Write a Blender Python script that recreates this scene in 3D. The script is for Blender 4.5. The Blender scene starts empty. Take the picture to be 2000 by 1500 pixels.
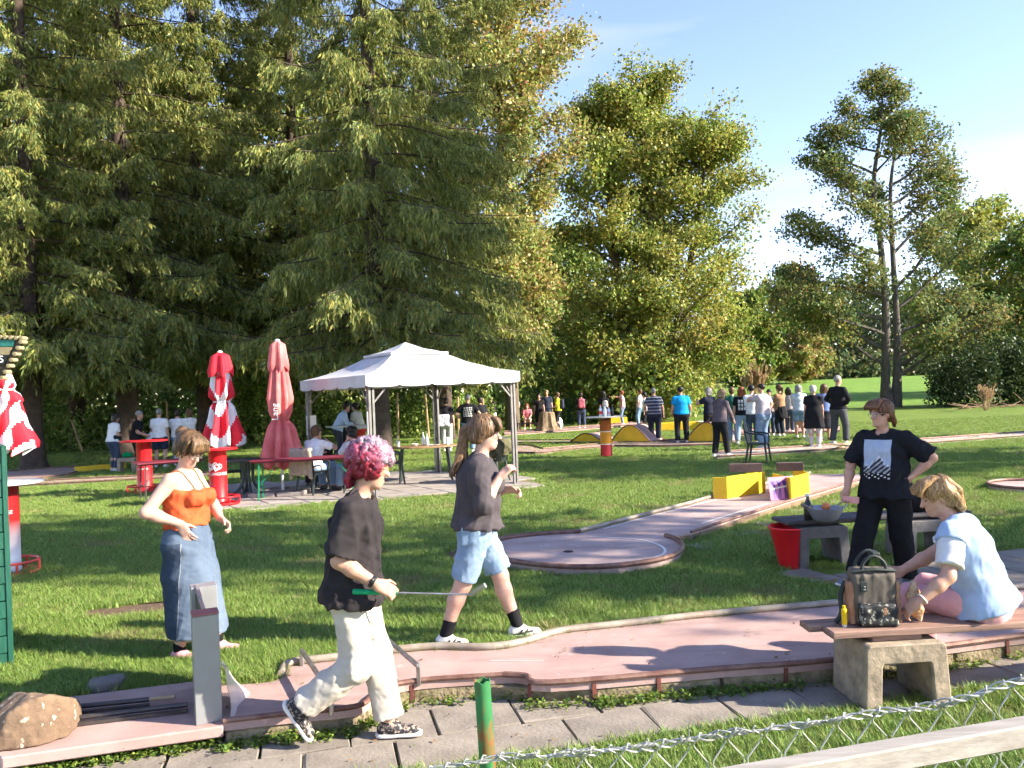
import bpy, bmesh, math, random
import numpy as np
from mathutils import Vector, Matrix, Quaternion
from mathutils.bvhtree import BVHTree

# ------------------------------------------------------------------ camera
scene = bpy.context.scene
COL = scene.collection
F = 1600.0                      # focal length in pixels of a 2000 x 1500 frame
CAM = np.array((0.0, 0.0, 1.87))
ROLL, PITCH = math.radians(2.3), math.atan(13 / 1600)
_fw = np.array((0, math.cos(PITCH), math.sin(PITCH)))
_u0 = np.array((0, -math.sin(PITCH), math.cos(PITCH)))
_r0 = np.array((1.0, 0, 0))
_rt = math.cos(ROLL) * _r0 - math.sin(ROLL) * _u0
_up = math.sin(ROLL) * _r0 + math.cos(ROLL) * _u0
cam = bpy.data.cameras.new('camera')
cam.lens, cam.sensor_width, cam.clip_end, cam.clip_start = 36 * F / 2000, 36, 3000, 0.05
cam_ob = bpy.data.objects.new('camera', cam); COL.objects.link(cam_ob)
cam_ob.matrix_world = Matrix(((_rt[0], _up[0], -_fw[0], CAM[0]), (_rt[1], _up[1], -_fw[1], CAM[1]),
                              (_rt[2], _up[2], -_fw[2], CAM[2]), (0, 0, 0, 1)))
scene.camera = cam_ob

# ------------------------------------------------------------------ sky, sun, exposure
SUN_EL = math.radians(27)
SUN_AZ = math.radians(105)      # clockwise from +Y: to the right and a little behind the camera
sun_dir = Vector((math.sin(SUN_AZ) * math.cos(SUN_EL), math.cos(SUN_AZ) * math.cos(SUN_EL), math.sin(SUN_EL)))
world = bpy.data.worlds.new('World'); scene.world = world; world.use_nodes = True
nt = world.node_tree; nt.nodes.clear()
_o = nt.nodes.new('ShaderNodeOutputWorld'); _bg = nt.nodes.new('ShaderNodeBackground')
_sky = nt.nodes.new('ShaderNodeTexSky'); _sky.sky_type = 'NISHITA'; _sky.sun_disc = False
_sky.sun_elevation, _sky.sun_rotation = SUN_EL, SUN_AZ
_sky.air_density, _sky.dust_density, _sky.ozone_density = 1.0, 0.05, 2.0
_tc = nt.nodes.new('ShaderNodeTexCoord'); _mp = nt.nodes.new('ShaderNodeMapping')
_mp.inputs['Rotation'].default_value = (0.15, 0.45, 0.5); _mp.inputs['Scale'].default_value = (1.1, 2.6, 6.5)
_nz = nt.nodes.new('ShaderNodeTexNoise'); _nz.inputs['Scale'].default_value = 1.3
_nz.inputs['Detail'].default_value = 7; _nz.inputs['Roughness'].default_value = 0.55; _nz.inputs['Distortion'].default_value = 0.5
_cr = nt.nodes.new('ShaderNodeValToRGB'); _cr.color_ramp.elements[0].position = 0.54; _cr.color_ramp.elements[1].position = 0.78
_cr.color_ramp.elements[1].color = (0.5, 0.5, 0.5, 1)
_mx = nt.nodes.new('ShaderNodeMixRGB'); _mx.inputs['Color2'].default_value = (3.6, 3.75, 4.2, 1)
nt.links.new(_tc.outputs['Generated'], _mp.inputs['Vector']); nt.links.new(_mp.outputs['Vector'], _nz.inputs['Vector'])
nt.links.new(_nz.outputs['Fac'], _cr.inputs['Fac']); nt.links.new(_cr.outputs['Color'], _mx.inputs['Fac'])
nt.links.new(_sky.outputs['Color'], _mx.inputs['Color1']); _tn = nt.nodes.new('ShaderNodeMixRGB'); _tn.blend_type = 'MULTIPLY'; _tn.inputs[0].default_value = 1; _tn.inputs[2].default_value = (1.04, 0.92, 1.02, 1)
nt.links.new(_mx.outputs['Color'], _tn.inputs[1]); nt.links.new(_tn.outputs['Color'], _bg.inputs['Color'])
_bg.inputs['Strength'].default_value = 0.108
nt.links.new(_bg.outputs['Background'], _o.inputs['Surface'])
sl = bpy.data.lights.new('sun', 'SUN'); sl.energy = 4.7; sl.angle = math.radians(0.6); sl.color = (1.0, 0.9, 0.74)
sun = bpy.data.objects.new('sun', sl); COL.objects.link(sun)
sun.rotation_euler = sun_dir.to_track_quat('Z', 'Y').to_euler(); sun.location = (30, -20, 30)
vs = scene.view_settings
vs.view_transform = 'Standard'; vs.look = 'None'; vs.gamma = 1.0; vs.use_curve_mapping = False
vs.exposure = 1.88
scene.render.engine = 'CYCLES'
scene.cycles.use_denoising = True
scene.cycles.use_adaptive_sampling = True; scene.cycles.adaptive_threshold = 0.035; scene.cycles.adaptive_min_samples = 10
scene.cycles.max_bounces = 3; scene.cycles.diffuse_bounces = 2; scene.cycles.glossy_bounces = 2
scene.cycles.transmission_bounces = 2; scene.cycles.transparent_max_bounces = 8
scene.cycles.sample_clamp_indirect = 4.0
# ------------------------------------------------------------------ surveying: where a sighted point lies in the place
def ray(u, v): return _fw + _rt * ((u - 1000) / F) - _up * ((v - 750) / F)
def g(u, v, z=0.0):
    d = ray(u, v); t = (z - CAM[2]) / d[2]; return CAM + t * d
def at(u, v, Y):
    d = ray(u, v); return CAM + d * (Y / d[1])
rng = np.random.default_rng(7)
R = math.radians
V3 = lambda *a: np.array(a, dtype=float)
def nrm(v): v = np.asarray(v, float); return v / (np.linalg.norm(v) + 1e-12)

# ------------------------------------------------------------------ materials
MATS = {}
def mat(name, c, rough=0.6, c2=None, scale=8.0, bump=0.0, bscale=None, metal=0.0, detail=4.0, spec=0.4, lo=0.35, hi=0.65, attr=None, coat=0.0, sss=0.0, stretch=None, bd=None):
    if name in MATS: return MATS[name]
    m = bpy.data.materials.new(name); m.use_nodes = True; MATS[name] = m
    n, l = m.node_tree.nodes, m.node_tree.links
    b = n['Principled BSDF']; b.inputs['Roughness'].default_value = rough; b.inputs['Metallic'].default_value = metal
    b.inputs['Specular IOR Level'].default_value = spec
    if coat: b.inputs['Coat Weight'].default_value = coat
    if sss:
        b.inputs['Subsurface Weight'].default_value = sss; b.inputs['Subsurface Radius'].default_value = (0.01, 0.004, 0.002)
        b.inputs['Subsurface Scale'].default_value = 1.0
    b.inputs['Base Color'].default_value = (*c, 1)
    tc = n.new('ShaderNodeTexCoord'); vec = tc.outputs['Object']
    if stretch:
        mp = n.new('ShaderNodeMapping'); mp.inputs['Scale'].default_value = stretch
        l.new(vec, mp.inputs['Vector']); vec = mp.outputs['Vector']
    if c2 is not None:
        z = n.new('ShaderNodeTexNoise'); z.inputs['Scale'].default_value = scale; z.inputs['Detail'].default_value = detail
        z.inputs['Roughness'].default_value = 0.62
        l.new(vec, z.inputs['Vector'])
        r = n.new('ShaderNodeMapRange'); r.inputs['From Min'].default_value = lo; r.inputs['From Max'].default_value = hi
        l.new(z.outputs['Fac'], r.inputs['Value'])
        x = n.new('ShaderNodeMixRGB'); x.inputs['Color1'].default_value = (*c, 1); x.inputs['Color2'].default_value = (*c2, 1)
        l.new(r.outputs['Result'], x.inputs['Fac']); l.new(x.outputs['Color'], b.inputs['Base Color'])
    if attr:
        a = n.new('ShaderNodeAttribute'); a.attribute_name = attr
        l.new(a.outputs['Color'], b.inputs['Base Color'])
    if bump:
        z2 = n.new('ShaderNodeTexNoise'); z2.inputs['Scale'].default_value = bscale or scale * 4; z2.inputs['Detail'].default_value = 5
        l.new(vec, z2.inputs['Vector'])
        bp = n.new('ShaderNodeBump'); bp.inputs['Strength'].default_value = bump; bp.inputs['Distance'].default_value = bd or (0.02 if (bscale or scale * 4) < 100 else 0.0025)
        l.new(z2.outputs['Fac'], bp.inputs['Height']); l.new(bp.outputs['Normal'], b.inputs['Normal'])
    return m
def leafmat(name, trans=0.35, gloss=0.06):
    """leaf colour comes from the 'tint' attribute: each leaf its own pigment"""
    if name in MATS: return MATS[name]
    m = bpy.data.materials.new(name); m.use_nodes = True; MATS[name] = m
    n, l = m.node_tree.nodes, m.node_tree.links; n.clear()
    o = n.new('ShaderNodeOutputMaterial'); a = n.new('ShaderNodeAttribute'); a.attribute_name = 'tint'
    d = n.new('ShaderNodeBsdfDiffuse'); t = n.new('ShaderNodeBsdfTranslucent'); gl = n.new('ShaderNodeBsdfGlossy')
    gl.inputs['Roughness'].default_value = 0.45; gl.inputs['Color'].default_value = (0.8, 0.85, 0.8, 1)
    m1 = n.new('ShaderNodeMixShader'); m1.inputs[0].default_value = trans
    m2 = n.new('ShaderNodeMixShader'); m2.inputs[0].default_value = gloss
    l.new(a.outputs['Color'], d.inputs['Color']); l.new(a.outputs['Color'], t.inputs['Color'])
    l.new(d.outputs[0], m1.inputs[1]); l.new(t.outputs[0], m1.inputs[2]); l.new(m1.outputs[0], m2.inputs[1]); l.new(gl.outputs[0], m2.inputs[2])
    l.new(m2.outputs[0], o.inputs['Surface'])
    return m

# ------------------------------------------------------------------ objects
def link(o, parent=None):
    COL.objects.link(o)
    if parent is not None: o.parent = parent
    return o
def tag(o, label=None, cat=None, group=None, kind=None):
    if label: o['label'] = label
    if cat: o['category'] = cat
    if group: o['group'] = group
    if kind: o['kind'] = kind
    return o
def empty(name, loc=(0, 0, 0), rz=0.0, label=None, cat=None, group=None):
    o = bpy.data.objects.new(name, None); o.empty_display_size = 0.1
    o.location = loc; o.rotation_euler = (0, 0, rz); link(o)
    return tag(o, label, cat, group)
def pymesh(name, verts, faces, m=None, parent=None, smooth=False, tint=None):
    me = bpy.data.meshes.new(name)
    verts = np.asarray(verts, dtype=np.float32)
    if isinstance(faces, np.ndarray):
        nf, k = faces.shape
        me.vertices.add(len(verts)); me.vertices.foreach_set('co', verts.ravel())
        me.loops.add(nf * k); me.loops.foreach_set('vertex_index', faces.astype(np.int32).ravel())
        me.polygons.add(nf); me.polygons.foreach_set('loop_start', np.arange(0, nf * k, k, dtype=np.int32))
        me.update(calc_edges=True); me.validate()
    else:
        me.from_pydata([tuple(map(float, v)) for v in verts], [], faces); me.update()
    if smooth: me.polygons.foreach_set('use_smooth', np.ones(len(me.polygons), bool))
    if m: me.materials.append(m)
    if tint is not None:
        a = me.color_attributes.new('tint', 'FLOAT_COLOR', 'POINT')
        a.data.foreach_set('color', np.hstack([tint, np.ones((len(tint), 1))]).astype(np.float32).ravel())
    o = bpy.data.objects.new(name, me)
    return link(o, parent)
def copy_tree(o, parent=None):
    c = o.copy(); COL.objects.link(c)
    if parent is not None: c.parent = parent
    for ch in list(o.children): copy_tree(ch, c)
    return c
def rotz(p, a):
    p = np.asarray(p, float); c, s = math.cos(a), math.sin(a)
    return np.stack([p[..., 0] * c - p[..., 1] * s, p[..., 0] * s + p[..., 1] * c, p[..., 2]], -1)

class MB:
    """collects boxes, tubes, lathes and prisms of ONE part"""
    def __init__(self): self.v, self.f = [], []
    def add(self, v, f):
        b = len(self.v); self.v += [tuple(map(float, p)) for p in v]; self.f += [tuple(b + i for i in q) for q in f]; return self
    def box(self, c, s, rz=0.0, M=None):
        x, y, z = (k / 2 for k in s)
        p = np.array([(i * x, j * y, k * z) for k in (-1, 1) for j in (-1, 1) for i in (-1, 1)])
        if M is not None: p = p @ np.asarray(M).T
        p = rotz(p, rz) + np.asarray(c, float)
        return self.add(p, [(0, 2, 3, 1), (4, 5, 7, 6), (0, 1, 5, 4), (2, 6, 7, 3), (0, 4, 6, 2), (1, 3, 7, 5)])
    def bar(self, a, b, w, t, up=(0, 0, 1)):
        """rectangular bar from a to b, w wide (sideways), t thick (along up)"""
        a, b = np.asarray(a, float), np.asarray(b, float); d = nrm(b - a)
        s = nrm(np.cross(d, up)); u = np.cross(s, d)
        p = [q + s * i * w / 2 + u * j * t / 2 for q in (a, b) for i, j in ((-1, -1), (1, -1), (1, 1), (-1, 1))]
        return self.add(p, [(0, 1, 2, 3), (7, 6, 5, 4), (0, 4, 5, 1), (1, 5, 6, 2), (2, 6, 7, 3), (3, 7, 4, 0)])
    def tube(self, pts, r, seg=8, cap=True, closed=False):
        pts = [np.asarray(p, float) for p in pts]; n = len(pts)
        rs = [r] * n if np.isscalar(r) else list(r)
        v, f = [], []; prev = None
        for i, p in enumerate(pts):
            d = nrm((pts[(i + 1) % n] - pts[i - 1]) if closed else (pts[min(i + 1, n - 1)] - pts[max(i - 1, 0)]))
            if prev is None:
                prev = nrm(np.cross(d, (0, 0, 1) if abs(d[2]) < 0.9 else (1, 0, 0)))
            s = nrm(prev - d * np.dot(prev, d)); prev = s; w = np.cross(d, s)
            v += [p + rs[i] * (s * math.cos(2 * math.pi * k / seg) + w * math.sin(2 * math.pi * k / seg)) for k in range(seg)]
        m = n if closed else n - 1
        for i in range(m):
            j = (i + 1) % n
            f += [(i * seg + k, i * seg + (k + 1) % seg, j * seg + (k + 1) % seg, j * seg + k) for k in range(seg)]
        if cap and not closed:
            f += [tuple(range(seg))[::-1], tuple((n - 1) * seg + k for k in range(seg))]
        return self.add(v, f)
    def lathe(self, prof, seg=20, c=(0, 0, 0), sx=1.0, sy=1.0, wob=None):
        v, f = [], []
        for i, (r, z) in enumerate(prof):
            for k in range(seg):
                a = 2 * math.pi * k / seg; q = r * (wob(a, i / (len(prof) - 1)) if wob else 1)
                v.append((c[0] + q * math.cos(a) * sx, c[1] + q * math.sin(a) * sy, c[2] + z))
        for i in range(len(prof) - 1):
            f += [(i * seg + k, i * seg + (k + 1) % seg, (i + 1) * seg + (k + 1) % seg, (i + 1) * seg + k) for k in range(seg)]
        f += [tuple(range(seg))[::-1], tuple((len(prof) - 1) * seg + k for k in range(seg))]
        return self.add(v, f)
    def prism(self, poly, z0, z1):
        n = len(poly); v = [(p[0], p[1], z0) for p in poly] + [(p[0], p[1], z1) for p in poly]
        return self.add(v, [tuple(range(n))[::-1], tuple(range(n, 2 * n))] + [(i, (i + 1) % n, n + (i + 1) % n, n + i) for i in range(n)])
    def build(self, name, m, parent=None, smooth=False, bevel=0.0, seg=1, jitter=0.0):
        me = bpy.data.meshes.new(name); me.from_pydata(self.v, [], self.f); me.update()
        bm = bmesh.new(); bm.from_mesh(me)
        bmesh.ops.recalc_face_normals(bm, faces=bm.faces)
        if bevel:
            es = [e for e in bm.edges if len(e.link_faces) == 2 and e.calc_face_angle(0) > 0.5]
            bmesh.ops.bevel(bm, geom=es, offset=bevel, segments=seg, affect='EDGES', profile=0.5)
        if jitter:
            for q in bm.verts: q.co += Vector(rng.normal(0, jitter, 3))
        bm.to_mesh(me); bm.free()
        if smooth:
            me.polygons.foreach_set('use_smooth', np.ones(len(me.polygons), bool))
            if hasattr(me, 'set_sharp_from_angle'): me.set_sharp_from_angle(angle=R(40))
        me.materials.append(m)
        o = bpy.data.objects.new(name, me)
        return link(o, parent)

def text_mesh(name, s, size, m, parent, fn, ext=0.0):
    """lettering as a mesh; fn maps the flat (x, y) of the letters to a place on the thing"""
    cu = bpy.data.curves.new('lettering', 'FONT'); cu.body = s; cu.size = size; cu.align_x = 'CENTER'; cu.resolution_u = 3
    t = bpy.data.objects.new('lettering', cu); COL.objects.link(t)
    bpy.context.view_layer.update()
    me = bpy.data.meshes.new_from_object(t.evaluated_get(bpy.context.evaluated_depsgraph_get()))
    bpy.data.objects.remove(t)
    co = np.zeros(len(me.vertices) * 3, np.float32); me.vertices.foreach_get('co', co); co = co.reshape(-1, 3)
    me.vertices.foreach_set('co', np.array([fn(p[0], p[1]) for p in co], np.float32).ravel()); me.update()
    me.materials.clear(); me.materials.append(m); me.name = name
    return link(bpy.data.objects.new(name, me), parent)

def smoothline(pts, n=6, closed=False):
    """Catmull-Rom through pts"""
    P = [np.asarray(p, float) for p in pts]; N = len(P); out = []
    for i in range(N if closed else N - 1):
        if closed: a, b, c, d = P[i - 1], P[i], P[(i + 1) % N], P[(i + 2) % N]
        else: a, b, c, d = P[max(i - 1, 0)], P[i], P[i + 1], P[min(i + 2, N - 1)]
        for k in range(n):
            t = k / n
            out.append(0.5 * ((2 * b) + (-a + c) * t + (2 * a - 5 * b + 4 * c - d) * t * t + (-a + 3 * b - 3 * c + d) * t ** 3))
    if not closed: out.append(P[-1])
    return out
def inpoly(x, y, poly):
    x, y = np.asarray(x), np.asarray(y); c = np.zeros(x.shape, bool); n = len(poly); j = n - 1
    for i in range(n):
        xi, yi, xj, yj = poly[i][0], poly[i][1], poly[j][0], poly[j][1]
        if yi != yj: c ^= ((yi > y) != (yj > y)) & (x < (xj - xi) * (y - yi) / (yj - yi) + xi)
        j = i
    return c
def unit(n):
    v = rng.normal(size=(n, 3)); return v / np.linalg.norm(v, axis=1)[:, None]
# ------------------------------------------------------------------ ground, path, lanes
PATH_Z = -0.10
def line_px(pts, z): return [g(u, v, z) for u, v in pts]
LZ = 0.03
laneA_far = line_px([(430, 1338), (520, 1333), (550, 1322), (566, 1300), (640, 1291), (760, 1276), (850, 1268), (950, 1269), (1020, 1259), (1095, 1237), (1200, 1225), (1400, 1203), (1660, 1180), (2000, 1150), (2160, 1138)], LZ)
laneA_near = line_px([(436, 1411), (560, 1397), (693, 1383), (725, 1364), (755, 1345), (822, 1331), (985, 1320), (1028, 1323), (1075, 1336), (1400, 1309), (1640, 1290), (2000, 1243), (2170, 1225)], LZ)
_mx = np.array([p[0] for p in laneA_near]); _my = np.array([p[1] for p in laneA_near])
_fx = np.array([p[0] for p in laneA_far]); _fy = np.array([p[1] for p in laneA_far])
def lane_mid(x): return 0.5 * (np.interp(x, _mx, _my) + np.interp(x, _fx, _fy))
def sstep(a, b, x): t = np.clip((np.asarray(x, float) - a) / (b - a), 0, 1); return t * t * (3 - 2 * t)
def zground(x, y):
    x, y = np.asarray(x, float), np.asarray(y, float)
    z = np.where(y > lane_mid(x), 0.0, PATH_Z - 0.03)
    z = z + 1.7 * sstep(50, 112, y)
    und = 0.02 * np.sin(x * 0.31 + 1) * np.sin(y * 0.27) * sstep(8, 20, y)
    return z + und
_xs = np.unique(np.concatenate([-np.geomspace(5, 900, 46), np.arange(-5, 7, 0.12), np.geomspace(7, 900, 46)]))
_ys = np.unique(np.concatenate([[-60, -20, -5, 0, 2], np.arange(3, 7.5, 0.08), np.geomspace(7.5, 1500, 110)]))
GX, GY = np.meshgrid(_xs, _ys, indexing='ij'); GZ = zground(GX, GY)
_n, _m = GX.shape; _id = np.arange(_n * _m).reshape(_n, _m)
_q = np.stack([_id[:-1, :-1], _id[1:, :-1], _id[1:, 1:], _id[:-1, 1:]], -1).reshape(-1, 4)

def lawn_material():
    m = bpy.data.materials.new('lawn'); m.use_nodes = True; n, l = m.node_tree.nodes, m.node_tree.links
    b = n['Principled BSDF']; b.inputs['Roughness'].default_value = 0.85; b.inputs['Specular IOR Level'].default_value = 0.15
    tc = n.new('ShaderNodeTexCoord')
    def noise(s, d=5, st=None):
        z = n.new('ShaderNodeTexNoise'); z.inputs['Scale'].default_value = s; z.inputs['Detail'].default_value = d; z.inputs['Roughness'].default_value = 0.65
        if st:
            mp = n.new('ShaderNodeMapping'); mp.inputs['Scale'].default_value = st; l.new(tc.outputs['Object'], mp.inputs['Vector']); l.new(mp.outputs['Vector'], z.inputs['Vector'])
        else: l.new(tc.outputs['Object'], z.inputs['Vector'])
        return z.outputs['Fac']
    def ramp(f, a, b_, c1, c2):
        r = n.new('ShaderNodeMapRange'); r.inputs['From Min'].default_value = a; r.inputs['From Max'].default_value = b_; l.new(f, r.inputs['Value'])
        x = n.new('ShaderNodeMixRGB')
        for k, c in ((1, c1), (2, c2)):
            if isinstance(c, tuple): x.inputs[k].default_value = (*c, 1)
            else: l.new(c, x.inputs[k])
        l.new(r.outputs['Result'], x.inputs[0]); return x.outputs['Color']
    fine = ramp(noise(38, 6), 0.35, 0.68, (0.07, 0.12, 0.022), (0.20, 0.28, 0.055))
    big = ramp(noise(0.7, 5), 0.35, 0.7, (0.10, 0.175, 0.03), (0.23, 0.275, 0.055))
    mixc = n.new('ShaderNodeMixRGB'); mixc.inputs[0].default_value = 0.45; l.new(fine, mixc.inputs[1]); l.new(big, mixc.inputs[2])
    dry = ramp(noise(1.9, 7), 0.58, 0.74, mixc.outputs['Color'], (0.22, 0.20, 0.08))
    sep = n.new('ShaderNodeSeparateXYZ'); l.new(tc.outputs['Object'], sep.inputs[0])
    mead = ramp(noise(0.9, 6, (1, 0.25, 1)), 0.3, 0.7, (0.12, 0.22, 0.035), (0.17, 0.28, 0.05))
    far = ramp(sep.outputs['Y'], 46, 56, dry, mead)
    l.new(far, b.inputs['Base Color'])
    bp = n.new('ShaderNodeBump'); bp.inputs['Strength'].default_value = 0.9; bp.inputs['Distance'].default_value = 0.03
    l.new(noise(55, 6), bp.inputs['Height']); l.new(bp.outputs['Normal'], b.inputs['Normal'])
    return m
lawn = pymesh('lawn', np.stack([GX, GY, GZ], -1).reshape(-1, 3), _q, lawn_material())
tag(lawn, 'wide green lawn and meadow reaching to the far trees', 'lawn', kind='structure')

def lane_mat(name, c1, c2, stain, rot):
    m = mat(name, c1, 0.8, c2, 2.2, bump=0.15, bscale=70, bd=.004, detail=8); n, l = m.node_tree.nodes, m.node_tree.links; b = n['Principled BSDF']; src = b.inputs['Base Color'].links[0].from_socket
    tc = n.new('ShaderNodeTexCoord')
    def layer(src, scale, st, lo, hi, col, amt, det=6):
        mp = n.new('ShaderNodeMapping'); mp.inputs['Scale'].default_value = st; mp.inputs['Rotation'].default_value = (0, 0, -rot); l.new(tc.outputs['Object'], mp.inputs['Vector'])
        z = n.new('ShaderNodeTexNoise'); z.inputs['Scale'].default_value = scale; z.inputs['Detail'].default_value = det; z.inputs['Roughness'].default_value = .7; l.new(mp.outputs['Vector'], z.inputs['Vector'])
        r = n.new('ShaderNodeMapRange'); r.inputs['From Min'].default_value = lo; r.inputs['From Max'].default_value = hi; r.inputs['To Max'].default_value = amt; l.new(z.outputs['Fac'], r.inputs['Value'])
        x = n.new('ShaderNodeMixRGB'); x.inputs[2].default_value = (*col, 1); l.new(src, x.inputs[1]); l.new(r.outputs[0], x.inputs[0]); return x.outputs[0]
    s_ = layer(src, 1.4, (.5, 2.2, 1), .5, .72, stain, .75); s_ = layer(s_, 9, (.35, 3, 1), .6, .72, stain, .55); s_ = layer(s_, 60, (1, 1, 1), .66, .70, tuple(k * .45 for k in stain), .7, 3); s_ = layer(s_, 4, (1, 1, 1), .62, .66, tuple(min(1, k * 1.5) for k in c2), .45)
    l.new(s_, b.inputs['Base Color']); return m
PINK = lane_mat('pink_lane', (0.33, 0.215, 0.19), (0.41, 0.285, 0.255), (0.20, 0.135, 0.12), 0.12)
PINKD = lane_mat('pink_lane_worn', (0.36, 0.255, 0.23), (0.45, 0.34, 0.31), (0.24, 0.175, 0.155), 0.8)
RUST = mat('rusty_rail', (0.13, 0.06, 0.045), 0.6, (0.22, 0.13, 0.10), 9, bump=0.2, metal=0.2)
GREYRAIL = mat('grey_rail', (0.33, 0.30, 0.24), 0.55, (0.22, 0.17, 0.13), 6, bump=0.1, metal=0.1)
STEEL = mat('worn_steel', (0.42, 0.41, 0.40), 0.35, (0.27, 0.24, 0.22), 12, metal=0.8, bump=0.05)
IRON = mat('red_iron', (0.17, 0.045, 0.03), 0.7, (0.10, 0.04, 0.03), 14, bump=0.2)
MOSSY = mat('mossy_concrete', (0.30, 0.235, 0.15), 0.95, (0.12, 0.105, 0.05), 7, bump=0.9, bscale=30, detail=8)
SLAB = mat('paving_stone', (0.29, 0.25, 0.205), 0.92, (0.14, 0.12, 0.098), 3.0, bump=0.8, bscale=40, bd=.006, detail=10, lo=.3, hi=.72)
PATIO = mat('patio_stone', (0.33, 0.29, 0.26), 0.9, (0.23, 0.20, 0.18), 2.5, bump=0.4, bscale=30, detail=8)
YELLOW = mat('yellow_paint', (0.72, 0.47, 0.015), 0.5, (0.60, 0.37, 0.012), 3.5, bump=0.12, bscale=18, detail=7)
WHITE = mat('white_paint', (0.78, 0.77, 0.74), 0.5, (0.66, 0.64, 0.6), 5)
BROWN = mat('brown_timber', (0.085, 0.05, 0.042), 0.7, (0.12, 0.075, 0.06), 6, bump=0.2, stretch=(1, 1, 8))

# near lane: hourglass shaped, raised above the path on blocks
laneA = empty('minigolf_lane', g(1000, 1290), 0, 'pink hourglass-shaped minigolf lane beside the paved path, with grey pipe rail', 'minigolf lane')
laneA.location = (0, 0, 0)
polyA = [p[:2] for p in smoothline(laneA_near, 3)] + [p[:2] for p in smoothline(laneA_far, 3)][::-1]
MB().prism(polyA, -0.02, LZ).build('surface', PINK, laneA)
def off(pts, dz): return [np.array([p[0], p[1], p[2] + dz]) for p in pts]
MB().tube(smoothline(off(laneA_far[2:], 0.022), 5), 0.027, 10).build('rail', GREYRAIL, laneA, True)
MB().tube(smoothline(off(laneA_near[6:], 0.010), 5), 0.02, 8).build('rail', RUST, laneA, True)
MB().tube(smoothline(off(laneA_near[:7], 0.010), 5), 0.017, 8).build('rail', RUST, laneA, True)
def along(pts, step):
    P = np.array(pts); seg = np.linalg.norm(np.diff(P[:, :2], axis=0), axis=1); s = np.concatenate([[0], np.cumsum(seg)])
    t = np.arange(0, s[-1], step); return np.stack([np.interp(t, s, P[:, k]) for k in range(3)], -1)
_pts = along(smoothline(laneA_near, 4), 0.42)
for i in range(len(_pts) - 1):
    a, b = _pts[i], _pts[i + 1]; d = nrm(b - a); nn = np.array([-d[1], d[0], 0])
    gap = 0.012
    ca = (a + b) / 2 + nn * (0.11 + rng.uniform(-.008, .012)); L = np.linalg.norm((b - a)[:2]) - gap
    MB().box((ca[0], ca[1], -0.067), (L, 0.2, 0.09), math.atan2(d[1], d[0])).build('block', MOSSY, laneA, bevel=0.012, jitter=0.004)
    if i % 2 == 1 or i in (6, 7):
        q = a - nn * 0.0
        MB().box((q[0], q[1], -0.042), (0.028, 0.014, 0.115), math.atan2(d[1], d[0])).build('bracket', IRON, laneA, bevel=0.002)
# the two steel hoops that span the lane
for fa, na in (((590, 1300), (648, 1390)), ((757, 1277), (818, 1333))):
    a, b = g(*fa, LZ), g(*na, LZ); h = np.array([0, 0, 0.105])
    hoop = MB()
    for p, q in ((a - h * .2, a + h), (a + h, b + h), (b + h, b - h * .2)):
        hoop.bar(p, q, 0.026, 0.026, up=(0, 0, 1) if abs((q - p)[2]) < .05 else (1, 0, 0))
    hoop.build('hoop', STEEL, laneA, bevel=0.003)
# start slab with rails at the far left
slab0 = empty('minigolf_start_slab', (0, 0, 0), 0, 'pink concrete start slab with dark steel guide rails, between boulder and metal gate', 'concrete slab')
sp = [g(u, v, 0.02)[:2] for u, v in [(2, 1480), (-40, 1455), (60, 1385), (120, 1362), (372, 1331), (440, 1322), (436, 1418)]]
MB().prism(sp, -0.045, 0.02).build('surface', PINK, slab0, bevel=0.008)
sp2 = [g(u, v, -0.03)[:2] for u, v in [(6, 1484), (-40, 1466), (60, 1400), (120, 1375), (372, 1340), (430, 1335), (430, 1424)]]
MB().prism(sp2, -0.13, -0.045).build('base', MOSSY, slab0, bevel=0.01)
DARKST = mat('dark_steel', (0.05, 0.047, 0.05), 0.45, (0.10, 0.085, 0.08), 8, metal=0.6)
for (a, b, tip) in (((60, 1389), (292, 1366), True), ((85, 1410), (366, 1376), False)):
    p, q = g(*a, 0.05), g(*b, 0.05)
    MB().tube([p, q], 0.016, 8).build('guide_rail', DARKST, slab0, True)
    p2 = p + np.array([0.02, -0.05, -0.018])
    MB().bar(p2, q + np.array([0.02, -0.05, -0.018]), 0.03, 0.02).build('guide_plate', DARKST, slab0)
    if tip:
        MB().tube([q, q + (q - p) * 0.22], 0.0145, 8).build('handle', mat('pale_wood', (0.45, 0.33, 0.2), 0.6, (0.33, 0.22, 0.12), 10), slab0, True)

# far lanes
def lane(name, edgeL, edgeR, z, label, m=PINK, rail=RUST, rr=0.025, railz=0.02, group=None, seg=1, base=0.0):
    e = empty(name, (0, 0, 0), 0, label, 'minigolf lane', group)
    a = line_px(edgeL, z) if not isinstance(edgeL[0], np.ndarray) else edgeL
    b = line_px(edgeR, z) if not isinstance(edgeR[0], np.ndarray) else edgeR
    MB().prism([p[:2] for p in a] + [p[:2] for p in b][::-1], base, z).build('surface', m, e)
    for k in (a, b):
        MB().tube(off(k, railz), rr, 6).build('rail', rail, e, True)
    return e, a, b
LB = 0.09
circ = [(1132, 1041), (1090, 1043), (1010, 1050), (965, 1060), (948, 1074), (970, 1091), (1040, 1105), (1150, 1111), (1250, 1103), (1312, 1089), (1333, 1072), (1322, 1056), (1300, 1049)]
laneB = empty('minigolf_lane', (0, 0, 0), 0, 'pink minigolf lane with round target end and yellow box obstacles', 'minigolf lane')
cB = line_px(circ, LB); rB = line_px([(1350, 1041), (1430, 1015), (1508, 990), (1600, 962), (1683, 937)], LB); lB = line_px([(1678, 926), (1582, 926), (1480, 951), (1390, 973), (1350, 985)], LB)
cS = smoothline(cB, 4)
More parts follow.
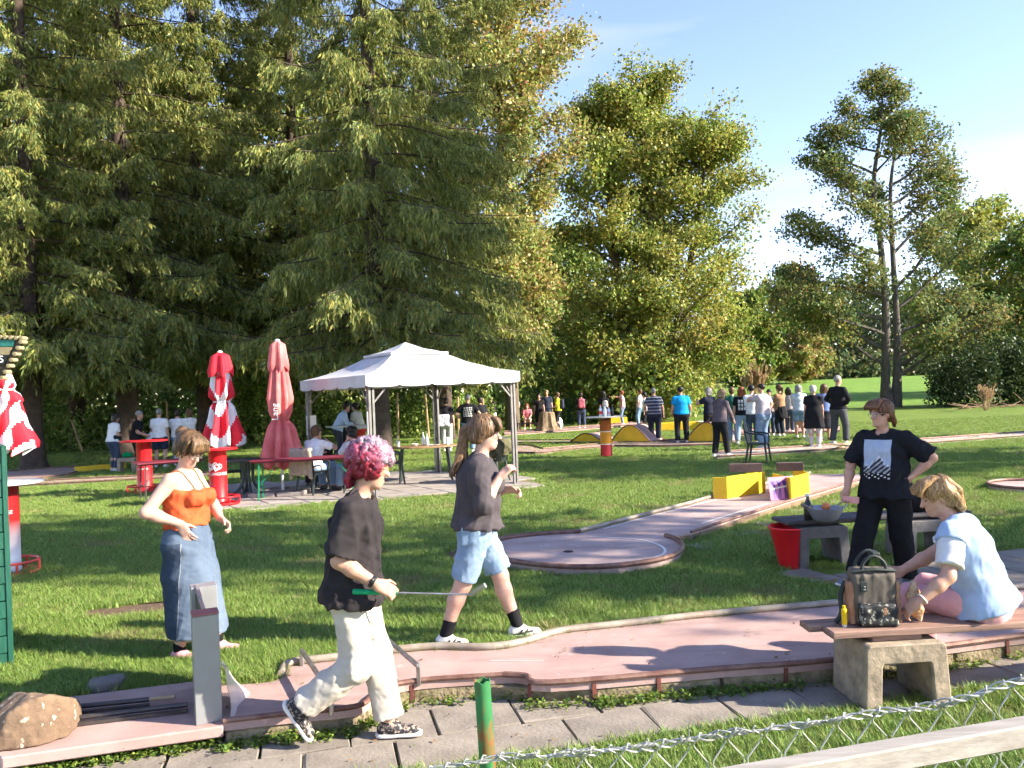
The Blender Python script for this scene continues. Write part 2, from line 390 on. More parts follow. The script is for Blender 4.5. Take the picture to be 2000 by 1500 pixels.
MB().prism([p[:2] for p in cS] + [p[:2] for p in rB] + [p[:2] for p in lB], -0.02, LB).build('surface', PINKD, laneB)
MB().tube(off(cS, 0.02), 0.028, 8).build('rail', RUST, laneB, True)
MB().tube(off(rB, 0.015), 0.018, 6).build('rail', RUST, laneB, True)
MB().tube(off(lB[1:] + [cB[0]], 0.03), 0.026, 8).build('rail', GREYRAIL, laneB, True)
TIMB = mat('edge_timber', (0.26, 0.17, 0.10), 0.85, (0.15, 0.10, 0.07), 5, bump=0.5, stretch=(1, 1, 6))
_pb = along([cB[-1]] + rB, 0.55)
for i in range(len(_pb) - 1):
    a, b = _pb[i], _pb[i + 1]; d = nrm(b - a); nn = np.array([d[1], -d[0], 0])
    c = (a + b) / 2 + nn * 0.022
    MB().box((c[0], c[1], 0.028), (np.linalg.norm(b - a) - 0.012, 0.03, 0.085), math.atan2(d[1], d[0])).build('edge_plank', TIMB, laneB, bevel=0.004)
hole = g(1110, 1077, LB + 0.004)
MB().lathe([(0.055, 0), (0.055, 0.002)], 20, hole).build('hole', mat('hole_dark', (0.015, 0.012, 0.012), 0.9), laneB)
def stripe(pts, w, name, parent, z):
    P = np.array(pts); dd = np.gradient(P[:, :2], axis=0); nn = np.stack([-dd[:, 1], dd[:, 0]], -1); nn /= np.linalg.norm(nn, axis=1)[:, None] + 1e-9
    a = P[:, :2] + nn * w / 2; b = P[:, :2] - nn * w / 2; n_ = len(P)
    v = [(*p, z) for p in a] + [(*p, z) for p in b]
    return pymesh(name, v, [(i, i + 1, n_ + i + 1, n_ + i) for i in range(n_ - 1)], WHITE, parent)
stripe(line_px([(1370, 1023), (1440, 1001), (1500, 984)], LB), 0.035, 'painted_line', laneB, LB + 0.004)
stripe(line_px([(1180, 1033), (1280, 1006), (1400, 976)], LB), 0.03, 'painted_line', laneB, LB + 0.004)
stripe(smoothline(line_px([(1150, 1049), (1240, 1053), (1290, 1066), (1296, 1082), (1255, 1096)], LB), 5), 0.03, 'painted_line', laneB, LB + 0.004)
stripe(smoothline(line_px([(1062, 1292), (958, 1292)], LZ), 4), 0.006, 'chalk_line', laneA, LZ + 0.004)
for i in range(5):
    a = g(1360 + 62 * i, 1062 - 21.5 * i, 0.02); s_ = 0.45 + 0.08 * rng.random()
    MB().box((a[0] + .12, a[1] - .05, 0.006), (s_, 0.3, 0.03), R(44 + rng.uniform(-5, 5))).build('edge_slab', SLAB, laneB, bevel=0.008, jitter=0.004)

# the three humps
laneC = empty('minigolf_lane', (0, 0, 0), 0, 'narrow far minigolf lane rolling over three yellow humps', 'minigolf lane')
c0, c1 = g(930, 865, 0.03), g(1430, 864, 0.03); dC = nrm(c1 - c0); nC = np.array([-dC[1], dC[0], 0]); LC = np.linalg.norm(c1 - c0)
wC = 1.15
MB().prism([(c0)[:2], (c1)[:2], (c1 + nC * wC)[:2], (c0 + nC * wC)[:2]], 0, 0.03).build('surface', PINKD, laneC)
for o_ in (0, wC): MB().tube([c0 + nC * o_ + V3(0, 0, .02), c1 + nC * o_ + V3(0, 0, .02)], 0.025, 6).build('rail', RUST, laneC, True)
for (ua, ub, pk) in ((1118, 1180, 848), (1195, 1272, 830), (1338, 1425, 824)):
    ta = np.dot(g(ua, 864, 0.03) - c0, dC); tb = np.dot(g(ub, 864, 0.03) - c0, dC); mid = c0 + dC * (ta + tb) / 2
    hh = at((ua + ub) / 2, pk, mid[1])[2] * .88
    prof = [(ta + (tb - ta) * k / 16, 0.02 + hh * math.sin(math.pi * k / 16) ** 1.15) for k in range(17)]
    hump = MB()
    for o_ in (0.0, wC): hump.add([c0 + dC * t + nC * o_ + V3(0, 0, z) for t, z in prof], [tuple(range(17))])
    hump.build('hump_side', YELLOW, laneC)
    top = MB(); n_ = 17
    top.add([c0 + dC * t + nC * (-0.02) + V3(0, 0, z + .006) for t, z in prof] + [c0 + dC * t + nC * (wC + .02) + V3(0, 0, z + .006) for t, z in prof], [(i, i + 1, n_ + i + 1, n_ + i) for i in range(16)])
    top.build('hump_top', PINK, laneC, True)
    for o_ in (-0.01, wC + 0.01): MB().tube([c0 + dC * t + nC * o_ + V3(0, 0, z + .02) for t, z in prof], 0.022, 6).build('rail', RUST, laneC, True)

laneD, _, _ = lane('minigolf_lane', [(985, 868), (1040, 871), (1062, 877), (1120, 872), (1200, 865), (1290, 862), (1405, 855)], [(985, 884), (1045, 885), (1064, 884), (1120, 877), (1200, 871), (1290, 872), (1405, 868)], 0.04, 'pale minigolf lane with dark wavy rail just behind the striped table column')
laneE, aE, bE = lane('minigolf_lane', [(1395, 884), (1500, 877), (1640, 868), (1800, 858), (2060, 840)], [(1400, 893), (1500, 886), (1640, 877), (1800, 866), (2060, 847)], 0.04, 'long pale minigolf lane running from hooded player to the edge of view', mat('grey_lane', (0.38, 0.31, 0.28), 0.8, (0.45, 0.38, 0.34), 2))
laneG, _, _ = lane('minigolf_lane', [(985, 843), (1100, 836), (1262, 823)], [(985, 849), (1100, 841), (1262, 828)], 0.05, 'farthest narrow minigolf lane in front of the meadow fence')
laneH, _, _ = lane('minigolf_lane', [(-60, 926), (60, 918), (120, 913), (150, 912)], [(-60, 941), (60, 935), (130, 928), (150, 922)], 0.05, 'pink minigolf lane in the shade beside yellow beam')
laneI, _, _ = lane('minigolf_lane', [(20, 943), (150, 936), (300, 929), (420, 923)], [(20, 950), (150, 943), (300, 935), (420, 929)], 0.04, 'thin pale minigolf lane passing behind red bar tables')
cj = g(2018, 948, 0.06)
laneJ = empty('minigolf_lane', (0, 0, 0), 0, 'round end of a minigolf lane cut off by the edge of view', 'minigolf lane')
ring = [cj + V3(.62 * math.cos(t), .62 * math.sin(t), 0) for t in np.linspace(0, 2 * math.pi, 33)[:-1]]
MB().prism([p[:2] for p in ring], -0.02, 0.06).build('surface', PINKD, laneJ)
MB().tube(off(ring, 0.025), 0.025, 6, closed=True).build('rail', RUST, laneJ, True)
laneK, _, _ = lane('minigolf_lane', [(1400, 842), (1480, 837), (1640, 832)], [(1400, 851), (1480, 847), (1640, 842)], 0.04, 'reddish minigolf lane half hidden behind the standing crowd')

# paved path of loose slabs
path = empty('path', (0, 0, 0)); path['kind'] = 'structure'
MB().prism([g(u, v, PATH_Z)[:2] for u, v in [(-260, 1700), (760, 1516), (1100, 1442), (1640, 1372), (2150, 1320), (2150, 1240), (1640, 1300), (1040, 1335), (430, 1420), (-300, 1530)]], PATH_Z - 0.06, PATH_Z - 0.022).build('joint_soil', mat('joint_soil', (0.07, 0.06, 0.035), 0.95, (0.05, 0.075, 0.02), 12, bump=0.6), path)
pa, pb = g(820, 1502, PATH_Z), g(1880, 1346, PATH_Z); dP = nrm(pb - pa); nP = np.array([-dP[1], dP[0], 0])
PATH_NEAR = (pa, dP, nP)
_sl = [0.48, 0.5, 0.5]
for r_ in range(4):
    o_ = r_ * 0.405 + 0.2; x = -4.6 + (0.0, 0.26, 0.11, .3)[r_]
    while x < 6.2:
        L = 0.5
        c = pa + dP * (x + L / 2) + nP * o_
        slabp = MB().box((0, 0, -0.02), (L - 0.014, 0.392, 0.04))
        o = slabp.build('slab', SLAB, path, bevel=0.007, jitter=0.003)
        o.location = (c[0], c[1], PATH_Z + rng.uniform(-.004, .004)); o.rotation_euler = (rng.normal(0, .008), rng.normal(0, .008), math.atan2(dP[1], dP[0]) + rng.normal(0, .008))
        x += L

# patio under the pavilion and tables
patio = empty('patio', (0, 0, 0)); patio['kind'] = 'structure'
PATIO_PX = [(392, 1001), (470, 993), (560, 985), (700, 976), (900, 963), (1062, 944), (1000, 930), (860, 918), (700, 926), (560, 938), (430, 948)]
pat = [g(u, v, 0.02)[:2] for u, v in PATIO_PX]
MB().prism(pat, -0.03, 0.006).build('patio_base', MOSSY, patio)
GYAW = R(33)
pc = np.mean(pat, axis=0); patio_meshes = []
for i in range(3):
    o = MB().box((0, 0, 0), (0.59, 0.59, 0.04)).build('slab', PATIO, patio, bevel=0.008, jitter=0.003); patio_meshes.append(o)
_first = 0
for i in range(-16, 17):
    for j in range(-16, 17):
        c = pc + rotz((i * 0.605, j * 0.605, 0), GYAW)[:2]
        if inpoly(c[0], c[1], pat):
            if _first < 3: o = patio_meshes[_first]; _first += 1
            else: o = patio_meshes[rng.integers(3)].copy(); COL.objects.link(o)
            o.location = (c[0], c[1], 0.004 + rng.uniform(-.003, .003)); o.rotation_euler = (rng.normal(0, .004), rng.normal(0, .004), GYAW)
# small paved apron by the rear bench
apron = empty('paved_apron', (0, 0, 0)); apron['kind'] = 'structure'
APR = [g(u, v, 0)[:2] for u, v in [(1500, 1128), (1560, 1112), (1700, 1112), (1880, 1085), (2150, 1060), (2150, 1145), (1900, 1165), (1700, 1150), (1620, 1148)]]
ac = g(1700, 1130, 0)
am = MB().box((0, 0, 0), (0.49, 0.49, 0.04)).build('slab', SLAB, apron, bevel=0.008, jitter=0.004); _f = True
for i in range(-8, 12):
    for j in range(-5, 8):
        c = ac[:2] + rotz((i * .5, j * .5, 0), R(20))[:2]
        if inpoly(c[0], c[1], APR):
            if _f: o = am; _f = False
            else: o = am.copy(); COL.objects.link(o)
            o.location = (c[0], c[1], 0.0 + rng.uniform(-.004, .004)); o.rotation_euler = (rng.normal(0, .006), rng.normal(0, .006), R(20))
# ------------------------------------------------------------------ trees
LEAF = leafmat('leaf', 0.42, 0.02); NEEDLE = leafmat('needle', 0.28, 0.015)
BARK = mat('bark', (0.16, 0.12, 0.085), 0.95, (0.075, 0.06, 0.045), 3.0, bump=1.0, bscale=9, detail=8, stretch=(3, 3, 0.7))
BARKR = mat('spruce_bark', (0.085, 0.06, 0.045), 0.95, (0.045, 0.033, 0.026), 4.0, bump=1.0, bscale=14, detail=8)
def leaves(C, D, N, L, W):
    """one diamond per leaf: centre, long axis, normal, length, width"""
    S = np.cross(N, D); S /= np.linalg.norm(S, axis=1)[:, None] + 1e-9
    a = C - D * L[:, None] / 2; b = C + S * W[:, None] / 2 - D * L[:, None] * .08; c = C + D * L[:, None] / 2; d = C - S * W[:, None] / 2 - D * L[:, None] * .08
    v = np.stack([a, b, c, d], 1).reshape(-1, 3); f = np.arange(len(C) * 4).reshape(-1, 4)
    return v, f
def tints(n, cols, var=0.22, per=4, w=None):
    cols = np.array(cols); k = rng.choice(len(cols), n, p=w); c = cols[k] * np.exp(rng.normal(0, var, (n, 1))) * np.exp(rng.normal(0, 0.06, (n, 3)))
    return np.repeat(c, per, axis=0)
def tubes_mesh(segs, sides=6):
    """segs: list of (points, radii)"""
    m = MB()
    for p, r in segs: m.tube(p, r, sides, cap=False)
    return m

def spruce(base, H, Rad, nb, seed, label, zlo=2.6, dens=1.0, cols=None, dy=0, trunk_r=0.34, group='tall spruces behind the tables'):
    global rng
    keep = rng; rng = np.random.default_rng(seed)
    t = empty('spruce_tree', (base[0], base[1], 0), 0, label, 'tree', group)
    tp = [V3(0, 0, -0.1), V3(0, 0, 0.25), V3(0.02, 0, 1.2), V3(0.05, 0.03, H * .35), V3(0, 0, H * .7), V3(0, 0, H)]
    tr = [trunk_r * 1.7, trunk_r * 1.25, trunk_r, trunk_r * .72, trunk_r * .36, 0.03]
    MB().tube(tp, tr, 14).build('trunk', BARKR, t, True)
    cols = cols or [(0.185, 0.215, 0.06), (0.24, 0.255, 0.068), (0.13, 0.17, 0.066), (0.33, 0.30, 0.08)]
    segs = []; FC, FD, FL = [], [], []
    for i in range(nb):
        q = (i + rng.random()) / nb; z = zlo + (H - zlo) * q ** 1.35
        fr = 1 - (z - zlo) / (H - zlo); L = Rad * (0.16 + 0.84 * fr ** 0.6) * rng.uniform(0.62, 1.15)
        az = i * 2.399 + rng.normal(0, .25)
        o = V3(math.cos(az), math.sin(az), 0); s = V3(-o[1], o[0], 0)
        dr = rng.uniform(0.22, 0.5) * (0.4 + 0.6 * fr)
        T = np.linspace(0, 1, 7)
        pts = [V3(0, 0, z) + o * L * k + V3(0, 0, L * (0.12 * k - dr * 1.9 * k * k + dr * 1.05 * k ** 3)) for k in T]
        segs.append((pts, [0.03 * (1 - .8 * k) * (0.5 + fr) + .004 for k in T]))
        nsub = int((16 + 26 * L / 3) * dens)
        for j in range(nsub):
            k = (0.30 if j % 4 else .06) + (.70 if j % 4 else .5) * ((j + rng.random()) / nsub) ** .8
            p0 = np.array([np.interp(k, T, [p[a] for p in pts]) for a in range(3)])
            side = (-1) ** j; sl = L * (0.09 + 0.17 * (1 - k)) * rng.uniform(.6, 1.3) + 0.14
            dirv = nrm(o * rng.uniform(.35, .9) + s * side * rng.uniform(.2, .9) + V3(0, 0, rng.uniform(-.9, .1)))
            nf = int((7 + 24 * sl) * dens)
            kk = rng.random(nf); pp = p0 + np.outer(kk * sl, dirv) - np.outer((kk ** 1.4) * sl * 0.35 + .22 * rng.random(nf) ** 2, V3(0, 0, 1)) + rng.normal(0, .04, (nf, 3))
            hang = np.stack([np.full(nf, dirv[0]) * .4, np.full(nf, dirv[1]) * .4, np.full(nf, -0.85)], 1) + rng.normal(0, .36, (nf, 3))
            hang /= np.linalg.norm(hang, axis=1)[:, None]
            ll = rng.uniform(.10, .30, nf) * (0.8 + .35 * fr)
            FC.append(pp + hang * ll[:, None] / 2); FD.append(hang); FL.append(ll)
    tubes_mesh(segs, 4).build('branches', BARKR, t, True)
    C, D, L = np.concatenate(FC), np.concatenate(FD), np.concatenate(FL)
    n = len(C); N1 = np.cross(D, unit(n)); N1 /= np.linalg.norm(N1, axis=1)[:, None]; N2 = np.cross(D, N1)
    W = L * rng.uniform(.17, .27, n)
    v1, f1 = leaves(C, D, N1, L, W); hf = rng.random(n) < .45; v2, f2 = leaves(C[hf], D[hf], N2[hf], L[hf], W[hf] * .85)
    tn = tints(n, cols, 0.13, w=[.34, .3, .24, .12])
    o = pymesh('crown', np.vstack([v1, v2]), np.vstack([f1, f2 + len(v1)]), NEEDLE, t, tint=np.vstack([tn, tn[np.repeat(hf, 4)]]))
    o['kind'] = 'stuff'
    rng = keep
    return t, n

def limb(p, d, L, r0, r1, n=6, up=0.25, wob=0.12):
    pts = [np.asarray(p, float)]; d = nrm(d)
    for k in range(n):
        d = nrm(d + V3(0, 0, up / n) + rng.normal(0, wob, 3)); pts.append(pts[-1] + d * L / n)
    return pts, list(np.linspace(r0, r1, n + 1))
def broadleaf(name, base, stems, limbs, clump_n, clump_r, leaf, cols, label, group=None, seed=1, flat=0.6, extra=None, w=None, bark=BARK, twig=True):
    """stems: list of (points, radii); limbs: (stem index, frac, direction, length, n_sub); leaf clumps sit on the outer part of every limb and twig"""
    global rng
    keep = rng; rng = np.random.default_rng(seed)
    t = empty(name, (base[0], base[1], zground(base[0], base[1]).item()), 0, label, 'tree', group)
    trunk = MB()
    for p, r in stems: trunk.tube(smoothline(p, 4), np.interp(np.linspace(0, 1, (len(p) - 1) * 4 + 1), np.linspace(0, 1, len(p)), r), 12, cap=True)
    trunk.build('trunk', bark, t, True)
    segs = []; A = []
    for si, fr, d, L, ns in limbs:
        P = np.array(smoothline(stems[si][0], 6)); k = fr * (len(P) - 1); i0 = min(int(k), len(P) - 2); p0 = P[i0] + (P[i0 + 1] - P[i0]) * (k - i0)
        r0 = max(0.03, 0.028 * L ** 0.8)
        pts, rs = limb(p0, d, L, r0, .012, 7, up=rng.uniform(.0, .5)); segs.append((pts, rs))
        PP = np.array(pts)
        for j in range(ns):
            kk = 0.28 + 0.72 * (j + rng.random()) / ns; q = kk * 7; i1 = min(int(q), 6); p1 = PP[i1] + (PP[i1 + 1] - PP[i1]) * (q - i1)
            dd = nrm(PP[i1 + 1] - PP[i1]); s = unit(1)[0]; s = nrm(s - dd * np.dot(s, dd)); s[2] *= .5
            sl = L * rng.uniform(.16, .36) * (1.2 - .6 * kk)
            pt, rr = limb(p1, dd * .6 + s, sl, r0 * .35, .006, 4, up=.2, wob=.2)
            if twig: segs.append((pt, rr))
            PT = np.array(pt)
            for e in (0.45, 0.75, 1.0):
                A.append(PT[min(int(e * 4), 4)] + rng.normal(0, .08, 3))
        A.append(PP[-1]); A.append(PP[-2])
    if extra is not None: A += [np.asarray(p, float) for p in extra]
    tubes_mesh(segs, 5).build('branches', bark, t, True)
    A = np.array(A); n = len(A) * clump_n
    cen = np.repeat(A, clump_n, axis=0); rr = np.repeat(rng.uniform(.55, 1.25, len(A)), clump_n)
    off_ = unit(n) * (rng.random(n) ** 0.6)[:, None] * (clump_r * rr)[:, None]; off_[:, 2] *= flat
    C = cen + off_
    D = unit(n) * .8 + V3(0, 0, -.5); D /= np.linalg.norm(D, axis=1)[:, None]
    N = unit(n) + V3(0, 0, .5); N = np.cross(D, np.cross(N, D)); N /= np.linalg.norm(N, axis=1)[:, None] + 1e-9
    L = rng.uniform(.7, 1.3, n) * leaf; v, f = leaves(C, D, N, L, L * .75)
    # pigment varies from branch to branch (autumn turning)
    bc = np.repeat(np.exp(rng.normal(0, .11, (len(A), 3)) * np.array([1.2, .7, .5])), clump_n, axis=0)
    tn = np.repeat(bc, 4, axis=0) * tints(n, cols, .11, w=w)
    o = pymesh('crown', v, f, LEAF, t, tint=tn); o['kind'] = 'stuff'
    rng = keep
    return t, n

def round_tree(name, base, H, zlo, Rx, nl, label, cols, leaf, clump_n=26, clump_r=.55, seed=1, group=None, stems=None, shape=lambda q: math.sin(math.pi * min(1, q * .93 + .07)) ** .6, trunk_r=.3, ns=6, flat=.7, upd=.35, w=None, ry=1.0):
    r_ = np.random.default_rng(seed)
    stems = stems or [([V3(0, 0, -.1), V3(.05, 0, H * .25), V3(-.05, .05, H * .5), V3(.05, 0, H * .75), V3(0, 0, H * .97)], [trunk_r * 1.4, trunk_r, trunk_r * .75, trunk_r * .4, .03])]
    limbs = []
    for i in range(nl):
        q = (i + r_.random()) / nl; z = zlo + (H - zlo) * q; Rr = Rx * shape(q) * r_.uniform(.7, 1.1)
        az = i * 2.399 + r_.normal(0, .3); rise = upd + .5 * q
        L = max(.6, Rr); zz = max(.3, z - L * .35)
        si = i % len(stems); d = V3(math.cos(az), math.sin(az) * ry, rise)
        hs = stems[si][0][-1][2]
        limbs.append((si, min(.97, zz / hs), d, L * math.hypot(1, rise) / 1.05, ns))
    return broadleaf(name, base, stems, limbs, clump_n, clump_r, leaf, cols, label, group, seed, flat, w=w)

GREEN = [(0.13, 0.185, 0.04), (0.18, 0.225, 0.05), (0.22, 0.25, 0.05), (0.10, 0.15, 0.035)]
AUT = [(0.276, 0.287, 0.081), (0.333, 0.322, 0.092), (0.356, 0.299, 0.103), (0.345, 0.230, 0.115), (0.207, 0.241, 0.063)]
GOLD = [(0.241, 0.270, 0.063), (0.299, 0.322, 0.069), (0.345, 0.345, 0.075), (0.184, 0.218, 0.052)]
tot = 0
def b_(u, Y): p = at(u, 800, Y); return (p[0], p[1])
def again(src, xy, rz, sc, label, scz=None):
    c = copy_tree(src); c.location = (xy[0], xy[1], zground(xy[0], xy[1]).item()); c.rotation_euler = (0, 0, rz); c.scale = (sc, sc, scz or sc); c['label'] = label; return c
SA, n = spruce(b_(248, 30), 33, 5.2, 158, 11, 'broad sunlit spruce with thick trunk behind the group in white shirts', 3.9, 1.0, None, 0, .37); tot += n; print('SA', n)
again(SA, b_(745, 23.5), 3.6, .70, 'tall drooping spruce whose trunk rises right behind the pavilion', .86)
again(SA, b_(62, 26), 1.3, .82, 'spruce at the far edge of the row behind the green hut', .86)
again(SA, b_(402, 35), 2.9, .95, 'dark spruce standing behind the red and white folded parasol', 1.0)
again(SA, b_(590, 38), 4.4, .98, 'shaded spruce set back between the two big spruces', 1.0)
again(SA, b_(870, 33), 2.2, .80, 'slim spruce beside the turning lime tree', .95)
again(SA, b_(-60, 36), 5.4, .95, 'spruce half out of view beyond the hut', .97)
again(SA, b_(150, 40), .4, 1.05, 'spruce deep in the row between the hut and the thick trunk', 1.05)
# the turning lime tree and the multi-stemmed tree beside it
_, n = round_tree('lime_tree', b_(1000, 40), 25, 4.2, 4.4, 74, 'tall lime tree turning brown, beside the dark spruces', AUT, .18, 48, 1.05, 21, trunk_r=.27, flat=.8, w=[.3, .28, .18, .07, .17]); tot += n
st = [([V3(-.5, 0, -.1), V3(-.7, 0, 3), V3(-1.2, .2, 8), V3(-1.5, .3, 13), V3(-1.0, 0, 16.6)], [.42, .3, .24, .15, .03]),
      ([V3(.1, .2, -.1), V3(.25, .2, 3), V3(.5, 0, 9), V3(.7, 0, 14), V3(.3, 0, 17.5)], [.4, .3, .24, .15, .03]),
      ([V3(.8, -.2, -.1), V3(1.25, -.2, 2.5), V3(2.4, 0, 7), V3(3.3, .2, 11), V3(3.8, 0, 14)], [.36, .26, .2, .13, .03])]
_, n = round_tree('maple_tree', b_(1262, 45), 17.7, 2.0, 6.0, 140, 'broad golden green tree on several stems in mid picture', GOLD, .175, 44, 1.1, 22, stems=st, flat=.8, shape=lambda q: (1.04 - q * .68) * min(1, q * 5 + .55)); tot += n
# open-crowned alder in front of the meadow: two stems from one root
al = [([V3(-.25, 0, -.1), V3(-.3, 0, 1.6), V3(-.12, 0, 5), V3(-.15, .1, 9), V3(-.45, .1, 13), V3(.1, 0, 16.5), V3(.3, 0, 19)], [.46, .26, .21, .17, .13, .08, .03]),
      ([V3(.2, 0, -.1), V3(.42, .05, 1.8), V3(.55, .1, 5), V3(.5, .1, 9), V3(.5, 0, 13), V3(1.1, 0, 16)], [.4, .24, .19, .14, .1, .03])]
lim = [(0, .26, V3(-1, .1, .62), 6.8, 11), (0, .3, V3(-1, -.3, .3), 6.0, 11), (0, .4, V3(-1, .2, .5), 6.0, 11), (0, .46, V3(-.9, .2, .75), 5.4, 10), (0, .5, V3(-1, .3, .5), 5.6, 11), (0, .58, V3(-.8, -.3, .5), 5.0, 10),
       (0, .64, V3(-1, 0, .5), 4.6, 10), (0, .7, V3(-.9, .2, .5), 4.2, 9), (0, .76, V3(-1, 0, .45), 3.4, 8), (0, .82, V3(-1, 0, .35), 2.8, 7), (0, .84, V3(.9, .1, .6), 2.4, 6), (0, .9, V3(-.7, 0, .8), 1.7, 5), (0, .94, V3(.5, .1, 1), 1.3, 4), (0, .97, V3(-.5, .2, 1), 1.0, 4),
       (1, .24, V3(1, .1, .55), 6.0, 10), (1, .3, V3(1, -.2, .75), 6.2, 11), (1, .36, V3(1, .3, .3), 5.8, 10), (1, .44, V3(1, 0, .5), 6.0, 10), (1, .5, V3(.9, 0, .7), 6.0, 11), (1, .6, V3(1, .2, .8), 5.4, 10), (1, .68, V3(1, -.2, .55), 5.2, 10), (1, .74, V3(1, .2, .5), 4.8, 10), (1, .8, V3(1, .1, .6), 4.4, 9),
       (1, .88, V3(.9, 0, .5), 2.9, 7), (1, .92, V3(.5, .3, .6), 2.2, 6), (1, .97, V3(.3, -.2, 1), 1.3, 5), (0, .7, V3(.2, -1, .4), 3.4, 8), (1, .6, V3(-.2, -1, .5), 3.4, 8), (0, .6, V3(.3, 1, .4), 3.4, 8), (1, .3, V3(.3, -1, .3), 3.2, 6), (1, .45, V3(-.3, 1, .4), 3.4, 8), (0, .42, V3(-.6, -.8, .4), 3.6, 7), (0, .8, V3(.4, -1, .5), 2.2, 6), (0, .86, V3(.2, .9, .5), 1.7, 5), (0, .22, V3(-1, .2, .25), 6.2, 10), (1, .2, V3(1, -.1, .3), 6.0, 10), (1, .28, V3(1, .2, .45), 6.6, 10), (0, .34, V3(-1, -.1, .45), 6.6, 10)]
ALD = [(0.14, 0.175, 0.06), (0.19, 0.21, 0.065), (0.24, 0.22, 0.06), (0.11, 0.15, 0.055)]
_, n = broadleaf('alder_tree', b_(1742, 48), al, lim, 44, 1.0, .18, ALD, 'open crowned alder with two stems in front of the meadow', seed=31, flat=.55, bark=mat('alder_bark', (.12, .105, .085), .95, (.06, .052, .042), 4, bump=1, bscale=10, detail=8, stretch=(3, 3, .7))); tot += n
_al = bpy.data.objects['alder_tree']
_db = MB().tube([at(1772, 690, 47.6), at(1800, 682, 47.4), at(1832, 680, 47.4)], [.09, .07, .04], 6).build('dead_branch', mat('dead_wood', (.42, .33, .22), .8), _al, True)
_db.location = [-c for c in _al.location]
# woods further back
for i, (u, Y, H, Rx, zl, cols, lab) in enumerate([
    (1915, 66, 14.5, 6.2, 1.0, GOLD, 'yellowish round tree rising behind the dark bush pile'),
    (2050, 60, 12, 5.5, 0.6, GREEN, 'leafy green tree at the edge of the meadow beyond the bush pile'),
    (1560, 96, 12.5, 5.6, .5, AUT, 'rust tinged tree at the meadow edge beneath the alder crown'),
    (1465, 92, 10, 4.6, .4, GREEN, 'rounded green tree at the meadow edge beside the golden tree'),
    (1100, 62, 13, 5, 1.0, GREEN, 'shaded green tree filling the gap between lime and golden tree'),
    (545, 52, 24, 5.5, 4, GOLD, 'pale trunked tree glimpsed through the gap between spruces')]):
    _, n = round_tree('broadleaf_tree', b_(u, Y), H, zl, Rx, 46 if i < 4 else 56, lab, cols, .30 if Y < 80 else .38, 26, .95, 60 + i, flat=.8, trunk_r=.26, ns=5); tot += n

PT = bpy.data.objects['broadleaf_tree.005']
for u, Y, rz, sc, lab in ((330, 58, 1, 1.08, 'broadleaved tree hidden behind the thick spruce'), (740, 54, 2.2, 1.0, 'broadleaved tree behind the pavilion spruce'), (80, 54, 3.7, 1.0, 'broadleaved tree deep behind the hut')):
    again(PT, b_(u, Y), rz, sc, lab)

def leafmass(name, blobs, leaf, cols, label, cat=None, kind=None, seed=5, per=60, flat=.9, group=None, shell=.5, w=None):
    """a thicket: leaves through lumpy volumes (x, y, z, rx, ry, rz)"""
    r_ = np.random.default_rng(seed); C, T = [], []
    for (x, y, z, a, b, c) in blobs:
        n = int(per * (a * c + a * b + b * c)); u = r_.normal(size=(n, 3)); u /= np.linalg.norm(u, axis=1)[:, None]
        lump = 1 + .22 * np.sin(u[:, 0] * 5 + x * 3) * np.sin(u[:, 2] * 6 + y) + .12 * np.sin(u[:, 1] * 11 + u[:, 0] * 9)
        rad = (shell + (1 - shell) * r_.random(n) ** .6) * lump
        p = u * rad[:, None] * np.array([a, b, c]) + np.array([x, y, z]); k = p[:, 2] > -.02
        C.append(p[k]); tcol = np.exp(r_.normal(0, .18)); T.append(np.full(k.sum(), tcol))
    C = np.concatenate(C); T = np.concatenate(T); n = len(C)
    D = r_.normal(size=(n, 3)); D[:, 2] -= .5; D /= np.linalg.norm(D, axis=1)[:, None]
    N = r_.normal(size=(n, 3)); N[:, 2] += .5; N = np.cross(D, np.cross(N, D)); N /= np.linalg.norm(N, axis=1)[:, None] + 1e-9
    L = r_.uniform(.65, 1.35, n) * leaf; v, f = leaves(C, D, N, L, L * .72)
    o = pymesh(name, v, f, LEAF, None, tint=tints(n, cols, .14, w=w) * np.repeat(T, 4)[:, None])
    return tag(o, label, cat, group, kind), n
# far wood across the meadow
bl = []
r9 = np.random.default_rng(3)
for i in range(60):
    u = r9.uniform(1330, 2150); Y = r9.uniform(114, 150); p = at(u, 740, Y); h = r9.uniform(6, 10.5) * (1.0 if u < 1480 else 1.15)
    bl.append((p[0], p[1], 2.0 + h * .55, r9.uniform(4, 6.5), 4, h))
for i in range(26):
    u = r9.uniform(1330, 2100); p = at(u, 740, 112); bl.append((p[0], p[1], 2.4, r9.uniform(2.5, 4), 2.5, r9.uniform(2.4, 4.5)))
for i in range(46):
    u = -260 + 36 * i; p = at(u, 770, r9.uniform(76, 90)); h = r9.uniform(3.5, 7.5); bl.append((p[0], p[1], 1.0 + h * .5, r9.uniform(2.6, 4.0), 2.6, h))
_, n = leafmass('forest', bl, .62, [(0.09, 0.125, 0.05), (0.12, 0.15, 0.055), (0.16, 0.155, 0.06), (0.07, 0.105, 0.048)], 'far mixed wood across the meadow', 'forest', 'stuff', per=9); tot += n
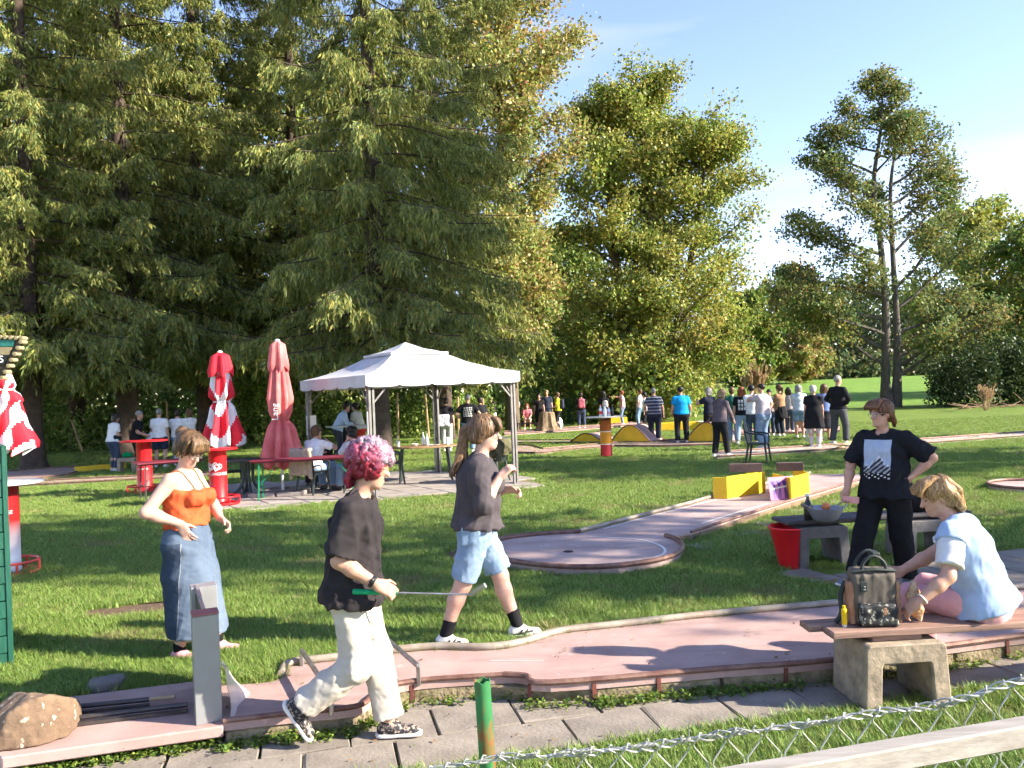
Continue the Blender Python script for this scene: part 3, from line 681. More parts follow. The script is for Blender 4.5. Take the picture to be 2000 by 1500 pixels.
# thick undergrowth behind the spruces
bl = []
for i in range(44):
    u = r9.uniform(-120, 1250); Y = r9.uniform(41, 50); p = at(u, 790, Y); h = r9.uniform(2.2, 5.0); bl.append((p[0], p[1], h * .6, r9.uniform(1.6, 2.8), 1.4, h))
for i in range(26):
    u = r9.uniform(-150, 1180); Y = r9.uniform(56, 62); p = at(u, 790, Y); h = r9.uniform(7, 12); bl.append((p[0], p[1], h * .6, r9.uniform(3, 4.5), 1.6, h))
for i in range(34):
    u = -150 + 40 * i; p = at(u, 790, r9.uniform(51, 54)); h = r9.uniform(1.6, 3.2); bl.append((p[0], p[1], h * .5, r9.uniform(1.3, 1.9), 1.0, h))
_, n = leafmass('undergrowth', bl, .30, [(0.12, 0.18, 0.04), (0.18, 0.24, 0.05), (0.25, 0.285, 0.065), (0.09, 0.14, 0.035)], 'dense leafy undergrowth below and behind the spruces', 'undergrowth', 'stuff', per=32); tot += n
HEDG = [(0.151, 0.231, 0.051), (0.222, 0.302, 0.070), (0.302, 0.363, 0.081), (0.100, 0.172, 0.040)]
bush_specs = [
    ((60, 36), (130, 36.5), 1.7, 'low bramble thicket along the wire fence beyond the hut'),
    ((135, 36), (215, 36.5), 1.9, 'low bramble thicket along the fence beside the thick spruce trunk'),
    ((270, 38), (330, 38), 1.8, 'bramble thicket behind the group in white shirts'),
    ((445, 36), (520, 36), 3.4, 'sunlit ivy covered bush between the two folded parasols'),
    ((560, 36), (630, 37), 2.8, 'sunlit bush beside the pavilion under the dark spruce'),
    ((640, 38), (730, 38), 2.0, 'bramble thicket seen under the pavilion roof'),
    ((770, 36), (860, 36), 1.8, 'bramble thicket behind the pavilion tables'),
    ((870, 38), (960, 38), 1.9, 'tall weeds along the fence behind the man with tote bag'),
    ((990, 44), (1090, 44), 2.2, 'tall weeds by the meadow fence beside the stump'),
    ((1100, 46), (1210, 46), 1.7, 'tall weeds by the fence behind the pink rucksack'),
    ((1285, 47), (1345, 47), 2.6, 'overhanging leafy shrub beside the golden tree trunks')]
for i, (a, b, h, lab) in enumerate(bush_specs):
    p, q = at(a[0], 800, a[1]), at(b[0], 800, b[1]); k = 5
    bl = [(*(p + (q - p) * (j + .5) / k)[:2], h * .45, np.linalg.norm(q - p) / k * r9.uniform(.7, 1.0), .8, h * r9.uniform(.45, .62)) for j in range(k)]
    _, n = leafmass('bramble_bush', bl, .14 if i < 8 else .16, HEDG, lab, 'bush', seed=40 + i, per=230, group='bushes along the fence', shell=.35); tot += n
bl = []
for i in range(15):
    u = r9.uniform(1812, 2120); p = at(u, 800, r9.uniform(44, 48)); h = 1.1 + 2.3 * sstep(1800, 1900, u); bl.append((p[0], p[1], h * .5, r9.uniform(1.0, 1.7), 1.2, h * r9.uniform(.5, .75)))
_, n = leafmass('evergreen_bush', bl, .17, [(0.028, 0.048, 0.02), (0.04, 0.062, 0.022), (0.055, 0.08, 0.025)], 'big dark evergreen bush pile at the meadow edge', 'bush', per=210, seed=77, shell=.45); tot += n
print('LEAVES', tot)

# trees outside the view on the sunny side; their shade lies across the lawn
SHADE = [(24.6, 13.2, 1.2, 1.0, 'broadleaved tree outside the view towards the meadow')]
SH = [(0.07, 0.11, 0.02), (0.10, 0.13, 0.03)]
ST, _ = round_tree('shade_tree', (17.4, 4.9), 13.5, 3.8, 3.2, 44, 'broadleaved tree outside the view nearest the bench', SH, .40, 5, 1.2, 90, group='trees shading the lawn', trunk_r=.28, ns=4)
round_tree('shade_tree', (25.0, 15.9), 22.5, 16.5, 3.8, 34, 'tall high crowned tree outside the view, nearer of two', SH, .5, 20, 1.2, 95, group='trees shading the lawn', trunk_r=.3, ns=5)
round_tree('shade_tree', (26.3, 20.9), 29.5, 22.5, 4.8, 40, 'tallest high crowned tree outside the view towards the meadow', SH, .5, 20, 1.2, 96, group='trees shading the lawn', trunk_r=.35, ns=5)
for x, y, rz, sc, lab in SHADE:
    again(ST, (x, y), rz, sc, lab)
# ------------------------------------------------------------------ smooth solid modelling (signed distance grid -> one continuous surface)
class Solid:
    def __init__(s, lo, hi, h):
        s.h = h; s.o = np.asarray(lo, float); s.n = np.ceil((np.asarray(hi, float) - s.o) / h).astype(int) + 1
        s.D = np.full(tuple(s.n), 0.3, np.float32)
        s.ax = [(s.o[k] + h * np.arange(s.n[k])).astype(np.float32) for k in range(3)]
    def sub(s, lo, hi, pad):
        a = np.clip(np.floor((np.asarray(lo) - pad - s.o) / s.h).astype(int), 0, s.n); b = np.clip(np.ceil((np.asarray(hi) + pad - s.o) / s.h).astype(int) + 1, 0, s.n)
        if (b <= a).any(): return None, None
        sl = tuple(slice(i, j) for i, j in zip(a, b))
        X = s.ax[0][sl[0]][:, None, None]; Y = s.ax[1][sl[1]][None, :, None]; Z = s.ax[2][sl[2]][None, None, :]
        return sl, (X, Y, Z)
    def put(s, sl, d, k, op):
        A = s.D[sl]
        if op == 'add':
            if k > 0:
                t = np.maximum(k - np.abs(A - d), 0) / k; s.D[sl] = np.minimum(A, d) - t * t * k * .25
            else: s.D[sl] = np.minimum(A, d)
        else:
            d = -d
            if k > 0:
                t = np.maximum(k - np.abs(A - d), 0) / k; s.D[sl] = np.maximum(A, d) + t * t * k * .25
            else: s.D[sl] = np.maximum(A, d)
    def cap(s, a, b, r1, r2=None, k=0.03, op='add', right=None, d1=None, d2=None):
        """tapered limb from a to b; with right=..., r is the half width along right and d the half depth across it"""
        a, b = np.asarray(a, float), np.asarray(b, float); r2 = r1 if r2 is None else r2
        m = max(r1, r2, d1 or 0, d2 or 0); sl, G = s.sub(np.minimum(a, b) - m, np.maximum(a, b) + m, k + 2 * s.h)
        if sl is None: return s
        ab = b - a; L2 = max(ab @ ab, 1e-9)
        P = [G[i] - np.float32(a[i]) for i in range(3)]
        t = np.clip((P[0] * ab[0] + P[1] * ab[1] + P[2] * ab[2]) / L2, 0, 1).astype(np.float32)
        Q = [P[i] - t * np.float32(ab[i]) for i in range(3)]
        r = r1 + (r2 - r1) * t
        if right is None:
            d = np.sqrt(Q[0] ** 2 + Q[1] ** 2 + Q[2] ** 2) - r
        else:
            ax = nrm(ab); e1 = np.asarray(right, float); e1 = nrm(e1 - ax * (e1 @ ax)); e2 = np.cross(ax, e1)
            dd = (d1 if d1 is not None else r1) + ((d2 if d2 is not None else (d1 if d1 is not None else r2)) - (d1 if d1 is not None else r1)) * t
            x = Q[0] * e1[0] + Q[1] * e1[1] + Q[2] * e1[2]; y = Q[0] * e2[0] + Q[1] * e2[1] + Q[2] * e2[2]; z = Q[0] * ax[0] + Q[1] * ax[1] + Q[2] * ax[2]
            mn = np.minimum(r, dd); d = (np.sqrt((x / r) ** 2 + (y / dd) ** 2 + (z / mn) ** 2) - 1) * mn
        s.put(sl, d.astype(np.float32), k, op); return s
    def chain(s, pts, rs, k=0.03, op='add', right=None, ds=None):
        for i in range(len(pts) - 1):
            s.cap(pts[i], pts[i + 1], rs[i], rs[i + 1], k, op, right, None if ds is None else ds[i], None if ds is None else ds[i + 1])
        return s
    def ell(s, c, r, M=None, k=0.02, op='add'):
        c = np.asarray(c, float); r = np.asarray(r, float); m = r.max(); sl, G = s.sub(c - m, c + m, k + 2 * s.h)
        if sl is None: return s
        P = [G[i] - np.float32(c[i]) for i in range(3)]
        if M is not None: P = [P[0] * M[0][i] + P[1] * M[1][i] + P[2] * M[2][i] for i in range(3)]   # columns of M are the axes
        q = np.sqrt((P[0] / r[0]) ** 2 + (P[1] / r[1]) ** 2 + (P[2] / r[2]) ** 2); q2 = np.sqrt((P[0] / r[0] ** 2) ** 2 + (P[1] / r[1] ** 2) ** 2 + (P[2] / r[2] ** 2) ** 2)
        d = q * (q - 1) / (q2 + 1e-6)
        s.put(sl, d.astype(np.float32), k, op); return s
    def box(s, c, r, M=None, rad=0.01, k=0.01, op='add'):
        c = np.asarray(c, float); r = np.asarray(r, float); m = np.linalg.norm(r); sl, G = s.sub(c - m, c + m, k + 2 * s.h)
        if sl is None: return s
        P = [G[i] - np.float32(c[i]) for i in range(3)]
        if M is not None: P = [P[0] * M[0][i] + P[1] * M[1][i] + P[2] * M[2][i] for i in range(3)]
        q = [np.abs(P[i]) - (r[i] - rad) for i in range(3)]
        d = np.sqrt(sum(np.maximum(a, 0) ** 2 for a in q)) + np.minimum(np.maximum(np.maximum(q[0], q[1]), q[2]), 0) - rad
        s.put(sl, d.astype(np.float32), k, op); return s
    def join(s, T, k=0.02):
        A, d = s.D, T.D; t = np.maximum(k - np.abs(A - d), 0) / k; s.D = (np.minimum(A, d) - t * t * k * .25).astype(np.float32); return s
    def cut(s, p, n, k=0.006):
        """remove the half space beyond p in direction n"""
        n = nrm(n); d = (s.ax[0][:, None, None] - p[0]) * n[0] + (s.ax[1][None, :, None] - p[1]) * n[1] + (s.ax[2][None, None, :] - p[2]) * n[2]
        A = s.D; t = np.maximum(k - np.abs(A - d), 0) / k; s.D = (np.maximum(A, d) + t * t * k * .25).astype(np.float32); return s
    def ripple(s, amp, freq, seed=0, stretch=(1, 1, 1), crease=True, mask=None):
        """cloth folds: displace the surface by a few crossing waves"""
        r_ = np.random.default_rng(seed); near = np.abs(s.D) < 3 * s.h + amp
        I = np.argwhere(near); P = s.o + I * s.h; st = np.array(stretch); v = np.zeros(len(P))
        for i in range(5):
            w = r_.normal(size=3); w = w / np.linalg.norm(w) * freq * r_.uniform(.6, 1.5) * st
            a = np.sin(P @ w + r_.uniform(0, 6.3) + 1.5 * np.sin(P @ (r_.normal(size=3) * freq * .35)))
            v += (1 - 2 * np.abs(a)) if crease else a
        v *= amp / 2.6
        if mask is not None: v *= mask(P)
        s.D[near] -= v.astype(np.float32); return s
    def mesh(s):
        D = s.D; D[0] = D[-1] = .1; D[:, 0] = D[:, -1] = .1; D[:, :, 0] = D[:, :, -1] = .1
        S = D < 0; c = S.view(np.int8)
        cnt = c[:-1, :-1, :-1] + c[1:, :-1, :-1] + c[:-1, 1:, :-1] + c[:-1, :-1, 1:] + c[1:, 1:, :-1] + c[1:, :-1, 1:] + c[:-1, 1:, 1:] + c[1:, 1:, 1:]
        act = (cnt > 0) & (cnt < 8); idx = np.argwhere(act); vid = np.full(act.shape, -1, np.int32); vid[act] = np.arange(len(idx))
        acc = np.zeros((len(idx), 3)); num = np.zeros(len(idx))
        co = [(i, j, k) for i in (0, 1) for j in (0, 1) for k in (0, 1)]
        val = {q: D[idx[:, 0] + q[0], idx[:, 1] + q[1], idx[:, 2] + q[2]] for q in co}
        for a in co:
            for ax in range(3):
                if a[ax] == 0:
                    b = list(a); b[ax] = 1; b = tuple(b); da, db = val[a], val[b]; m = (da < 0) != (db < 0)
                    t = np.where(m, da / np.where(m, da - db, 1), 0); p = np.tile(np.array(a, float), (len(idx), 1)); p[:, ax] += t
                    acc += p * m[:, None]; num += m
        V = s.o + s.h * (idx + acc / num[:, None])
        Fs = []
        for ax in range(3):
            u, v = [(1, 2), (2, 0), (0, 1)][ax]
            s0 = [slice(None)] * 3; s1 = [slice(None)] * 3; s0[ax] = slice(None, -1); s1[ax] = slice(1, None)
            A, B = S[tuple(s0)], S[tuple(s1)]; p = np.argwhere(A != B); ins = A[A != B]
            ok = (p[:, u] > 0) & (p[:, v] > 0) & (p[:, u] < D.shape[u] - 1) & (p[:, v] < D.shape[v] - 1); p, ins = p[ok], ins[ok]
            eu = np.zeros(3, int); eu[u] = 1; ev = np.zeros(3, int); ev[v] = 1
            q = [vid[tuple((p - k).T)] for k in (0 * eu, eu, eu + ev, ev)]
            f = np.stack(q, 1); f[ins] = f[ins][:, ::-1]; Fs.append(f[:, ::-1])
        return V, np.vstack(Fs)
    def sample(s, P):
        I = np.clip(np.rint((P - s.o) / s.h).astype(int), 0, s.n - 1); return s.D[I[:, 0], I[:, 1], I[:, 2]]
    def build(s, name, m, parent, smooth_it=1, covers=(), cell=.03):
        V, Fc = s.mesh()
        if len(V) == 0: return None
        for _ in range(smooth_it):
            acc = np.zeros_like(V); n = np.zeros(len(V))
            for a, b in ((0, 1), (1, 2), (2, 3), (3, 0)):
                np.add.at(acc, Fc[:, a], V[Fc[:, b]]); np.add.at(acc, Fc[:, b], V[Fc[:, a]]); np.add.at(n, Fc[:, a], 1); np.add.at(n, Fc[:, b], 1)
            V = V * .5 + .5 * acc / np.maximum(n, 1)[:, None]
        if covers:
            # what lies well under the clothes is kept, only coarser
            deep = np.min([c.sample(V) for c in covers], axis=0) < -.014
            key = np.floor(V / cell).astype(np.int64); key = ((key[:, 0] + 500) * 2000 + key[:, 1] + 500) * 2000 + key[:, 2] + 500
            key = np.where(deep, key, np.arange(len(V)) + (1 << 60)); _, inv = np.unique(key, return_inverse=True); n = inv.max() + 1
            W = np.zeros((n, 3)); c = np.bincount(inv, minlength=n)[:, None]; np.add.at(W, inv, V); V = W / c
            T = np.vstack([Fc[:, [0, 1, 2]], Fc[:, [0, 2, 3]]]); T = inv[T]; T = T[(T[:, 0] != T[:, 1]) & (T[:, 1] != T[:, 2]) & (T[:, 0] != T[:, 2])]
            _, u = np.unique(np.sort(T, 1), axis=0, return_index=True); Fc = T[u]
        return pymesh(name, V, Fc, m, parent, smooth=True)

def ik(a, t, l1, l2, pole):
    """middle joint of a two-bone limb from a to t; returns (joint, end)"""
    a, t, pole = np.asarray(a, float), np.asarray(t, float), np.asarray(pole, float); d = t - a; L = np.linalg.norm(d)
    if L > (l1 + l2) * .999: t = a + d / L * (l1 + l2) * .999; d = t - a; L = np.linalg.norm(d)
    x = (l1 * l1 - l2 * l2 + L * L) / (2 * L); h = math.sqrt(max(l1 * l1 - x * x, 0)); u = d / L; p = pole - u * (pole @ u)
    return a + u * x + nrm(p) * h, t
def frame(fwd, up=(0, 0, 1)):
    f = nrm(fwd); r = nrm(np.cross(f, up)); u = np.cross(r, f); return np.stack([r, f, u], 1)   # columns: right, forward, up
# ------------------------------------------------------------------ people
SKINS = {'fair': mat('skin_fair', (0.50, 0.29, 0.21), 0.5, (0.44, 0.235, 0.165), 30, spec=.35, sss=.08), 'pale': mat('skin_pale', (0.56, 0.35, 0.27), 0.5, (0.50, 0.29, 0.22), 30, spec=.35, sss=.08), 'mid': mat('skin_mid', (0.42, 0.24, 0.16), 0.5, (0.36, 0.19, 0.125), 30, spec=.35, sss=.06)}
def cloth(c, c2=None, sc=14):
    key = 'cloth_%02x%02x%02x' % tuple(int(255 * min(1, k) ** .45) for k in c)
    return mat(key, c, .88, c2 or tuple(k * .8 for k in c), sc, bump=.25, bscale=120, spec=.15, detail=6)
def hairmat(c): return mat('hair_%02x%02x%02x' % tuple(int(255 * k ** .45) for k in c), c, .5, tuple(k * .45 for k in c), 30, bump=.6, bscale=90, spec=.35, stretch=(1.4, 1.4, .3), detail=6, bd=.004)
DENIM = mat('denim_mid', (0.13, 0.20, 0.31), .85, (0.20, 0.28, 0.40), 6, bump=.3, bscale=160, spec=.1)
DENIML = mat('denim_light', (0.17, 0.255, 0.37), .85, (0.25, 0.34, 0.45), 5, bump=.3, bscale=160, spec=.1)
DENIMD = mat('denim_dark', (0.035, 0.05, 0.085), .85, (0.055, 0.075, 0.12), 6, bump=.3, bscale=160, spec=.1)
BLACK, BLACKT = (0.014, 0.014, 0.017), (0.02, 0.02, 0.024)
WHT = (0.74, 0.74, 0.75)
SHOEW = mat('shoe_white', (0.72, 0.70, 0.66), .6, (0.6, 0.58, 0.54), 20, bump=.15); SHOEB = mat('shoe_black', (0.02, 0.02, 0.022), .5)
HAIR = dict(brown=(0.13, 0.07, 0.035), dark=(0.03, 0.02, 0.015), black=(0.012, 0.01, 0.01), grey=(0.32, 0.30, 0.28), white=(0.55, 0.52, 0.47), blond=(0.36, 0.25, 0.12), red=(0.24, 0.065, 0.025), cap=(0.012, 0.012, 0.015))
NP = [0]
def hand(S, wr, d, pn, curl, side, k=1.0, spread=.12, thumb=.55):
    """palm and five fingers: d along the hand, pn out of the palm, side = direction of the thumb"""
    d = nrm(d); pn = nrm(np.asarray(pn, float) - d * np.dot(pn, d)); ac = nrm(side - d * np.dot(side, d) - pn * np.dot(side, pn)); wr = np.asarray(wr, float)
    S.box(wr + d * .05 * k, (.041 * k, .05 * k, .014 * k), np.stack([ac, d, pn], 1), .012, .012)
    S.cap(wr, wr + d * .03 * k, .025 * k, .026 * k, .015, right=ac, d1=.02 * k, d2=.018 * k)
    for i, (o, l) in enumerate(((.031, .92), (.0105, 1.0), (-.0105, .95), (-.031, .76))):
        p = wr + d * (.094 + .004 * l) * k + ac * o * k; a = 0.0; q = nrm(d + ac * o * spread / .03); c_ = curl if np.isscalar(curl) else curl[i]
        for j, (L, r0, r1) in enumerate(((.042, .0098, .009), (.027, .009, .0082), (.021, .0082, .007))):
            a += c_ * (1, 1.15, .7)[j]; v = q * math.cos(a) + pn * math.sin(a); e = p + v * L * l * k; S.cap(p, e, r0 * k, r1 * k, .004); p = e
    p = wr + d * .028 * k + ac * .03 * k
    v = nrm(d * .62 + ac * .62 + pn * thumb * .6); e = p + v * .042 * k; S.cap(p, e, .0135 * k, .011 * k, .012)
    v = nrm(d * .85 + ac * .15 + pn * thumb); e2 = e + v * .03 * k; S.cap(e, e2, .011 * k, .0098 * k, .004); S.cap(e2, e2 + nrm(v + pn * .2) * .022 * k, .0098 * k, .008 * k, .004)

def person(label, pos, yaw, H=1.70, h=.026, w=1.0, skin='fair', lean=(0, 0), pz=.93, twist=0.0, look=(0, 1, 0), hr=None, hl=None, er=(.5, -1, -.2), el=(-.5, -1, -.2),
           fr=(.1, 0, 0), fl=(-.1, .02, 0), tr=(.15, 1, 0), tl=(-.15, 1, 0), kr=(.1, 1, 0), kl=(-.1, 1, 0), shirt=('tee', WHT), bottom=('trousers', DENIM), shoes=SHOEW, hair=('short', 'brown'),
           bust=0.0, hips=1.0, belly=0.0, fine=False, handR=None, handL=None, hem=-.04, group=None, fold=0.0, headz=0.0, neckf=.03, hs=1.06, sleeve=None, fit=1.0, cat='person'):
    k = H / 1.75
    root = empty('person', pos, yaw, label, cat, group); root.scale = (k, k, k)
    z0 = V3(0, 0, 0); NP[0] += 1
    P = V3(0, 0, pz); ln = V3(lean[0], lean[1], 0); tz = math.sqrt(max(.2, 1 - (np.linalg.norm(ln) / .36) ** 2 * .5))
    C = P + ln + V3(0, 0, .36 * tz); Nb = P + ln * 1.42 + V3(0, 0, .53 * tz); Wst = P + ln * .42 + V3(0, 0, .17 * tz)
    axis = nrm(Nb - P); rt = rotz(V3(1, 0, 0), twist)
    fw = nrm(np.cross(axis, rt))
    lk = nrm(look); Mh = frame(lk); hc = Nb + fw * neckf + axis * .075 + Mh[:, 2] * (.095 * hs + headz)
    hp = lambda x, y, z: hc + Mh @ (V3(x, y, z) * hs)
    sh = .172 * (0.5 + .5 * w)
    SR, SL = Nb + rt * sh - axis * .065, Nb - rt * sh - axis * .065
    WR, WL = V3(*(hr or (.25, .04, pz - .09))), V3(*(hl or (-.25, .04, pz - .09)))
    ER, WR = ik(SR, WR, .285, .25, er); EL, WL = ik(SL, WL, .285, .25, el)
    HR, HL = P + V3(.093 * w, 0, -.02), P + V3(-.093 * w, 0, -.02)
    FR, FL = V3(*fr), V3(*fl); TR, TL = nrm(tr), nrm(tl)
    AR, AL = FR + V3(0, 0, .085) - TR * 0, FL + V3(0, 0, .085)
    KR, AR = ik(HR, AR, .425, .412, kr); KL, AL = ik(HL, AL, .425, .412, kl)
    J = dict(P=P, C=C, Nb=Nb, W=Wst, SR=SR, SL=SL, ER=ER, EL=EL, WR=WR, WL=WL, HR=HR, HL=HL, KR=KR, KL=KL, AR=AR, AL=AL, TR=TR, TL=TL, hc=hc, hp=hp, Mh=Mh, axis=axis, rt=rt, fw=fw, root=root, k=k)
    allp = np.array([P, C, Nb, ER, EL, WR, WL, KR, KL, AR, AL, hc + V3(0, 0, .06), SR, SL, AR + TR * .15, AL + TL * .15]); lo, hi = allp.min(0) - .21, allp.max(0) + .21
    # ---- body
    S = Solid(lo, hi, h); tw = w
    S.chain([P - axis * .03, Wst, C, Nb - axis * .08], [.158 * tw * hips, .132 * tw, .152 * tw, .12 * tw], .05, right=rt, ds=[.115 * tw, .098 * tw, .112 * tw, .08])
    if belly: S.ell(Wst + fw * .05, (.13 * tw, .07 + belly, .12), None, .05)
    for q_ in (SR, SL): S.cap(Nb - axis * .045, q_, .05, .055, .04)
    S.cap(Nb - axis * .06, hc - Mh[:, 2] * .04, .058, .052, .03)
    for s_, e_, w_, hd, hf, sd in ((SR, ER, WR, handR, (0.35, .2), 1), (SL, EL, WL, handL, (-.35, .2), -1)):
        S.chain([s_, e_, e_ + (w_ - e_) * .35, w_], [.054 * (.6 + .4 * w), .042 * (.7 + .3 * w), .043 * (.7 + .3 * w), .029], .025)
        dv = nrm(w_ - e_)
        if hd is None:
            inn = -rt * sd; hd = (nrm(dv + fw * .12), inn + fw * .2, .35, fw)
        if fine: hand(S, w_, *hd)
        else:
            d_ = nrm(hd[0]); S.cap(w_, w_ + d_ * .13, .036, .028, .02, right=np.cross(d_, hd[1]), d1=.024, d2=.02); S.cap(w_ + d_ * .03, w_ + d_ * .07 + nrm(hd[3]) * .04, .014, .012, .01)
    for h_, kn, an, td, ft in ((HR, KR, AR, TR, fr), (HL, KL, AL, TL, fl)):
        S.chain([h_, kn, kn + (an - kn) * .3 - td * .012, an], [.088 * w, .06 * (.6 + .4 * w), .06 * (.6 + .4 * w), .038], .03)
        rr_ = np.cross(td, (0, 0, 1)); rr_ = nrm(rr_) if np.linalg.norm(rr_) > .1 else V3(1, 0, 0); dn_ = nrm(np.cross(rr_, td)); dn_ = dn_ if dn_[2] < 0 else -dn_
        S.cap(an + td * -.025 + dn_ * .045, an + td * .12 + dn_ * .055, .030, .024, .02)
    S.ell(hp(0, -.012, .03), np.array((.074, .092, .086)) * hs, Mh, .02); S.ell(hp(0, .022, -.028), np.array((.061, .068, .082)) * hs, Mh, .03); S.ell(hp(0, .062, -.088), np.array((.034, .028, .024)) * hs, Mh, .03)
    S.cap(hp(0, .088, .006), hp(0, .11, -.026), .009, .0135, .008)
    for sx in (-1, 1):
        S.ell(hp(sx * .074, -.008, -.006), np.array((.011, .02, .031)) * hs, Mh, .008)
        if fine:
            S.ell(hp(sx * .031, .092, .008), np.array((.017, .012, .010)) * hs, Mh, .012, op='sub'); S.ell(hp(sx * .031, .0735, .007), np.array((.0125, .0125, .0115)) * hs, Mh, .003)
            S.ell(hp(sx * .011, .101, -.027), np.array((.008, .009, .006)) * hs, Mh, .005)
    if fine:
        S.cap(hp(0, .085, .03), hp(0, .098, -.012), .010, .0085, .010)
        S.ell(hp(0, .086, -.058), np.array((.021, .011, .0075)) * hs, Mh, .006); S.ell(hp(0, .083, -.0685), np.array((.018, .011, .0075)) * hs, Mh, .006)
    SB = S
    # ---- shirt
    if shirt:
        kind, col = shirt[0], shirt[1]; m = col if not isinstance(col, tuple) else cloth(col)
        S = Solid(lo, hi, h); g_ = .02 + .012 * (fit - 1) / .2 if fit > 1 else .018
        S.chain([P - axis * .17, P - axis * .06, Wst, C, Nb - axis * .085], [.162 * tw * hips + g_ + .034, .158 * tw * hips + g_ + .03, .14 * tw + g_ + .012 * fit, .155 * tw + g_, .122 * tw + g_], .05, right=rt, ds=[.128 * tw + g_ + .03, .124 * tw + g_ + .026, .102 * tw + g_ + .012, .115 * tw + g_, .082 + g_])
        if belly: S.ell(Wst + fw * .05, (.13 * tw + g_, .07 + belly + g_, .13), None, .05)
        if bust:
            for sx in (-1, 1): S.ell(C + fw * (.105 * tw) + rt * sx * .072 * w - axis * .045, np.array((.078, .078, .074)) * bust, None, .03)
        sl_ = sleeve if sleeve is not None else dict(tee=.72, tank=0, long=1.86, hoodie=1.92, push=1.25, dress=.62, vest=.55)[kind]
        if sl_ > 0:
            for q_ in (SR, SL): S.cap(Nb - axis * .045, q_, .05 + g_, .055 + g_ * .8, .04)
            for s_, e_, w_ in ((SR, ER, WR), (SL, EL, WL)):
                flare = .012 if kind in ('tee', 'dress', 'vest') else .004
                T = Solid(lo, hi, h)
                if sl_ <= 1:
                    en = s_ + (e_ - s_) * sl_; T.cap(s_, en, .056 + g_, .052 + g_ + flare * fit, .03); dv = nrm(e_ - s_)
                else:
                    en = e_ + (w_ - e_) * (sl_ - 1); S.cap(s_, e_, .056 + g_, .047 + g_, .03); T.cap(e_, en, .047 + g_, .036 + g_ * .8, .02); dv = nrm(w_ - e_)
                T.cut(en, dv); S.join(T, .03)
            if kind != 'tank': S.cap(Nb - axis * .055, Nb - axis * .015, .085, .07, .03)
        if kind == 'hoodie': S.ell(Nb - fw * .075 - axis * .02, (.11, .055, .075), None, .03)
        if kind == 'tank':
            S.cut(C + axis * .045 + fw * .02, axis + fw * .25)
        S.ell(Nb + axis * .02 + fw * .035, (.062, .06, .05), None, .01, 'sub')
        if kind == 'dress':
            S.cap(P + V3(0, 0, .05), P + V3(0, -.01, -.34), .2 * w, .25 * w, .05, right=rt, d1=.18 * w, d2=.22 * w); S.cut(P + V3(0, 0, -.38), (0, 0, -1))
        else: S.cut(P + axis * hem, -axis)
        if fold: S.ripple(fold * 1.7, 26, NP[0] * 7 + 1, (1, 1, .5)); S.ripple(fold * .7, 62, NP[0] * 7 + 2, (1, 1, .6))
        J['shirt'] = S.build(dict(tee='t_shirt', tank='tank_top', long='sweater', hoodie='hoodie', push='sweater', dress='dress', vest='shirt')[kind], m, root); J['shirtS'] = S
    # ---- lower garment
    if bottom:
        kind, col = bottom[0], bottom[1]; m = col if not isinstance(col, tuple) else cloth(col)
        S = Solid(lo, hi, h); top = P + V3(0, 0, .095)
        S.cap(P - V3(0, 0, .03), top, .163 * w * hips + .008, .142 * w + .008, .05, right=rt, d1=.122 * w + .008, d2=.108 * w + .008)
        S.cap(HR - V3(0, .035, .03), HL - V3(0, .035, .03), .098 * w, .098 * w, .05)
        if kind == 'skirt':
            q = bottom[2]; S.chain([P - V3(0, .0, .02), P + V3(0, .01, -.28), V3((FR[0] + FL[0]) / 2, (FR[1] + FL[1]) / 2, q)], [.18 * w, .19 * w, .215 * w], .05, right=rt, ds=[.155 * w, .175 * w, .20 * w]); S.cut(V3(0, 0, q + .03), (0, 0, -1))
        else:
            r1, r2, r3 = dict(trousers=(.104, .08, .073), wide=(.11, .096, .094), slim=(.1, .074, .056), shorts=(.108, .095, .09))[kind]
            for h_, kn, an in ((HR, KR, AR), (HL, KL, AL)):
                T = Solid(lo, hi, h)
                if kind == 'shorts':
                    f_ = bottom[2] if len(bottom) > 2 else .85; en = h_ + (kn - h_) * f_; T.cap(h_, en, r1 * w, (r2 + .01) * (.5 + .5 * w), .04); dv = nrm(kn - h_)
                else:
                    f_ = bottom[2] if len(bottom) > 2 else .95; en = kn + (an - kn) * f_; T.cap(h_, kn, r1 * w, r2 * (.5 + .5 * w), .04); T.cap(kn, en, r2 * (.5 + .5 * w), r3 * (.5 + .5 * w), .03); dv = nrm(an - kn)
                T.cut(en, dv); S.join(T, .035)
        S.cut(top, (0, 0, 1))
        if fold: S.ripple(fold * 1.25, 25, NP[0] * 5 + 3, (1, 1, .7)); S.ripple(fold * .55, 60, NP[0] * 5 + 4, (.8, .8, 1.2))
        J['bottom'] = S.build(dict(skirt='skirt', shorts='shorts').get(kind, 'trousers'), m, root); J['bottomS'] = S
    # ---- shoes
    for an, td in ((AR, TR), (AL, TL)):
        rr = np.cross(td, (0, 0, 1)); rr = nrm(rr) if np.linalg.norm(rr) > .1 else V3(1, 0, 0); dn = nrm(np.cross(rr, td)); dn = dn if dn[2] < 0 else -dn
        lo2, hi2 = an - .24, an + .24
        S = Solid(lo2, hi2, min(h, .02))
        S.cap(an - td * .035 + dn * .042, an + td * .15 + dn * .055, .046, .04, .02, right=rr, d1=.042, d2=.03); S.cap(an + dn * .01, an + td * .03 + dn * .035, .046, .046, .02)
        S.cut(an + dn * .083, dn); S.cut(an - dn * .012, -dn)
        sh_ = S.build('shoe', shoes, root)
        if fine:
            S = Solid(lo2, hi2, h); S.cap(an - td * .038 + dn * .072, an + td * .155 + dn * .072, .05, .044, .01, right=rr, d1=.05, d2=.05); S.cut(an + dn * .085, dn); S.cut(an + dn * .058, -dn)
            S.build('sole', SHOEW, sh_)
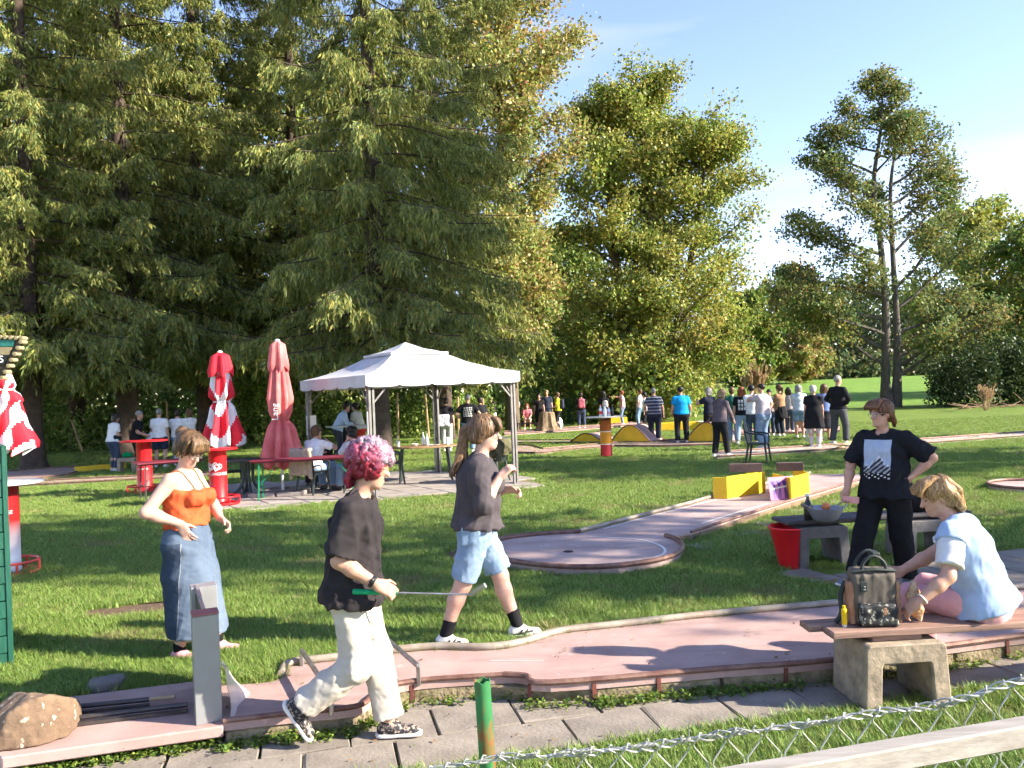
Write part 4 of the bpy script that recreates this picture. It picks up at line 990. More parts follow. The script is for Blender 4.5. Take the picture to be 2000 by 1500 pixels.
    # ---- hair
    if hair:
        st_, hcol = hair[0], hair[1]; m = hairmat(HAIR[hcol]) if isinstance(hcol, str) else hcol
        if not isinstance(m, bpy.types.Material): m = hairmat(m)
        S = Solid(hc - .34, hc + .26, min(h, .016) if not fine else h * 1.0)
        t_ = dict(crop=.006, short=.014, cap=.012).get(st_, .018)
        S.ell(hp(0, -.016, .036), np.array((.078 + t_, .095 + t_, .084 + t_)) * hs, Mh, .01)
        if st_ in ('short', 'long', 'pony', 'bob', 'bun', 'curly'): S.ell(hp(0, -.05, -.03), np.array((.066 + t_, .05 + t_, .06 + t_)) * hs, Mh, .02)
        fz = .0 if st_ != 'cap' else .0
        S.ell(hp(0, .115, -.045), np.array((.088, .075, .10)) * hs, Mh, .012, 'sub')
        S.cap(hp(-.075, .035, -.06), hp(-.075, .02, -.02), .03, .025, .01, 'sub') if st_ in ('crop', 'short', 'cap') else None
        S.cap(hp(.075, .035, -.06), hp(.075, .02, -.02), .03, .025, .01, 'sub') if st_ in ('crop', 'short', 'cap') else None
        S.cut(hp(0, -.04, -.075), Mh @ V3(0, .15, -1)) if st_ in ('crop', 'short', 'cap', 'pony', 'bun') else None
        if st_ == 'cap': S.ell(hp(0, .09, .055), (.06, .075, .012), Mh, .015)
        if st_ == 'pony': S.chain([hp(0, -.10, .04), hp(0, -.15, .0), hp(0, -.145, -.1), hp(0, -.115, -.22)], [.03, .036, .032, .015], .015)
        if st_ == 'bun': S.ell(hp(0, -.135, .055), (.048, .042, .05), Mh, .01)
        if st_ in ('long', 'bob'):
            q = -.24 if st_ == 'long' else -.1
            for sx in (-1, 0, 1): S.chain([hp(sx * .062, -.06, .02), hp(sx * .075, -.06 if sx == 0 else -.035, -.08), hp(sx * .06, -.075, q)], [.05, .045, .03], .03)
        if st_ == 'curly':
            for i in range(26): a = unit(1)[0]; a[1] -= .5; a[2] += .25; a = nrm(a); S.ell(hp(*(a * np.array((.09, .11, .10)) + V3(0, -.02, .03))), (.032, .032, .032), None, .012)
        if fine: S.ripple(.0035, 95, NP[0], (1, 1, .3))
        J['hair'] = S.build('cap' if st_ == 'cap' else 'hair', m, root)
    J['body'] = SB.build('body', SKINS[skin] if isinstance(skin, str) else skin, root, covers=[J[q] for q in ('shirtS', 'bottomS') if q in J], cell=.03 if fine else .055)
    for q in ('shirtS', 'bottomS'): J.pop(q, None)
    return J
HAIRS = None
def strands(J, parts, n, L, seed, cols, curl=.25, w_=.0022, lift=.002):
    """single hairs and fine locks lying on the hair mass"""
    global HAIRS
    if HAIRS is None: HAIRS = mat('hair_strand', (.1, .1, .1), .45, attr='tint', spec=.4)
    r_ = np.random.default_rng(seed); hp = J['hp']; Mh = J['Mh']; cr = hp(0, -.035, .125); dn = -Mh[:, 2]
    for o in parts:
        me = o.data; bv = BVHTree.FromPolygons([v.co for v in me.vertices], [tuple(p.vertices) for p in me.polygons]); co = np.array([v.co for v in me.vertices]); V_, F_, T_ = [], [], []
        for i in range(n):
            p = co[r_.integers(len(co))]; v = nrm(nrm(p - cr) * .6 + dn * .45 + r_.normal(0, curl, 3)); c = np.array(cols[r_.integers(len(cols))]) * r_.uniform(.6, 1.5); pts = []
            for k in range(5):
                h_, nn, _, _ = bv.find_nearest(Vector(p)); nn = np.array(nn); p = np.array(h_) + nn * (lift + .004 * r_.random()); pts.append((p, nn)); v = nrm(v - nn * (v @ nn) + r_.normal(0, curl * .6, 3) + dn * .12); p = p + v * L * r_.uniform(.7, 1.2) / 4
            b = len(V_)
            for k, (q, nn) in enumerate(pts):
                d = nrm(pts[min(k + 1, 4)][0] - pts[max(k - 1, 0)][0]); sd = nrm(np.cross(d, nn)) * w_ * (1 - .75 * k / 4) * r_.uniform(.7, 1.3); V_ += [q - sd, q + sd]; T_ += [c, c]
            F_ += [(b + 2 * k, b + 2 * k + 1, b + 2 * k + 3, b + 2 * k + 2) for k in range(4)]
        q = pymesh('strands', V_, np.array(F_), HAIRS, o, smooth=True, tint=np.array(T_)); q['kind'] = 'stuff'
def toworld(J, p):
    r = J['root']; q = rotz(np.asarray(p, float) * J['k'], r.rotation_euler[2]); return q + np.array(r.location)
def decal(name, J, part, origin, right, up, w_, h_, direction, fn, parent, nx=28, ny=28, lift=.004):
    """print on cloth: a grid laid on the garment, fn(x, y) in 0..1 -> material or None; one mesh per material"""
    o = J[part]; bvh = BVHTree.FromPolygons([v.co for v in o.data.vertices], [tuple(p.vertices) for p in o.data.polygons])
    origin, right, up, direction = map(lambda a: np.asarray(a, float), (origin, right, up, direction)); right, up, direction = nrm(right), nrm(up), nrm(direction)
    grid = {}
    for i in range(nx + 1):
        for j in range(ny + 1):
            p = origin + right * (i / nx - .5) * w_ + up * (j / ny - .5) * h_
            hit = bvh.ray_cast(Vector(p - direction * .5), Vector(direction), 1.0)
            grid[i, j] = None if hit[0] is None else np.array(hit[0]) - direction * lift
    byM = {}
    for i in range(nx):
        for j in range(ny):
            c = [grid[a] for a in ((i, j), (i + 1, j), (i + 1, j + 1), (i, j + 1))]
            m = fn((i + .5) / nx, (j + .5) / ny)
            if m is None or any(q is None for q in c): continue
            byM.setdefault(m.name, []).append(c)
    for k, qs in byM.items():
        v = np.array(qs).reshape(-1, 3); pymesh(name, v, np.arange(len(v)).reshape(-1, 4), bpy.data.materials[k], parent)

def pp(u, v, P, H):
    """stand someone seen at (u, v) feet and P high"""
    a = g(u, v, 0)[1]; b = F * H / P; Y = .45 * a + .55 * b; q = at(u, v, Y); return (q[0], q[1], 0.0)
# ------------------------------------------------------------------ the people further off
def Y_(deg): return R(deg)
HIPS = dict(hr=(.19, .02, 1.0), hl=(-.19, .02, 1.0), er=(1, -.4, 0), el=(-1, -.4, 0))
FWDH = dict(hr=(.08, .3, 1.02), hl=(-.08, .3, 1.02))
GL = 'group at the tables under the spruces'; GM = 'players and onlookers by the meadow'
HS = .029
c1 = person('person in white T-shirt and dark jeans with dark shoulder bag beside spruce trunk', pp(222, 920, 112, 1.66), Y_(-35), 1.66, HS, 1.12, shirt=('tee', WHT), bottom=('slim', DENIMD), hair=('bob', 'dark'), look=(.3, 1, -.2), lean=(0, .05), hr=(.1, .28, 1.05), group=GL)
c2 = person('grey haired person in black T-shirt facing the white shirts', pp(268, 921, 110, 1.72), Y_(-80), 1.72, HS, 1.15, shirt=('tee', BLACK), bottom=('trousers', BLACKT), hair=('crop', 'grey'), lean=(0, .06), hr=(.1, .3, 1.0), hl=(-.1, .3, 1.0), group=GL, shoes=SHOEB)
person('child in white top bending forward among the group in white shirts', pp(290, 916, 84, 1.3), Y_(-60), 1.30, HS, .95, shirt=('tee', WHT), bottom=('shorts', (0.5, .5, .52)), hair=('short', 'dark'), lean=(0, .14), hr=(.1, .35, .95), hl=(-.1, .35, .95), group=GL)
person('grey haired person in white T-shirt and dark shorts with back turned', pp(314, 914, 113, 1.74), Y_(5), 1.74, HS, 1.12, shirt=('tee', WHT), bottom=('shorts', (0.025, .03, .06)), hair=('crop', 'grey'), group=GL, fr=(.13, 0, 0), fl=(-.13, 0, 0), tr=(.3, 1, 0), tl=(-.3, 1, 0))
person('dark haired person in white T-shirt and jeans, second from the folded parasol', pp(350, 912, 108, 1.70), Y_(12), 1.70, HS, 1.1, shirt=('tee', WHT), bottom=('trousers', DENIM), hair=('short', 'dark'), group=GL, **FWDH)
person('brown haired person in white T-shirt with rucksack strap, nearest the folded parasol', pp(373, 910, 108, 1.70), Y_(55), 1.70, HS, 1.05, shirt=('tee', WHT), bottom=('trousers', (.3, .28, .25)), hair=('bob', 'brown'), group=GL, **FWDH)
# at the pavilion
SEATP = dict(pz=.5, kr=(.1, 1, 1), kl=(-.1, 1, 1))
def seat_pos(u, v): p = g(u, v, 0.02); return (p[0], p[1], 0.024)
person('person in white T-shirt seated with back turned on the chair with beige jacket', seat_pos(612, 962), Y_(-28), 1.74, .021, 1.12, shirt=('tee', WHT), bottom=('trousers', DENIM), hair=('short', 'brown'), lean=(0, .08), fr=(.14, .44, 0), fl=(-.12, .42, 0), hr=(.12, .36, .98), hl=(-.1, .36, .74), er=(1, 0, -.6), group=GL, shoes=SHOEB, **SEATP)
person('person in black seated behind the man in white at the table', seat_pos(628, 948), Y_(175), 1.68, .024, 1.0, shirt=('long', BLACK), bottom=('trousers', BLACKT), hair=('short', 'dark'), lean=(0, .05), fr=(.14, .44, 0), fl=(-.12, .42, 0), hr=(.14, .36, .74), hl=(-.14, .36, .74), group=GL, shoes=SHOEB, **SEATP)
person('curly dark haired person in pale jacket and jeans seated with hand on cheek', seat_pos(704, 958), Y_(62), 1.66, .021, 1.0, shirt=('long', (.55, .56, .6)), bottom=('trousers', DENIM), hair=('curly', 'black'), lean=(0, .09), look=(0, 1, -.15), fr=(.14, .50, 0), fl=(-.12, .46, 0), hr=(.1, .36, .76), hl=(-.05, .27, 1.02), el=(-.3, .6, -1), group=GL, shoes=SHOEB, **SEATP)
person('person in pale blue shirt leaning over the bar table with dark trousers', pp(661, 902, 112, 1.74), Y_(-72), 1.76, HS, 1.08, shirt=('long', (.42, .52, .68)), bottom=('trousers', (.04, .045, .06)), hair=('short', 'dark'), lean=(0, .17), hr=(.12, .50, 1.05), hl=(-.12, .50, 1.05), group=GL, shoes=SHOEB)
person('long black haired person in black with sunglasses behind the bar table', pp(683, 896, 106, 1.70), Y_(172), 1.70, HS, 1.0, shirt=('long', BLACK), bottom=('trousers', BLACKT), hair=('long', 'black'), group=GL, shoes=SHOEB, **FWDH)
person('person in cream T-shirt and red shorts reaching across the bar table', pp(706, 900, 106, 1.70), Y_(68), 1.70, HS, 1.1, shirt=('tee', (.6, .57, .5)), bottom=('shorts', (.5, .04, .03)), hair=('short', 'dark'), lean=(0, .09), hr=(.1, .45, 1.05), hl=(-.1, .4, 1.0), group=GL)
c13 = person('person in black T-shirt and pale jeans carrying a striped tote, seen under the pavilion', pp(874, 880, 106, 1.72), Y_(8), 1.72, HS, 1.02, shirt=('tee', BLACK), bottom=('trousers', (.45, .46, .46)), hair=('short', 'dark'), group=GL, hl=(-.2, .15, 1.1))
c14 = person('grey haired person in black T-shirt with white lettering on the back', pp(917, 884, 114, 1.80), Y_(0), 1.80, HS, 1.18, shirt=('tee', BLACK), bottom=('trousers', DENIM), hair=('crop', 'grey'), group=GL, **HIPS)
person('dark haired person in black T-shirt half hidden by the one with lettered shirt', pp(941, 872, 92, 1.68), Y_(20), 1.68, HS, 1.0, shirt=('tee', BLACKT), bottom=('trousers', DENIM), hair=('short', 'dark'), group=GL)
# by the meadow
FAR = .035
PUT = dict(lean=(0, .15), hr=(.03, .34, .78), hl=(-.03, .34, .80), look=(0, 1, -1))
c16 = person('player in dark T-shirt and white shorts bending over a putter', pp(963, 845, 67, 1.68), Y_(165), 1.70, FAR, 1.0, shirt=('tee', (.035, .025, .04)), bottom=('shorts', (.65, .64, .6)), hair=('long', 'dark'), group=GM, fr=(.16, 0, 0), fl=(-.16, 0, 0), **PUT)
person('person in white top and jeans with a hand behind the head', pp(1008, 842, 60, 1.62), Y_(200), 1.64, FAR, 1.0, shirt=('tee', (.7, .68, .66)), bottom=('slim', DENIM), hair=('short', 'brown'), hr=(.12, -.06, 1.62), er=(1, 0, .6), hl=(-.1, .3, 1.1), group=GM, shoes=SHOEB)
person('person in pink top and shorts sitting on a low seat', (*pp(1031, 843, 55, 1.42)[:2], 0), Y_(178), 1.62, FAR, 1.0, shirt=('tee', (.7, .2, .25)), bottom=('shorts', (.65, .4, .4)), hair=('long', 'red'), fr=(.14, .42, 0), fl=(-.14, .42, 0), hr=(.12, .4, .6), hl=(-.12, .4, .6), lean=(0, .08), group=GM, **SEATP)
person('dark haired person in long dark dress and sunglasses beside the stump', pp(1055, 842, 70, 1.66), Y_(180), 1.68, FAR, .95, shirt=('dress', (.02, .018, .016)), bottom=('wide', (.02, .018, .016)), hair=('long', 'black'), group=GM, shoes=SHOEB)
person('person in navy T-shirt standing behind the stump', pp(1070, 836, 74, 1.80), Y_(175), 1.82, FAR, 1.05, shirt=('tee', (.03, .035, .06)), bottom=('trousers', DENIMD), hair=('short', 'blond'), group=GM)
c21 = person('person in yellow T-shirt and black jeans wearing a dark rucksack', pp(1092, 840, 74, 1.70), Y_(75), 1.70, FAR, 1.0, shirt=('tee', (.55, .55, .03)), bottom=('slim', BLACKT), hair=('short', 'brown'), group=GM, shoes=SHOEB, **FWDH)
person('person in dark red top bending forward by the meadow fence', pp(1113, 818, 54, 1.64), Y_(130), 1.64, FAR, 1.0, shirt=('tee', (.09, .02, .03)), bottom=('trousers', (.05, .04, .05)), hair=('long', 'dark'), lean=(0, .12), hr=(.1, .36, .95), hl=(-.1, .36, .95), group=GM, shoes=SHOEB)
c23 = person('person in rolled jeans and black top wearing a pink rucksack', pp(1137, 838, 69, 1.62), Y_(2), 1.64, FAR, 1.12, shirt=('tee', BLACK), bottom=('trousers', DENIMD, .75), hair=('short', 'dark'), group=GM, fr=(.13, 0, 0), fl=(-.13, 0, 0), **FWDH)
c24 = person('dark haired person in black top with pale rucksack behind the bottles', pp(1181, 842, 78, 1.68), Y_(-10), 1.68, FAR, 1.0, shirt=('tee', BLACK), bottom=('trousers', BLACKT), hair=('long', 'black'), group=GM, shoes=SHOEB, **FWDH)
person('person in sleeveless pink top and jeans pointing along the lane', pp(1217, 827, 69, 1.66), Y_(85), 1.66, FAR, .95, shirt=('vest', (.6, .35, .38)), bottom=('trousers', DENIM), hair=('short', 'red'), hr=(.2, .6, 1.46), er=(1, 0, -.3), group=GM)
person('person in pale blouse and jeans beside the striped polo shirt', pp(1250, 829, 76, 1.68), Y_(60), 1.70, FAR, 1.0, shirt=('tee', (.42, .36, .42)), bottom=('trousers', DENIM), hair=('short', 'brown'), lean=(0, -.05), group=GM, fr=(.1, .12, 0), **HIPS)
person('person in black waistcoat and white shirt hidden behind striped polo shirt', pp(1262, 840, 80, 1.6), Y_(80), 1.58, FAR, .9, shirt=('tee', WHT), bottom=('trousers', BLACKT), hair=('short', 'black'), group=GM, shoes=SHOEB)
STRIPE = mat('striped_polo', (0.045, 0.05, 0.075), .9)
_n, _l = STRIPE.node_tree.nodes, STRIPE.node_tree.links
_tc2 = _n.new('ShaderNodeTexCoord'); _sx = _n.new('ShaderNodeSeparateXYZ'); _l.new(_tc2.outputs['Object'], _sx.inputs[0])
_mm = _n.new('ShaderNodeMath'); _mm.operation = 'MULTIPLY'; _mm.inputs[1].default_value = 9.5; _l.new(_sx.outputs['Z'], _mm.inputs[0])
_fr = _n.new('ShaderNodeMath'); _fr.operation = 'FRACT'; _l.new(_mm.outputs[0], _fr.inputs[0]); _gt = _n.new('ShaderNodeMath'); _gt.operation = 'GREATER_THAN'; _gt.inputs[1].default_value = .68; _l.new(_fr.outputs[0], _gt.inputs[0])
_mxx = _n.new('ShaderNodeMixRGB'); _mxx.inputs[1].default_value = (.045, .05, .075, 1); _mxx.inputs[2].default_value = (.3, .3, .34, 1); _l.new(_gt.outputs[0], _mxx.inputs[0]); _l.new(_mxx.outputs[0], _n['Principled BSDF'].inputs['Base Color'])
person('heavy person in striped polo shirt and dark jeans, seen from behind', pp(1280, 858, 108, 1.76), Y_(-6), 1.76, HS, 1.28, shirt=('tee', STRIPE), bottom=('trousers', (.03, .035, .055)), hair=('crop', 'grey'), belly=.03, group=GM, shoes=SHOEB, hl=(-.25, .1, 1.0), hr=(.3, .06, .88))
person('person in bright blue T-shirt and black cap, seen from behind', pp(1333, 860, 115, 1.76), Y_(-4), 1.78, HS, 1.22, shirt=('tee', (0.01, .28, .62)), bottom=('trousers', BLACKT), hair=('cap', 'cap'), belly=.02, group=GM, hr=(.27, .08, .9), hl=(-.27, .08, .9), fr=(.14, 0, 0), fl=(-.14, 0, 0))
person('grey haired person in dark T-shirt raising both hands', pp(1388, 858, 108, 1.70), Y_(30), 1.70, HS, 1.12, shirt=('tee', (.02, .022, .04)), bottom=('trousers', BLACKT), hair=('bob', 'grey'), hr=(.06, .3, 1.36), hl=(-.2, .34, 1.36), er=(1, 0, -1), el=(-1, 0, -1), group=GM)
c31 = person('person in mauve grey hooded sweater and black trousers holding a putter', pp(1408, 889, 134, 1.68), Y_(-58), 1.70, .022, 1.08, shirt=('hoodie', (.13, .10, .115)), bottom=('trousers', BLACKT), hair=('bob', 'blond'), lean=(0, .05), hr=(.16, .34, .92), hl=(-.15, .1, .86), look=(.1, 1, -.35), fr=(.1, .15, 0), fl=(-.1, -.12, 0), group=GM)
person('person in green T-shirt behind the red haired one', pp(1433, 862, 112, 1.70), Y_(-20), 1.70, HS, 1.05, shirt=('tee', (.03, .14, .10)), bottom=('trousers', DENIM), hair=('short', 'brown'), group=GM)
c33 = person('red haired person in black T-shirt with white print and light jeans', pp(1452, 862, 117, 1.70), Y_(-18), 1.70, .024, 1.05, shirt=('tee', BLACK), bottom=('trousers', DENIML), hair=('long', 'red'), fr=(.1, .05, 0), fl=(-.16, -.22, .0), group=GM)
person('person in white T-shirt and black cap between the printed shirt and grey shirt', pp(1472, 864, 117, 1.72), Y_(-10), 1.74, HS, 1.1, shirt=('tee', WHT), bottom=('trousers', DENIMD), hair=('cap', 'cap'), group=GM)
person('heavy person in pale grey T-shirt and jeans with a hand at the mouth', pp(1493, 872, 128, 1.76), Y_(42), 1.78, .022, 1.28, shirt=('tee', (.42, .39, .42)), bottom=('trousers', DENIM), hair=('crop', 'dark'), belly=.05, hl=(-.1, .2, 1.46), el=(-1, .2, -.8), hr=(.27, .02, .98), er=(1, -.3, 0), group=GM, hem=-.02)
person('short person whose face shows between grey shirt and tan top', pp(1506, 850, 92, 1.58), Y_(150), 1.56, HS, .95, shirt=('tee', (.35, .3, .32)), bottom=('trousers', DENIMD), hair=('short', 'black'), group=GM)
c37 = person('person in tan top with long ponytail and black jacket tied at the waist', pp(1526, 848, 104, 1.70), Y_(30), 1.70, HS, 1.02, shirt=('tee', (.33, .19, .10)), bottom=('trousers', (.02, .03, .045)), hair=('pony', 'brown'), group=GM, **FWDH)
person('person in beige jacket half hidden behind the tan top', pp(1543, 846, 88, 1.6), Y_(-30), 1.58, HS, .95, shirt=('long', (.36, .32, .32)), bottom=('trousers', DENIMD), hair=('long', 'dark'), group=GM)
person('person in pale blue hooded top and denim shorts, seen from behind', pp(1563, 849, 108, 1.68), Y_(-8), 1.68, .024, 1.08, shirt=('hoodie', (.55, .62, .66)), bottom=('shorts', DENIML), hair=('bob', 'grey'), group=GM, **FWDH)
person('white haired person in black dress and pale leggings', pp(1592, 867, 128, 1.68), Y_(-30), 1.68, .024, 1.15, shirt=('dress', BLACK), bottom=('slim', (.5, .46, .46)), hair=('short', 'white'), hr=(.2, .26, .9), group=GM)
person('person in blue shirt and dark skirt between black dress and tall onlooker', pp(1613, 857, 112, 1.68), Y_(-12), 1.68, HS, 1.05, shirt=('long', (.16, .22, .42)), bottom=('skirt', (.02, .02, .03), .35), hair=('long', 'brown'), group=GM, shoes=SHOEB)
person('tall grey haired person in black sweater and grey jeans looking sideways', pp(1640, 862, 138, 1.90), Y_(-62), 1.92, .023, 1.14, shirt=('long', BLACK), bottom=('trousers', (.07, .075, .085)), hair=('crop', 'grey'), look=(.15, 1, 0), hr=(.2, .06, 1.02), hl=(-.2, .12, 1.0), er=(1, -.5, 0), el=(-1, -.5, 0), group=GM, fr=(.16, .05, 0), fl=(-.14, -.1, 0))
# ------------------------------------------------------------------ the five people up front
FH = .0098
def glasses(J, m, r=.024, th=.0022, square=False):
    hp = J['hp']; gl = MB()
    for sx in (-1, 1):
        c = (sx * .032, .101, .003); n = 16
        gl.tube([hp(c[0] + r * 1.08 * math.copysign(abs(math.cos(t)) ** (.7 if square else 1), math.cos(t)), c[1] - .012 * abs(c[0] + r * math.cos(t)) / .05, c[2] + r * .9 * math.sin(t)) for t in np.linspace(0, 2 * math.pi, n + 1)[:-1]], th, 5, closed=True)
        gl.tube([hp(sx * .057, .088, .008), hp(sx * .074, .05, .01), hp(sx * .079, -.005, .006)], th, 5)
    gl.tube([hp(-.009, .104, .006), hp(0, .107, .009), hp(.009, .104, .006)], th, 5)
    gl.build('glasses', m, J['root'], True)
    ln = MB()
    for sx in (-1, 1):
        ln.add([hp(sx * .032 + r * math.cos(t), .0985 - .012 * abs(sx * .032 + r * math.cos(t)) / .05, .003 + r * .88 * math.sin(t)) for t in np.linspace(0, 2 * math.pi, 15)[:-1]], [tuple(range(14))])
    ln.build('lens', LENS, J['root'])
LENS = bpy.data.materials.new('lens_glass'); LENS.use_nodes = True
_b = LENS.node_tree.nodes['Principled BSDF']; _b.inputs['Alpha'].default_value = .16; _b.inputs['Roughness'].default_value = .05; _b.inputs['Base Color'].default_value = (.5, .5, .5, 1)
FRAME = mat('spectacle_frame', (.04, .025, .02), .3)
def eyes(J, col=(.03, .025, .02)):
    hp = J['hp']
    for sx in (-1, 1):
        c = hp(sx * .031, .0835, .007)
        MB().lathe([(.0008, -.0055), (.005, -.004), (.0068, 0), (.005, .004), (.0008, .0055)], 10, c).build('eye', mat('eye_dark', col, .2), J['root'], True)
        MB().tube([hp(sx * .014, .0945, .026), hp(sx * .032, .091, .031), hp(sx * .049, .078, .026)], [.0022, .003, .0018], 5).build('eyebrow', J['hair'].data.materials[0], J['root'], True)
def kids(J, *names): return [c for c in J['root'].children if c.name.split('.')[0] in names]
def soft(name, m, parent, lo, hi, h, fn, it=1):
    S = Solid(lo, hi, h); fn(S); return S.build(name, m, parent, it)
def locks(S, hp, pts, n, spread, r, seed, k=.006):
    """hair as many separate locks following a guide line (in head space)"""
    r_ = np.random.default_rng(seed)
    for i in range(n):
        o = r_.normal(0, spread, 3); P_ = [hp(*(np.array(p) + o * (0.5 + j * .25) + r_.normal(0, spread * .3, 3))) for j, p in enumerate(pts)]
        S.chain(P_, list(np.linspace(r, r * .45, len(P_))), k)

# ---- woman in orange top, looking down at the lane
pO = g(376, 1283, 0)
JO = person('person in orange strap top and long denim skirt looking down by the metal gate', (pO[0], pO[1], 0), R(-96), 1.655, FH, 1.16, 'pale', hs=1.11, lean=(0, -.02), look=(.34, .74, -.55), shirt=('tank', mat('orange_knit', (0.56, 0.10, 0.03), .8, (0.48, .075, .025), 20, bump=.3, bscale=200, spec=.2)),
            bottom=('skirt', mat('denim_skirt', (0.075, 0.105, 0.155), .85, (0.125, .165, .225), 4.0, bump=.35, bscale=140, spec=.1, stretch=(1, 1, .35)), .16), shoes=mat('pink_shoe', (.72, .36, .40), .6, (.6, .25, .3), 15), hair=('bun', (.11, .06, .03)), bust=1.2, hips=1.04, fine=True, hem=.09,
            hr=(.2, .04, 1.075), er=(.6, -1, .1), hl=(-.10, .22, 1.06), el=(-1, -.5, 0), fr=(.1, -.05, 0), fl=(-.1, .16, 0), tr=(.2, 1, 0), tl=(-.1, 1, 0), fold=.004, handR=((-.1, .45, -.8), (-1, 0, 0), .3, V3(0, 1, .2)), handL=((.1, .75, -.5), (.6, -.3, -.6), .75, V3(.5, .6, .3)))
hp = JO['hp']
soft('fringe', JO['hair'].data.materials[0], JO['root'], JO['hc'] - .2, JO['hc'] + .2, FH, lambda S: [S.chain([hp(x * .7, .04, .115), hp(x * .95, .083, .094), hp(x * 1.05, .103, .055), hp(x * 1.1, .10, .036)], [.016, .015, .011, .005], .012) for x in np.linspace(-.06, .06, 8)] + [S.chain([hp(sx * .07, .04, .09), hp(sx * .082, .05, .02), hp(sx * .076, .035, -.05)], [.018, .012, .004], .008) for sx in (-1, 1)])
glasses(JO, FRAME, .026, .0026); eyes(JO)
MB().tube([hp(.08 + .012 * math.cos(t), -.006 + .002, -.055 + .022 * math.sin(t)) for t in np.linspace(0, 6.28, 13)[:-1]], .0018, 5, closed=True).build('earring', mat('gold', (.7, .5, .2), .3, metal=.9), JO['root'], True)
soft('waistband', JO['bottom'].data.materials[0], JO['root'], JO['P'] - .3, JO['P'] + .3, FH, lambda S: (S.cap(JO['P'] + V3(0, 0, .06), JO['P'] + V3(0, 0, .1), .186, .178, .01, right=(1, 0, 0), d1=.152, d2=.146), S.cut(JO['P'] + V3(0, 0, .105), (0, 0, 1)), S.cut(JO['P'] + V3(0, 0, .062), (0, 0, -1))))
SK = mat('skirt_panel_with_shade', (0.035, .05, .08), .85, (.05, .07, .105), 6, bump=.3, bscale=140, spec=.1)  # darker denim panel, with the shade on that side painted into its colour
def panel(x, y): return SK if x < .66 - .1 * (1 - y) else None
decal('side_panel', JO, 'bottom', V3(.0, -.02, .56), (0, 1, 0), (0, 0, 1), .46, .72, (-1, 0, 0), panel, JO['root'], 40, 60, .003)
SEAM = mat('pale_seam', (.26, .28, .31), .8)
decal('seam', JO, 'bottom', V3(.0, -.02, .56), (0, 1, 0), (0, 0, 1), .46, .72, (-1, 0, 0), lambda x, y: SEAM if 0 <= x - (.66 - .1 * (1 - y)) < .012 else None, JO['root'], 160, 50, .0045)
for a_, t_ in ((JO['AR'], JO['TR']), (JO['AL'], JO['TL'])):
    soft('sock', cloth((.012, .012, .013)), JO['root'], a_ - .15, a_ + .15, FH, lambda S: (S.cap(a_ + V3(0, 0, .05), a_ - V3(0, 0, .05), .047, .045, .01), S.cut(a_ + V3(0, 0, .06), (0, 0, 1))))

bvO = BVHTree.FromPolygons([v.co for v in JO['body'].data.vertices], [tuple(p.vertices) for p in JO['body'].data.polygons])
for sx in (-1, 1):
    C_, N2, rt_, fw_, ax_ = JO['C'], JO['Nb'], JO['rt'], JO['fw'], JO['axis']; raw = smoothline([C_ + rt_ * sx * .085 + fw_ * .17 + ax_ * .03, C_ + rt_ * sx * .095 + fw_ * .13 + ax_ * .10, N2 + rt_ * sx * .105 + ax_ * .02 + fw_ * .02, N2 + rt_ * sx * .10 - fw_ * .09 - ax_ * .06, C_ + rt_ * sx * .09 - fw_ * .15 + ax_ * .05], 6); pts = []
    for q in raw: h_, nn, _, _ = bvO.find_nearest(Vector(q)); pts.append(np.array(h_) + np.array(nn) * .003)
    MB().tube(pts, .0055, 6).build('strap', JO['shirt'].data.materials[0], JO['root'], True)
strands(JO, kids(JO, 'hair', 'fringe'), 900, .09, 1, [(.13, .075, .036), (.20, .12, .06), (.07, .04, .02)], .16)
# ---- player with crimson and silver hair, mid-stride with a putter
pP = g(700, 1452, PATH_Z + .002)
BT = mat('washed_black_cotton', (0.022, 0.019, 0.021), .9, (0.034, 0.029, 0.031), 8, bump=.3, bscale=140, spec=.12)
CARGO = mat('cream_cotton', (0.50, 0.45, 0.39), .88, (0.46, 0.41, 0.355), 5, bump=.3, bscale=120, spec=.12)
PRN = mat('patterned_canvas', (.02, .02, .025), .7, (.32, .25, .2), 55, lo=.52, hi=.56)
JP = person('player with crimson and silver curls in black T-shirt, walking with a green gripped putter', (pP[0], pP[1] + .02, PATH_Z + .002), R(-92), 1.69, FH, 1.04, 'fair', hs=1.1, lean=(0, .035), pz=.925, look=(.06, .93, -.26), shirt=('tee', BT), bottom=('wide', CARGO, .94), shoes=PRN, hair=('short', (.25, .018, .04)), fine=True,
            hem=-.10, hr=(.23, .19, .98), er=(.3, -.6, -.9), hl=(-.27, -.06, .96), fr=(.07, -.31, .16), tr=(.05, .55, -.83), kr=(.05, 1, 0), fl=(-.07, .17, 0), tl=(-.05, 1, 0), kl=(-.05, 1, 0), fold=.006, fit=1.2, sleeve=.95, handR=((-.05, .82, -.45), (-.75, -.1, -.6), .95, V3(-.2, .6, .7)), neckf=.045)
hp = JP['hp']; SILV = hairmat((.30, .21, .27)); CRIM = JP['hair'].data.materials[0]
def curls(S, lo, hi, n, seed, rad, cy, box_):
    r_ = np.random.default_rng(seed)
    for i in range(n):
        a = nrm(r_.normal(size=3)); a[0] *= 1; q = np.array(a) * np.array((.089, .107, .099)) + np.array((0, -.016, .036))
        if box_(q): 
            t = nrm(np.cross(a, r_.normal(size=3))); S.chain([hp(*q), hp(*(q + t * .02 + a * .016)), hp(*(q + t * .036 + a * .006))], [rad, rad * .85, rad * .5], .005)
MAG = hairmat((.34, .065, .12))
soft('curls', CRIM, JP['root'], JP['hc'] - .24, JP['hc'] + .24, .0075, lambda S: curls(S, 0, 0, 520, 3, .014, 0, lambda q: q[1] < .05 and -.08 < q[2] < .06))
